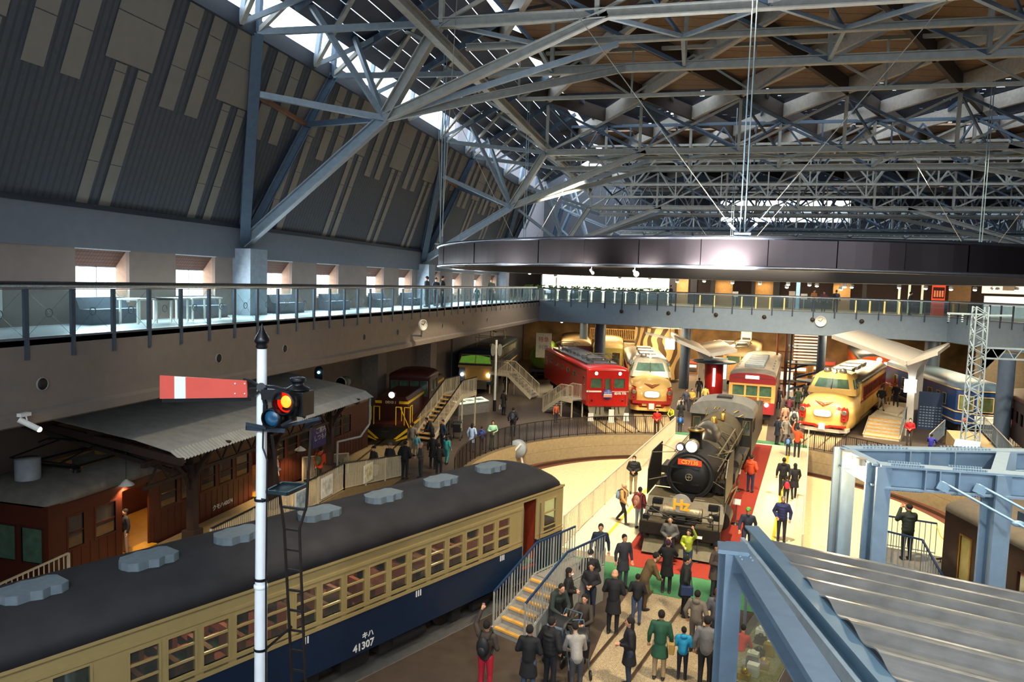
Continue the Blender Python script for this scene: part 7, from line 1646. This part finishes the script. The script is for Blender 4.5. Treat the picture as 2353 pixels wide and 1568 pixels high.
# on the turntable bridge
P(1454,1136,0,'front',1.72,'16171a','8f8468','man in black jacket and white mask leaning at the left bridge fence','puffy',mask=True,z=.02)
a=P(1430,1204,70,'walk',1.6,'b58a4e','1a1a1e','person in tan parka walking along the left bridge path','hood','long','cdb089',z=.02); bag_on(a,'backpack','7d9ab8','light blue backpack on the tan parka')
a=P(1467,1216,150,'pocket',1.62,'8c3434','7c8790','woman in dusty red coat with raised hood beside the engine','hood','short',z=.02); bag_on(a,'backpack','a2705c','brown-pink backpack on the dusty red coat')
a=P(1723,1132,150,'pocket',1.72,'b23e18','1f2a48','man in rust orange jacket and jeans beside the engine wheels','puffy',z=.02)
P(1714,1278,-8,'walk',1.72,'172033','141c2e','guard in dark navy uniform wearing a green cap','short','cap','4e8a34',z=.02)
P(1794,1246,-5,'pocket',1.7,'1d2350','1b1c26','man in navy puffer jacket with hand in pocket on the right bridge path','puffy',hc='6b665e',z=.02)
P(1797,1140,175,'stand',1.74,'141418','15161c','man in black jacket with brown collar walking away on the right path','hood',z=.02)
P(1823,1148,182,'walk',1.62,'121217','14161c','black-clad woman with hood walking away at the right fence','long','long',z=.02)
a=P(1805,1160,178,'walk',1.25,'1a1c26','1a1c24','child walking away between the two black-clad adults','short',z=.02); bag_on(a,'backpack','cf1c34','bright red backpack on the walking child')
P(1830,1052,170,'raise',1.74,'d2481a','1a1c26','man in vivid orange jacket at the far right end of the bridge','short')
a=P(1810,1049,160,'stand',1.2,'2a3c60','22283a','small child in blue jacket left of the vivid orange jacket','short'); bag_on(a,'backpack','5f87b8','pale blue backpack on the small child at the bridge end')
P(1803,1019,40,'stride',1.64,'8c8478','4a4440','woman in pale grey coat at the far end of the right path','long')
P(1785,1023,120,'front',1.7,'1c2434','1c2030','man in dark navy coat at the far end of the right path','long')
a=P(1822,996,178,'stand',1.66,'cfc8b4','1d2028','person in white jacket walking away right of the cream and maroon car','short'); bag_on(a,'backpack','2c2e30','dark backpack on the white jacket')
P(1802,985,200,'stand',1.64,'b5856a','3a3430','woman in salmon coat beside the cream and maroon car','long')
P(1811,965,170,'lean',1.66,'5c1f2c','22222a','person in dark red coat bending near the cream and maroon car','short')
P(1832,942,175,'stride',1.72,'26361f','1c201c','man in dark green coat between the two trains','long'); P(1788,940,185,'stand',1.7,'181c26','15171d','dark figure at the right side of the cream and maroon car','long'); P(1850,925,0,'stand',1.66,'2c2a28','26262a','distant dark visitor between the two trains','short')
a=P(1562,994,180,'stand',1.15,'1e4a86','1c2434','child with blue backpack at the far left end of the bridge','short'); bag_on(a,'backpack','2f6fc0','bright blue child backpack at the far left bridge end')
P(1563,978,-170,'front',1.66,'15161a','17181e','woman in black beyond the child with blue backpack','long','long')
P(1562,955,10,'stand',1.3,'e2dcc8','c8c0a8','child in long white coat beside the left bonnet express','long'); P(1575,945,30,'stride',1.66,'3c4458','2a2e3a','visitor in slate jacket behind the white coated child','short')
P(1588,945,15,'front',1.68,'d9a03c','3a3c44','woman in yellow jacket right of the left bonnet express','short'); P(1597,968,160,'stand',1.5,'a5782c','3a342c','person in mustard coat beyond the engine cab, left','long'); P(1619,935,178,'stand',1.66,'d8c468','24242a','dark haired visitor with pale yellow top by the red column','short')
P(1508,1000,0,'front',1.64,'a81c12','2c241c','person in red jacket leaning on the pit fence below the left bonnet express','short'); P(1543,978,-20,'lean',1.3,'b5b82a','2a2c30','child in lime yellow top beside the left bonnet express','short')
P(1605,915,175,'walk',1.7,'1c1c20','1c1e24','dark visitor under the white lattice canopy','long'); P(1632,905,0,'stand',1.68,'3a302a','2a2a2e','visitor in brown under the white lattice canopy','short'); P(1697,890,0,'stand',1.7,'141418','17181c','person in black left of the beige high-cab train','long')
# left side of the pit
a=P(947,1048,172,'stand',1.76,'7d7468','b09468','man in grey jacket and beige trousers by the diesel stairs','short')
P(957,1050,185,'stand',1.2,'4a8f9a','a8a088','child in teal top beside the man in beige trousers','short')
P(1030,1000,-120,'lean',1.72,'6b604e','3c3a38','man in taupe jacket beside the long stairs','short'); P(992,1028,-60,'lean',1.7,'16181c','1b1d24','man in black bending down at the foot of the long stairs','short'); P(1016,1035,-40,'pocket',1.68,'1b2a3c','1c2230','man in dark blue jacket beside the bending man','short')
P(994,1078,178,'stand',1.74,'0f1014','12141a','tall visitor in black seen from behind left of the turquoise overalls','long'); P(1008,1100,182,'front',1.66,'121216','14161c','black haired visitor in black near the railcar roof','short')
a=P(1026,1067,165,'stride',1.45,'2f8c8c','2f8c8c','girl in turquoise overalls near the curved fence','short','long')
P(966,1100,-50,'front',1.68,'4a4640','2b2c30','man in grey jacket and pale beanie looking at papers','short','beanie','9a9684'); a=P(930,1102,172,'pocket',1.8,'131416','16171b','broad man in black jacket seen from behind','puffy'); bag_on(a,'tote','cfc8b8','white tote bag beside the broad man in black',1)
P(895,1100,-10,'front',1.66,'2a2628','1b2236','visitor in dark jacket with grey knitted hat','short','beanie','54525a'); P(858,1108,-30,'front',1.66,'2e2822','24242a','visitor in dark cap and brown jacket by the ramp railing','short','cap','16161a'); P(861,1126,-160,'stand',1.3,'c9ced2','33435c','child in white shawl and jeans by the ramp railing','hood','long')
a=P(737,1122,178,'stand',1.74,'d2481f','2b2622','person in vivid orange jacket on the old platform','hood',z=.45); bag_on(a,'backpack','4a5230','olive backpack on the orange jacket')
P(634,1120,120,'pocket',1.3,'d8a898','c89a8c','child in pale pink coat behind the signal ladder','long','long',z=1.0); P(289,1275,-30,'stand',1.35,'2a2424','c09a78','boy in dark jacket and tan trousers in the brown car doorway','short',z=1.0)
P(1084,1040,165,'pocket',1.6,'8fa6cc','44506a','woman in light blue coat at the curved fence','long','long'); P(1106,1034,178,'stand',1.3,'2b3a78','2a2c3c','child in navy and pink jacket at the curved fence','hood'); P(1131,1034,20,'front',1.62,'8cbfa0','5a6a60','woman in mint green top at the curved fence','short','long')
a=P(1178,1003,178,'pocket',1.74,'181b22','1a1c24','man in black at the curved fence carrying a dark backpack','short'); bag_on(a,'backpack','26303f','dark slate backpack at the curved fence')
a=P(1157,955,150,'front',1.76,'2a2620','1c1c20','dark clothed man near the tall white sign pole','long'); bag_on(a,'tote','e8e6e0','white carrier bag hanging from the man at the sign pole',1)
stroller(1050,1010,10,'16181c','black buggy beside the display counter'); P(1163,905,10,'stand',1.66,'1b2434','1b1d24','visitor in dark blue beside the slatted stair tower','short'); P(1277,1000-28,40,'stand',1.3,'c0603a','2a2c34','child in orange top behind the red engine stairs','short')
# right side
P(2088,1024,-15,'front',1.68,'b51c22','4a4440','woman in red jacket and white mask right of the platform steps','short',mask=True); P(2138,1040,150,'crouch',1.5,'30309a','3a3a42','child in violet-blue jacket crouching by the ramp','short')
P(2023,944,10,'stride',1.7,'1f2c2c','a59678','man in dark teal jacket and beige trousers on the right platform','short',z=1.0); P(2040,930,160,'stand',1.64,'b08848','c0a068','person in mustard coat on the right platform','long','short','caa878',z=1.0); P(2057,935,-10,'stride',1.72,'1a1c22','1b1c24','dark clothed man on the right platform by the pier','short',z=1.0); P(2008,915,180,'stand',1.68,'2c2a2a','26262c','visitor in charcoal beside the right bonnet express side','short',z=1.0)
a=P(0,0,195,'photo',1.76,'1c2620','151a20','man in dark green jacket holding up a camera on the viewing platform','puffy','cap','101214',pos=(6.6,24.6,1.0)); bag_on(a,'camera','d8dce4','silver camera held up on the viewing platform')
# galleries
P(980,706,-95,'front',1.72,'2a2f38','2f343c','left one of three silhouetted visitors on the left gallery','short',pos=tuple(G(980,706,ZD))); P(1001,704,60,'front',1.66,'3a3f44','343a40','middle one of three silhouetted visitors on the left gallery','short',pos=tuple(G(1001,704,ZD))); P(1016,706,100,'stand',1.76,'1d2228','20262c','right tallest one of three silhouetted visitors on the left gallery','long',pos=tuple(G(1016,706,ZD)))
P(1128,698,20,'stand',1.72,'3c4a44','2a3440','lone visitor farther along the left gallery','short',pos=tuple(G(1128,698,ZD))); P(1095,699,0,'stand',1.15,'4fa8a0','3a8a90','small child in turquoise on the left gallery','short',pos=tuple(G(1095,699,ZD)))
for px,off,f,h,c,l in ((1541,1.5,60,1.7,'22252c','dark visitor behind the far railing at the cafe end'),(1870,1.5,30,1.7,'c07a40','visitor in tan top behind the far railing right of the blue banner'),(1893,1.2,-20,1.6,'6a3040','visitor in dark pink behind the far railing'),(1921,1.3,170,1.72,'1a2026','visitor in black behind the far railing above the white clock'),(2092,1.0,90,1.74,'1c1f22','visitor in black walking behind the far railing near the orange kiosk')):
    q=onfar(px,690,off); P(0,0,f,'stand',h,c,'262a30',l,'short',pos=(q.x,q.y,ZD))
# ================= BACKGROUND UNDER THE FAR GALLERY =================
m_ww=mat('warm_back_wall','7d6240',.8,0,.55,.5); m_pil=mat('blue_pillar','46566a',.45,.1,.08,4)
b=MB(); b.box(-20.3,44,86,86.2,0,ZL); st(b.build('wall_back_warm',m_ww))
for px,Y,r,lab in ((1378,67,.5,'dark round pillar behind the red electric engine under the gallery'),(1575,69,.45,'dark round pillar beside the white canopy under the gallery'),(1340,74,.4,'brown-lit pillar beneath the gallery left of the express train'),(2143,64,.55,'blue-grey round pillar right of the concrete canopy'),(1888,66,.35,'dark slim pillar beside the lit stair tower under the gallery'),(2317,50,.45,'blue-grey pillar beneath the right hand gallery')):
    p=atY(px,800,Y); b=MB(); b.tube((0,0,0),(0,0,ZL),r,20); o=b.build('round_pillar',m_pil,None,lab,'pillar'); o.location=(p.x,Y,0)
# stair tower with lit louvres, scaffolding frames
t=thing('stair_tower','dark steel stair tower with white lit slats under the gallery centre right','stair tower',(atY(1856,800,66).x,66,0))
b=MB()
for x in (-1.3,1.3):
    for y in (0,2.5): b.beam((x,y,0),(x,y,ZL-.02),.14)
for z in (1.5,3.0,4.4): b.box(-1.3,1.3,0,2.5,z,z+.1)
b.build('frame',m_steeld,t)
b=MB()
for k in range(9): b.box(-1.1,1.1,-.06,0,3.4+.26*k,3.52+.26*k)
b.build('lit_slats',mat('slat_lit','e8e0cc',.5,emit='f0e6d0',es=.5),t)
for k in range(4): b=MB(); b.beam((-1.2,.2+.5*k,.8*k),(1.2,.2+.5*k,.8*k+.8),.1,.2); b.build('stair_flight',m_steeld,t)
t=thing('scaffold_frame','reddish steel frame with lit openings left of the stair tower','frame',(atY(1812,800,67).x,67,0)); b=MB()
for x in (-.9,-.2,.7): b.beam((x,0,0),(x,0,ZL-.02),.16)
for z in (1.2,2.6,4.0): b.beam((-.9,0,z),(.7,0,z),.12)
b.build('members',mat('red_oxide','8a4c3a',.6),t)
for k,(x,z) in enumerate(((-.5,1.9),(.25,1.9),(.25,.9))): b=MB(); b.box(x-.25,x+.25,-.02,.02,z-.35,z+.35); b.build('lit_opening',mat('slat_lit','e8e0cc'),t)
# upper exhibit balcony, patterned drum, clutter
t=thing('exhibit_balcony','amber balcony with slatted railing under the far gallery above the left express train','balcony',(atY(1440,790,80).x,80,0)); b=MB(); b.box(-4,4,0,3,3.3,3.5); b.build('floor_slab',m_ww,t)
b=MB(); b.beam((-4,0,4.5),(4,0,4.5),.06,.06)
for i in range(40): b.beam((-4+.2*i,0,3.5),(-4+.2*i,0,4.5),.04)
b.build('railing',mat('amber_slats','c49a54',.5),t)
b=MB(); [b.beam((x,0,0),(x,0,3.3),.2) for x in (-3.9,-1,2,3.9)]; b.build('post',mat('amber_slats','c49a54'),t)
m_mur=mat('gold_pattern','d3ad62',.5)
nt_=m_mur.node_tree; bs=nt_.nodes['Principled BSDF']; vor=nt_.nodes.new('ShaderNodeTexWave'); vor.inputs['Scale'].default_value=1.6; vor.inputs['Distortion'].default_value=9; vor.inputs['Detail'].default_value=1.5; cr_=nt_.nodes.new('ShaderNodeValToRGB'); cr_.color_ramp.elements[0].position=.45; cr_.color_ramp.elements[1].position=.5; cr_.color_ramp.elements[0].color=(.12,.07,.03,1); cr_.color_ramp.elements[1].color=(.75,.52,.22,1); nt_.links.new(vor.outputs[0],cr_.inputs[0]); nt_.links.new(cr_.outputs[0],bs.inputs['Base Color'])
p=atY(1512,800,74); b=MB(); b.tube((0,0,.3),(0,0,5.2),2.3,28); b.build('patterned_drum',m_mur,None,'large gold and dark patterned round kiosk behind the left express train','kiosk',loc=(p.x,74,0))
_r.seed(11)
kinds=[('display_board','board'),('shop_shelf','shelf'),('exhibit_crate','crate')]
cl=[(1452,800),(1555,845),(1580,835),(1660,830),(1650,860),(1560,815),(1345,800),(1325,830),(1400,835),(1665,795),(1880,850),(1905,835),(1770,830),(1830,850),(1925,850),(1715,770)]
pos_=('left of the round gold kiosk','right of the round gold kiosk, lower','beside the white canopy piers','right of the white canopy','right of the white canopy, near the floor','above the express train roof','behind the red engine roof','behind the red engine at the left','behind the red engine pantograph','beside the beige high-cab train','left of the orange commuter train','beside the orange commuter train','right of the beige high-cab train','below the reddish frame','near the orange train bogie','over the beige high-cab train roof')
for i,(px,py) in enumerate(cl):
    k,c=kinds[i%3]; Y=76+ (i*7)%9; q=atY(px,py,Y); w_=_r.uniform(.5,1.2); h_=min(4.8,max(1.2,q.z+.5)); t=thing(k,'lit '+('white','amber','brown')[i%3]+' '+k.replace('_',' ')+' '+pos_[i],c,(q.x,Y,0))
    b=MB(); b.box(-w_,w_,-.15,.15,0,h_); b.build('carcass',mat(*(('bd_w','e6dcc0',.6),('bd_a','a8743a',.6),('bd_b','5a4030',.6))[i%3]),t)
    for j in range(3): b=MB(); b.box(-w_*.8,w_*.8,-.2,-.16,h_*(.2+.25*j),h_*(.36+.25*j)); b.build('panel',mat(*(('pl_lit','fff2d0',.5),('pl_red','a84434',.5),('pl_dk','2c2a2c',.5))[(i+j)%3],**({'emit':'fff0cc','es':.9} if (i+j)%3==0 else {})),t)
# red cylinder kiosk with lamp and its disc top
p=G(1641,925); t=thing('red_column_kiosk','red cylindrical kiosk with glowing tube beside the cream and maroon car','kiosk',(p.x-.1,p.y+1.5,0)); b=MB(); b.tube((0,0,0),(0,0,3.1),.75,24); b.build('drum',mat('kiosk_red','9c1d1a',.35),t); b=MB(); b.lathe([(.001,3.1),(1.7,3.12),(1.75,3.18),(1.7,3.24),(.001,3.26)],(0,0,0),30); b.build('disc_top',m_steeld,t); b=MB(); b.box(-.1,.1,-.82,-.76,1.2,2.7); b.build('light_tube',mat('tube_lit','fff0ea',.3,emit='ffe6dc',es=3),t)
t=thing('white_panel_sign','bright white hanging panel between the white canopy and the left express train','sign',(atY(1539,794,66).x,66,atY(1539,803,66).z)); b=MB(); b.box(-.42,.42,-.03,.03,0,.95); b.build('panel',mat('white_lit','ffffff'),t); b=MB(); b.beam((0,0,.95),(0,0,ZL-.02-t.location.z),.04); b.build('hanger',m_steel,t)
t=thing('white_vending_display','glowing white display cabinet by the white canopy pier','cabinet',(atY(1650,850,70).x,70,0)); b=MB(); b.box(-.8,.8,-.3,.3,0,2.9); b.build('cabinet',m_steel,t); b=MB(); b.box(-.7,.7,-.34,-.31,1.0,2.7); b.build('lit_front',mat('white_lit','ffffff'),t)
# ceiling lamps under the gallery and their light
for i,(px,py,lab) in enumerate(((1291,739,'ceiling lamp farthest left under the far gallery'),(1387,743,'ceiling lamp above the red engine roof, left of three'),(1397,743,'ceiling lamp above the red engine roof, middle of three'),(1405,743,'ceiling lamp above the red engine roof, right of three'),(1680,752,'bright ceiling lamp above the beige high-cab train'),(1625,751,'small ceiling lamp right of the white canopy'),(1834,761,'ceiling lamp by the stair tower, left'),(1845,763,'ceiling lamp by the stair tower, right'),(1696,755,'second bright lamp above the beige high-cab train'))):
    p=atY(px,py,70 if i<4 else 67); p.z=min(p.z,ZL-.15); t=thing('ceiling_lamp',lab,'lamp',p); b=MB(); b.tube((0,0,.02),(0,0,ZL-p.z),.06,10); b.build('housing',m_steeld,t); b=MB(); b.ell((0,0,0),.14,10,8); b.build('bulb',m_dl,t)
for x,y,p_ in ((-14,72,240),(-9,76,320),(-3,78,520),(3,78,800),(9,78,600),(16,74,500),(24,66,400),(-4,68,500),(4,67,350),(12,66,350),(19,60,260)):
    area('under_gallery_light',(x,y,ZL-.06),3,p_,(1,.76,.44),(x,y,0),2)
# lit louvre bits of the right side building
b=MB(); b.box(23,44,70,70.2,0,ZL); st(b.build('wall_right_low',mat('right_low_wall','6d6558',.8)))
# gallery window daylight
for y in (17.9,22,27.1,31.3,36.5,40.7,50.2,55.4): area('window_daylight',(XB+.1,y,9.1),1.9,95,(.8,.93,1.0),(XB+3,y,8.0),1.0)
# unseen spots added in front of the ring to make its gleams
for px,e_ in ((1165,160),(1300,160),(1440,200),(1560,350),(1660,2600)):
    p=G(px,612,9.75); d=(Vector((p.x,p.y,0))-Vector((RCN.x,RCN.y,0))).normalized(); c=Vector((RCN.x,RCN.y,9.55))+d*(RR_+.75); spot('ring_gleam_spot',c,(RCN.x+d.x*RR_,RCN.y+d.y*RR_,10.3),e_,(.92,.95,1),110,.9,.25)
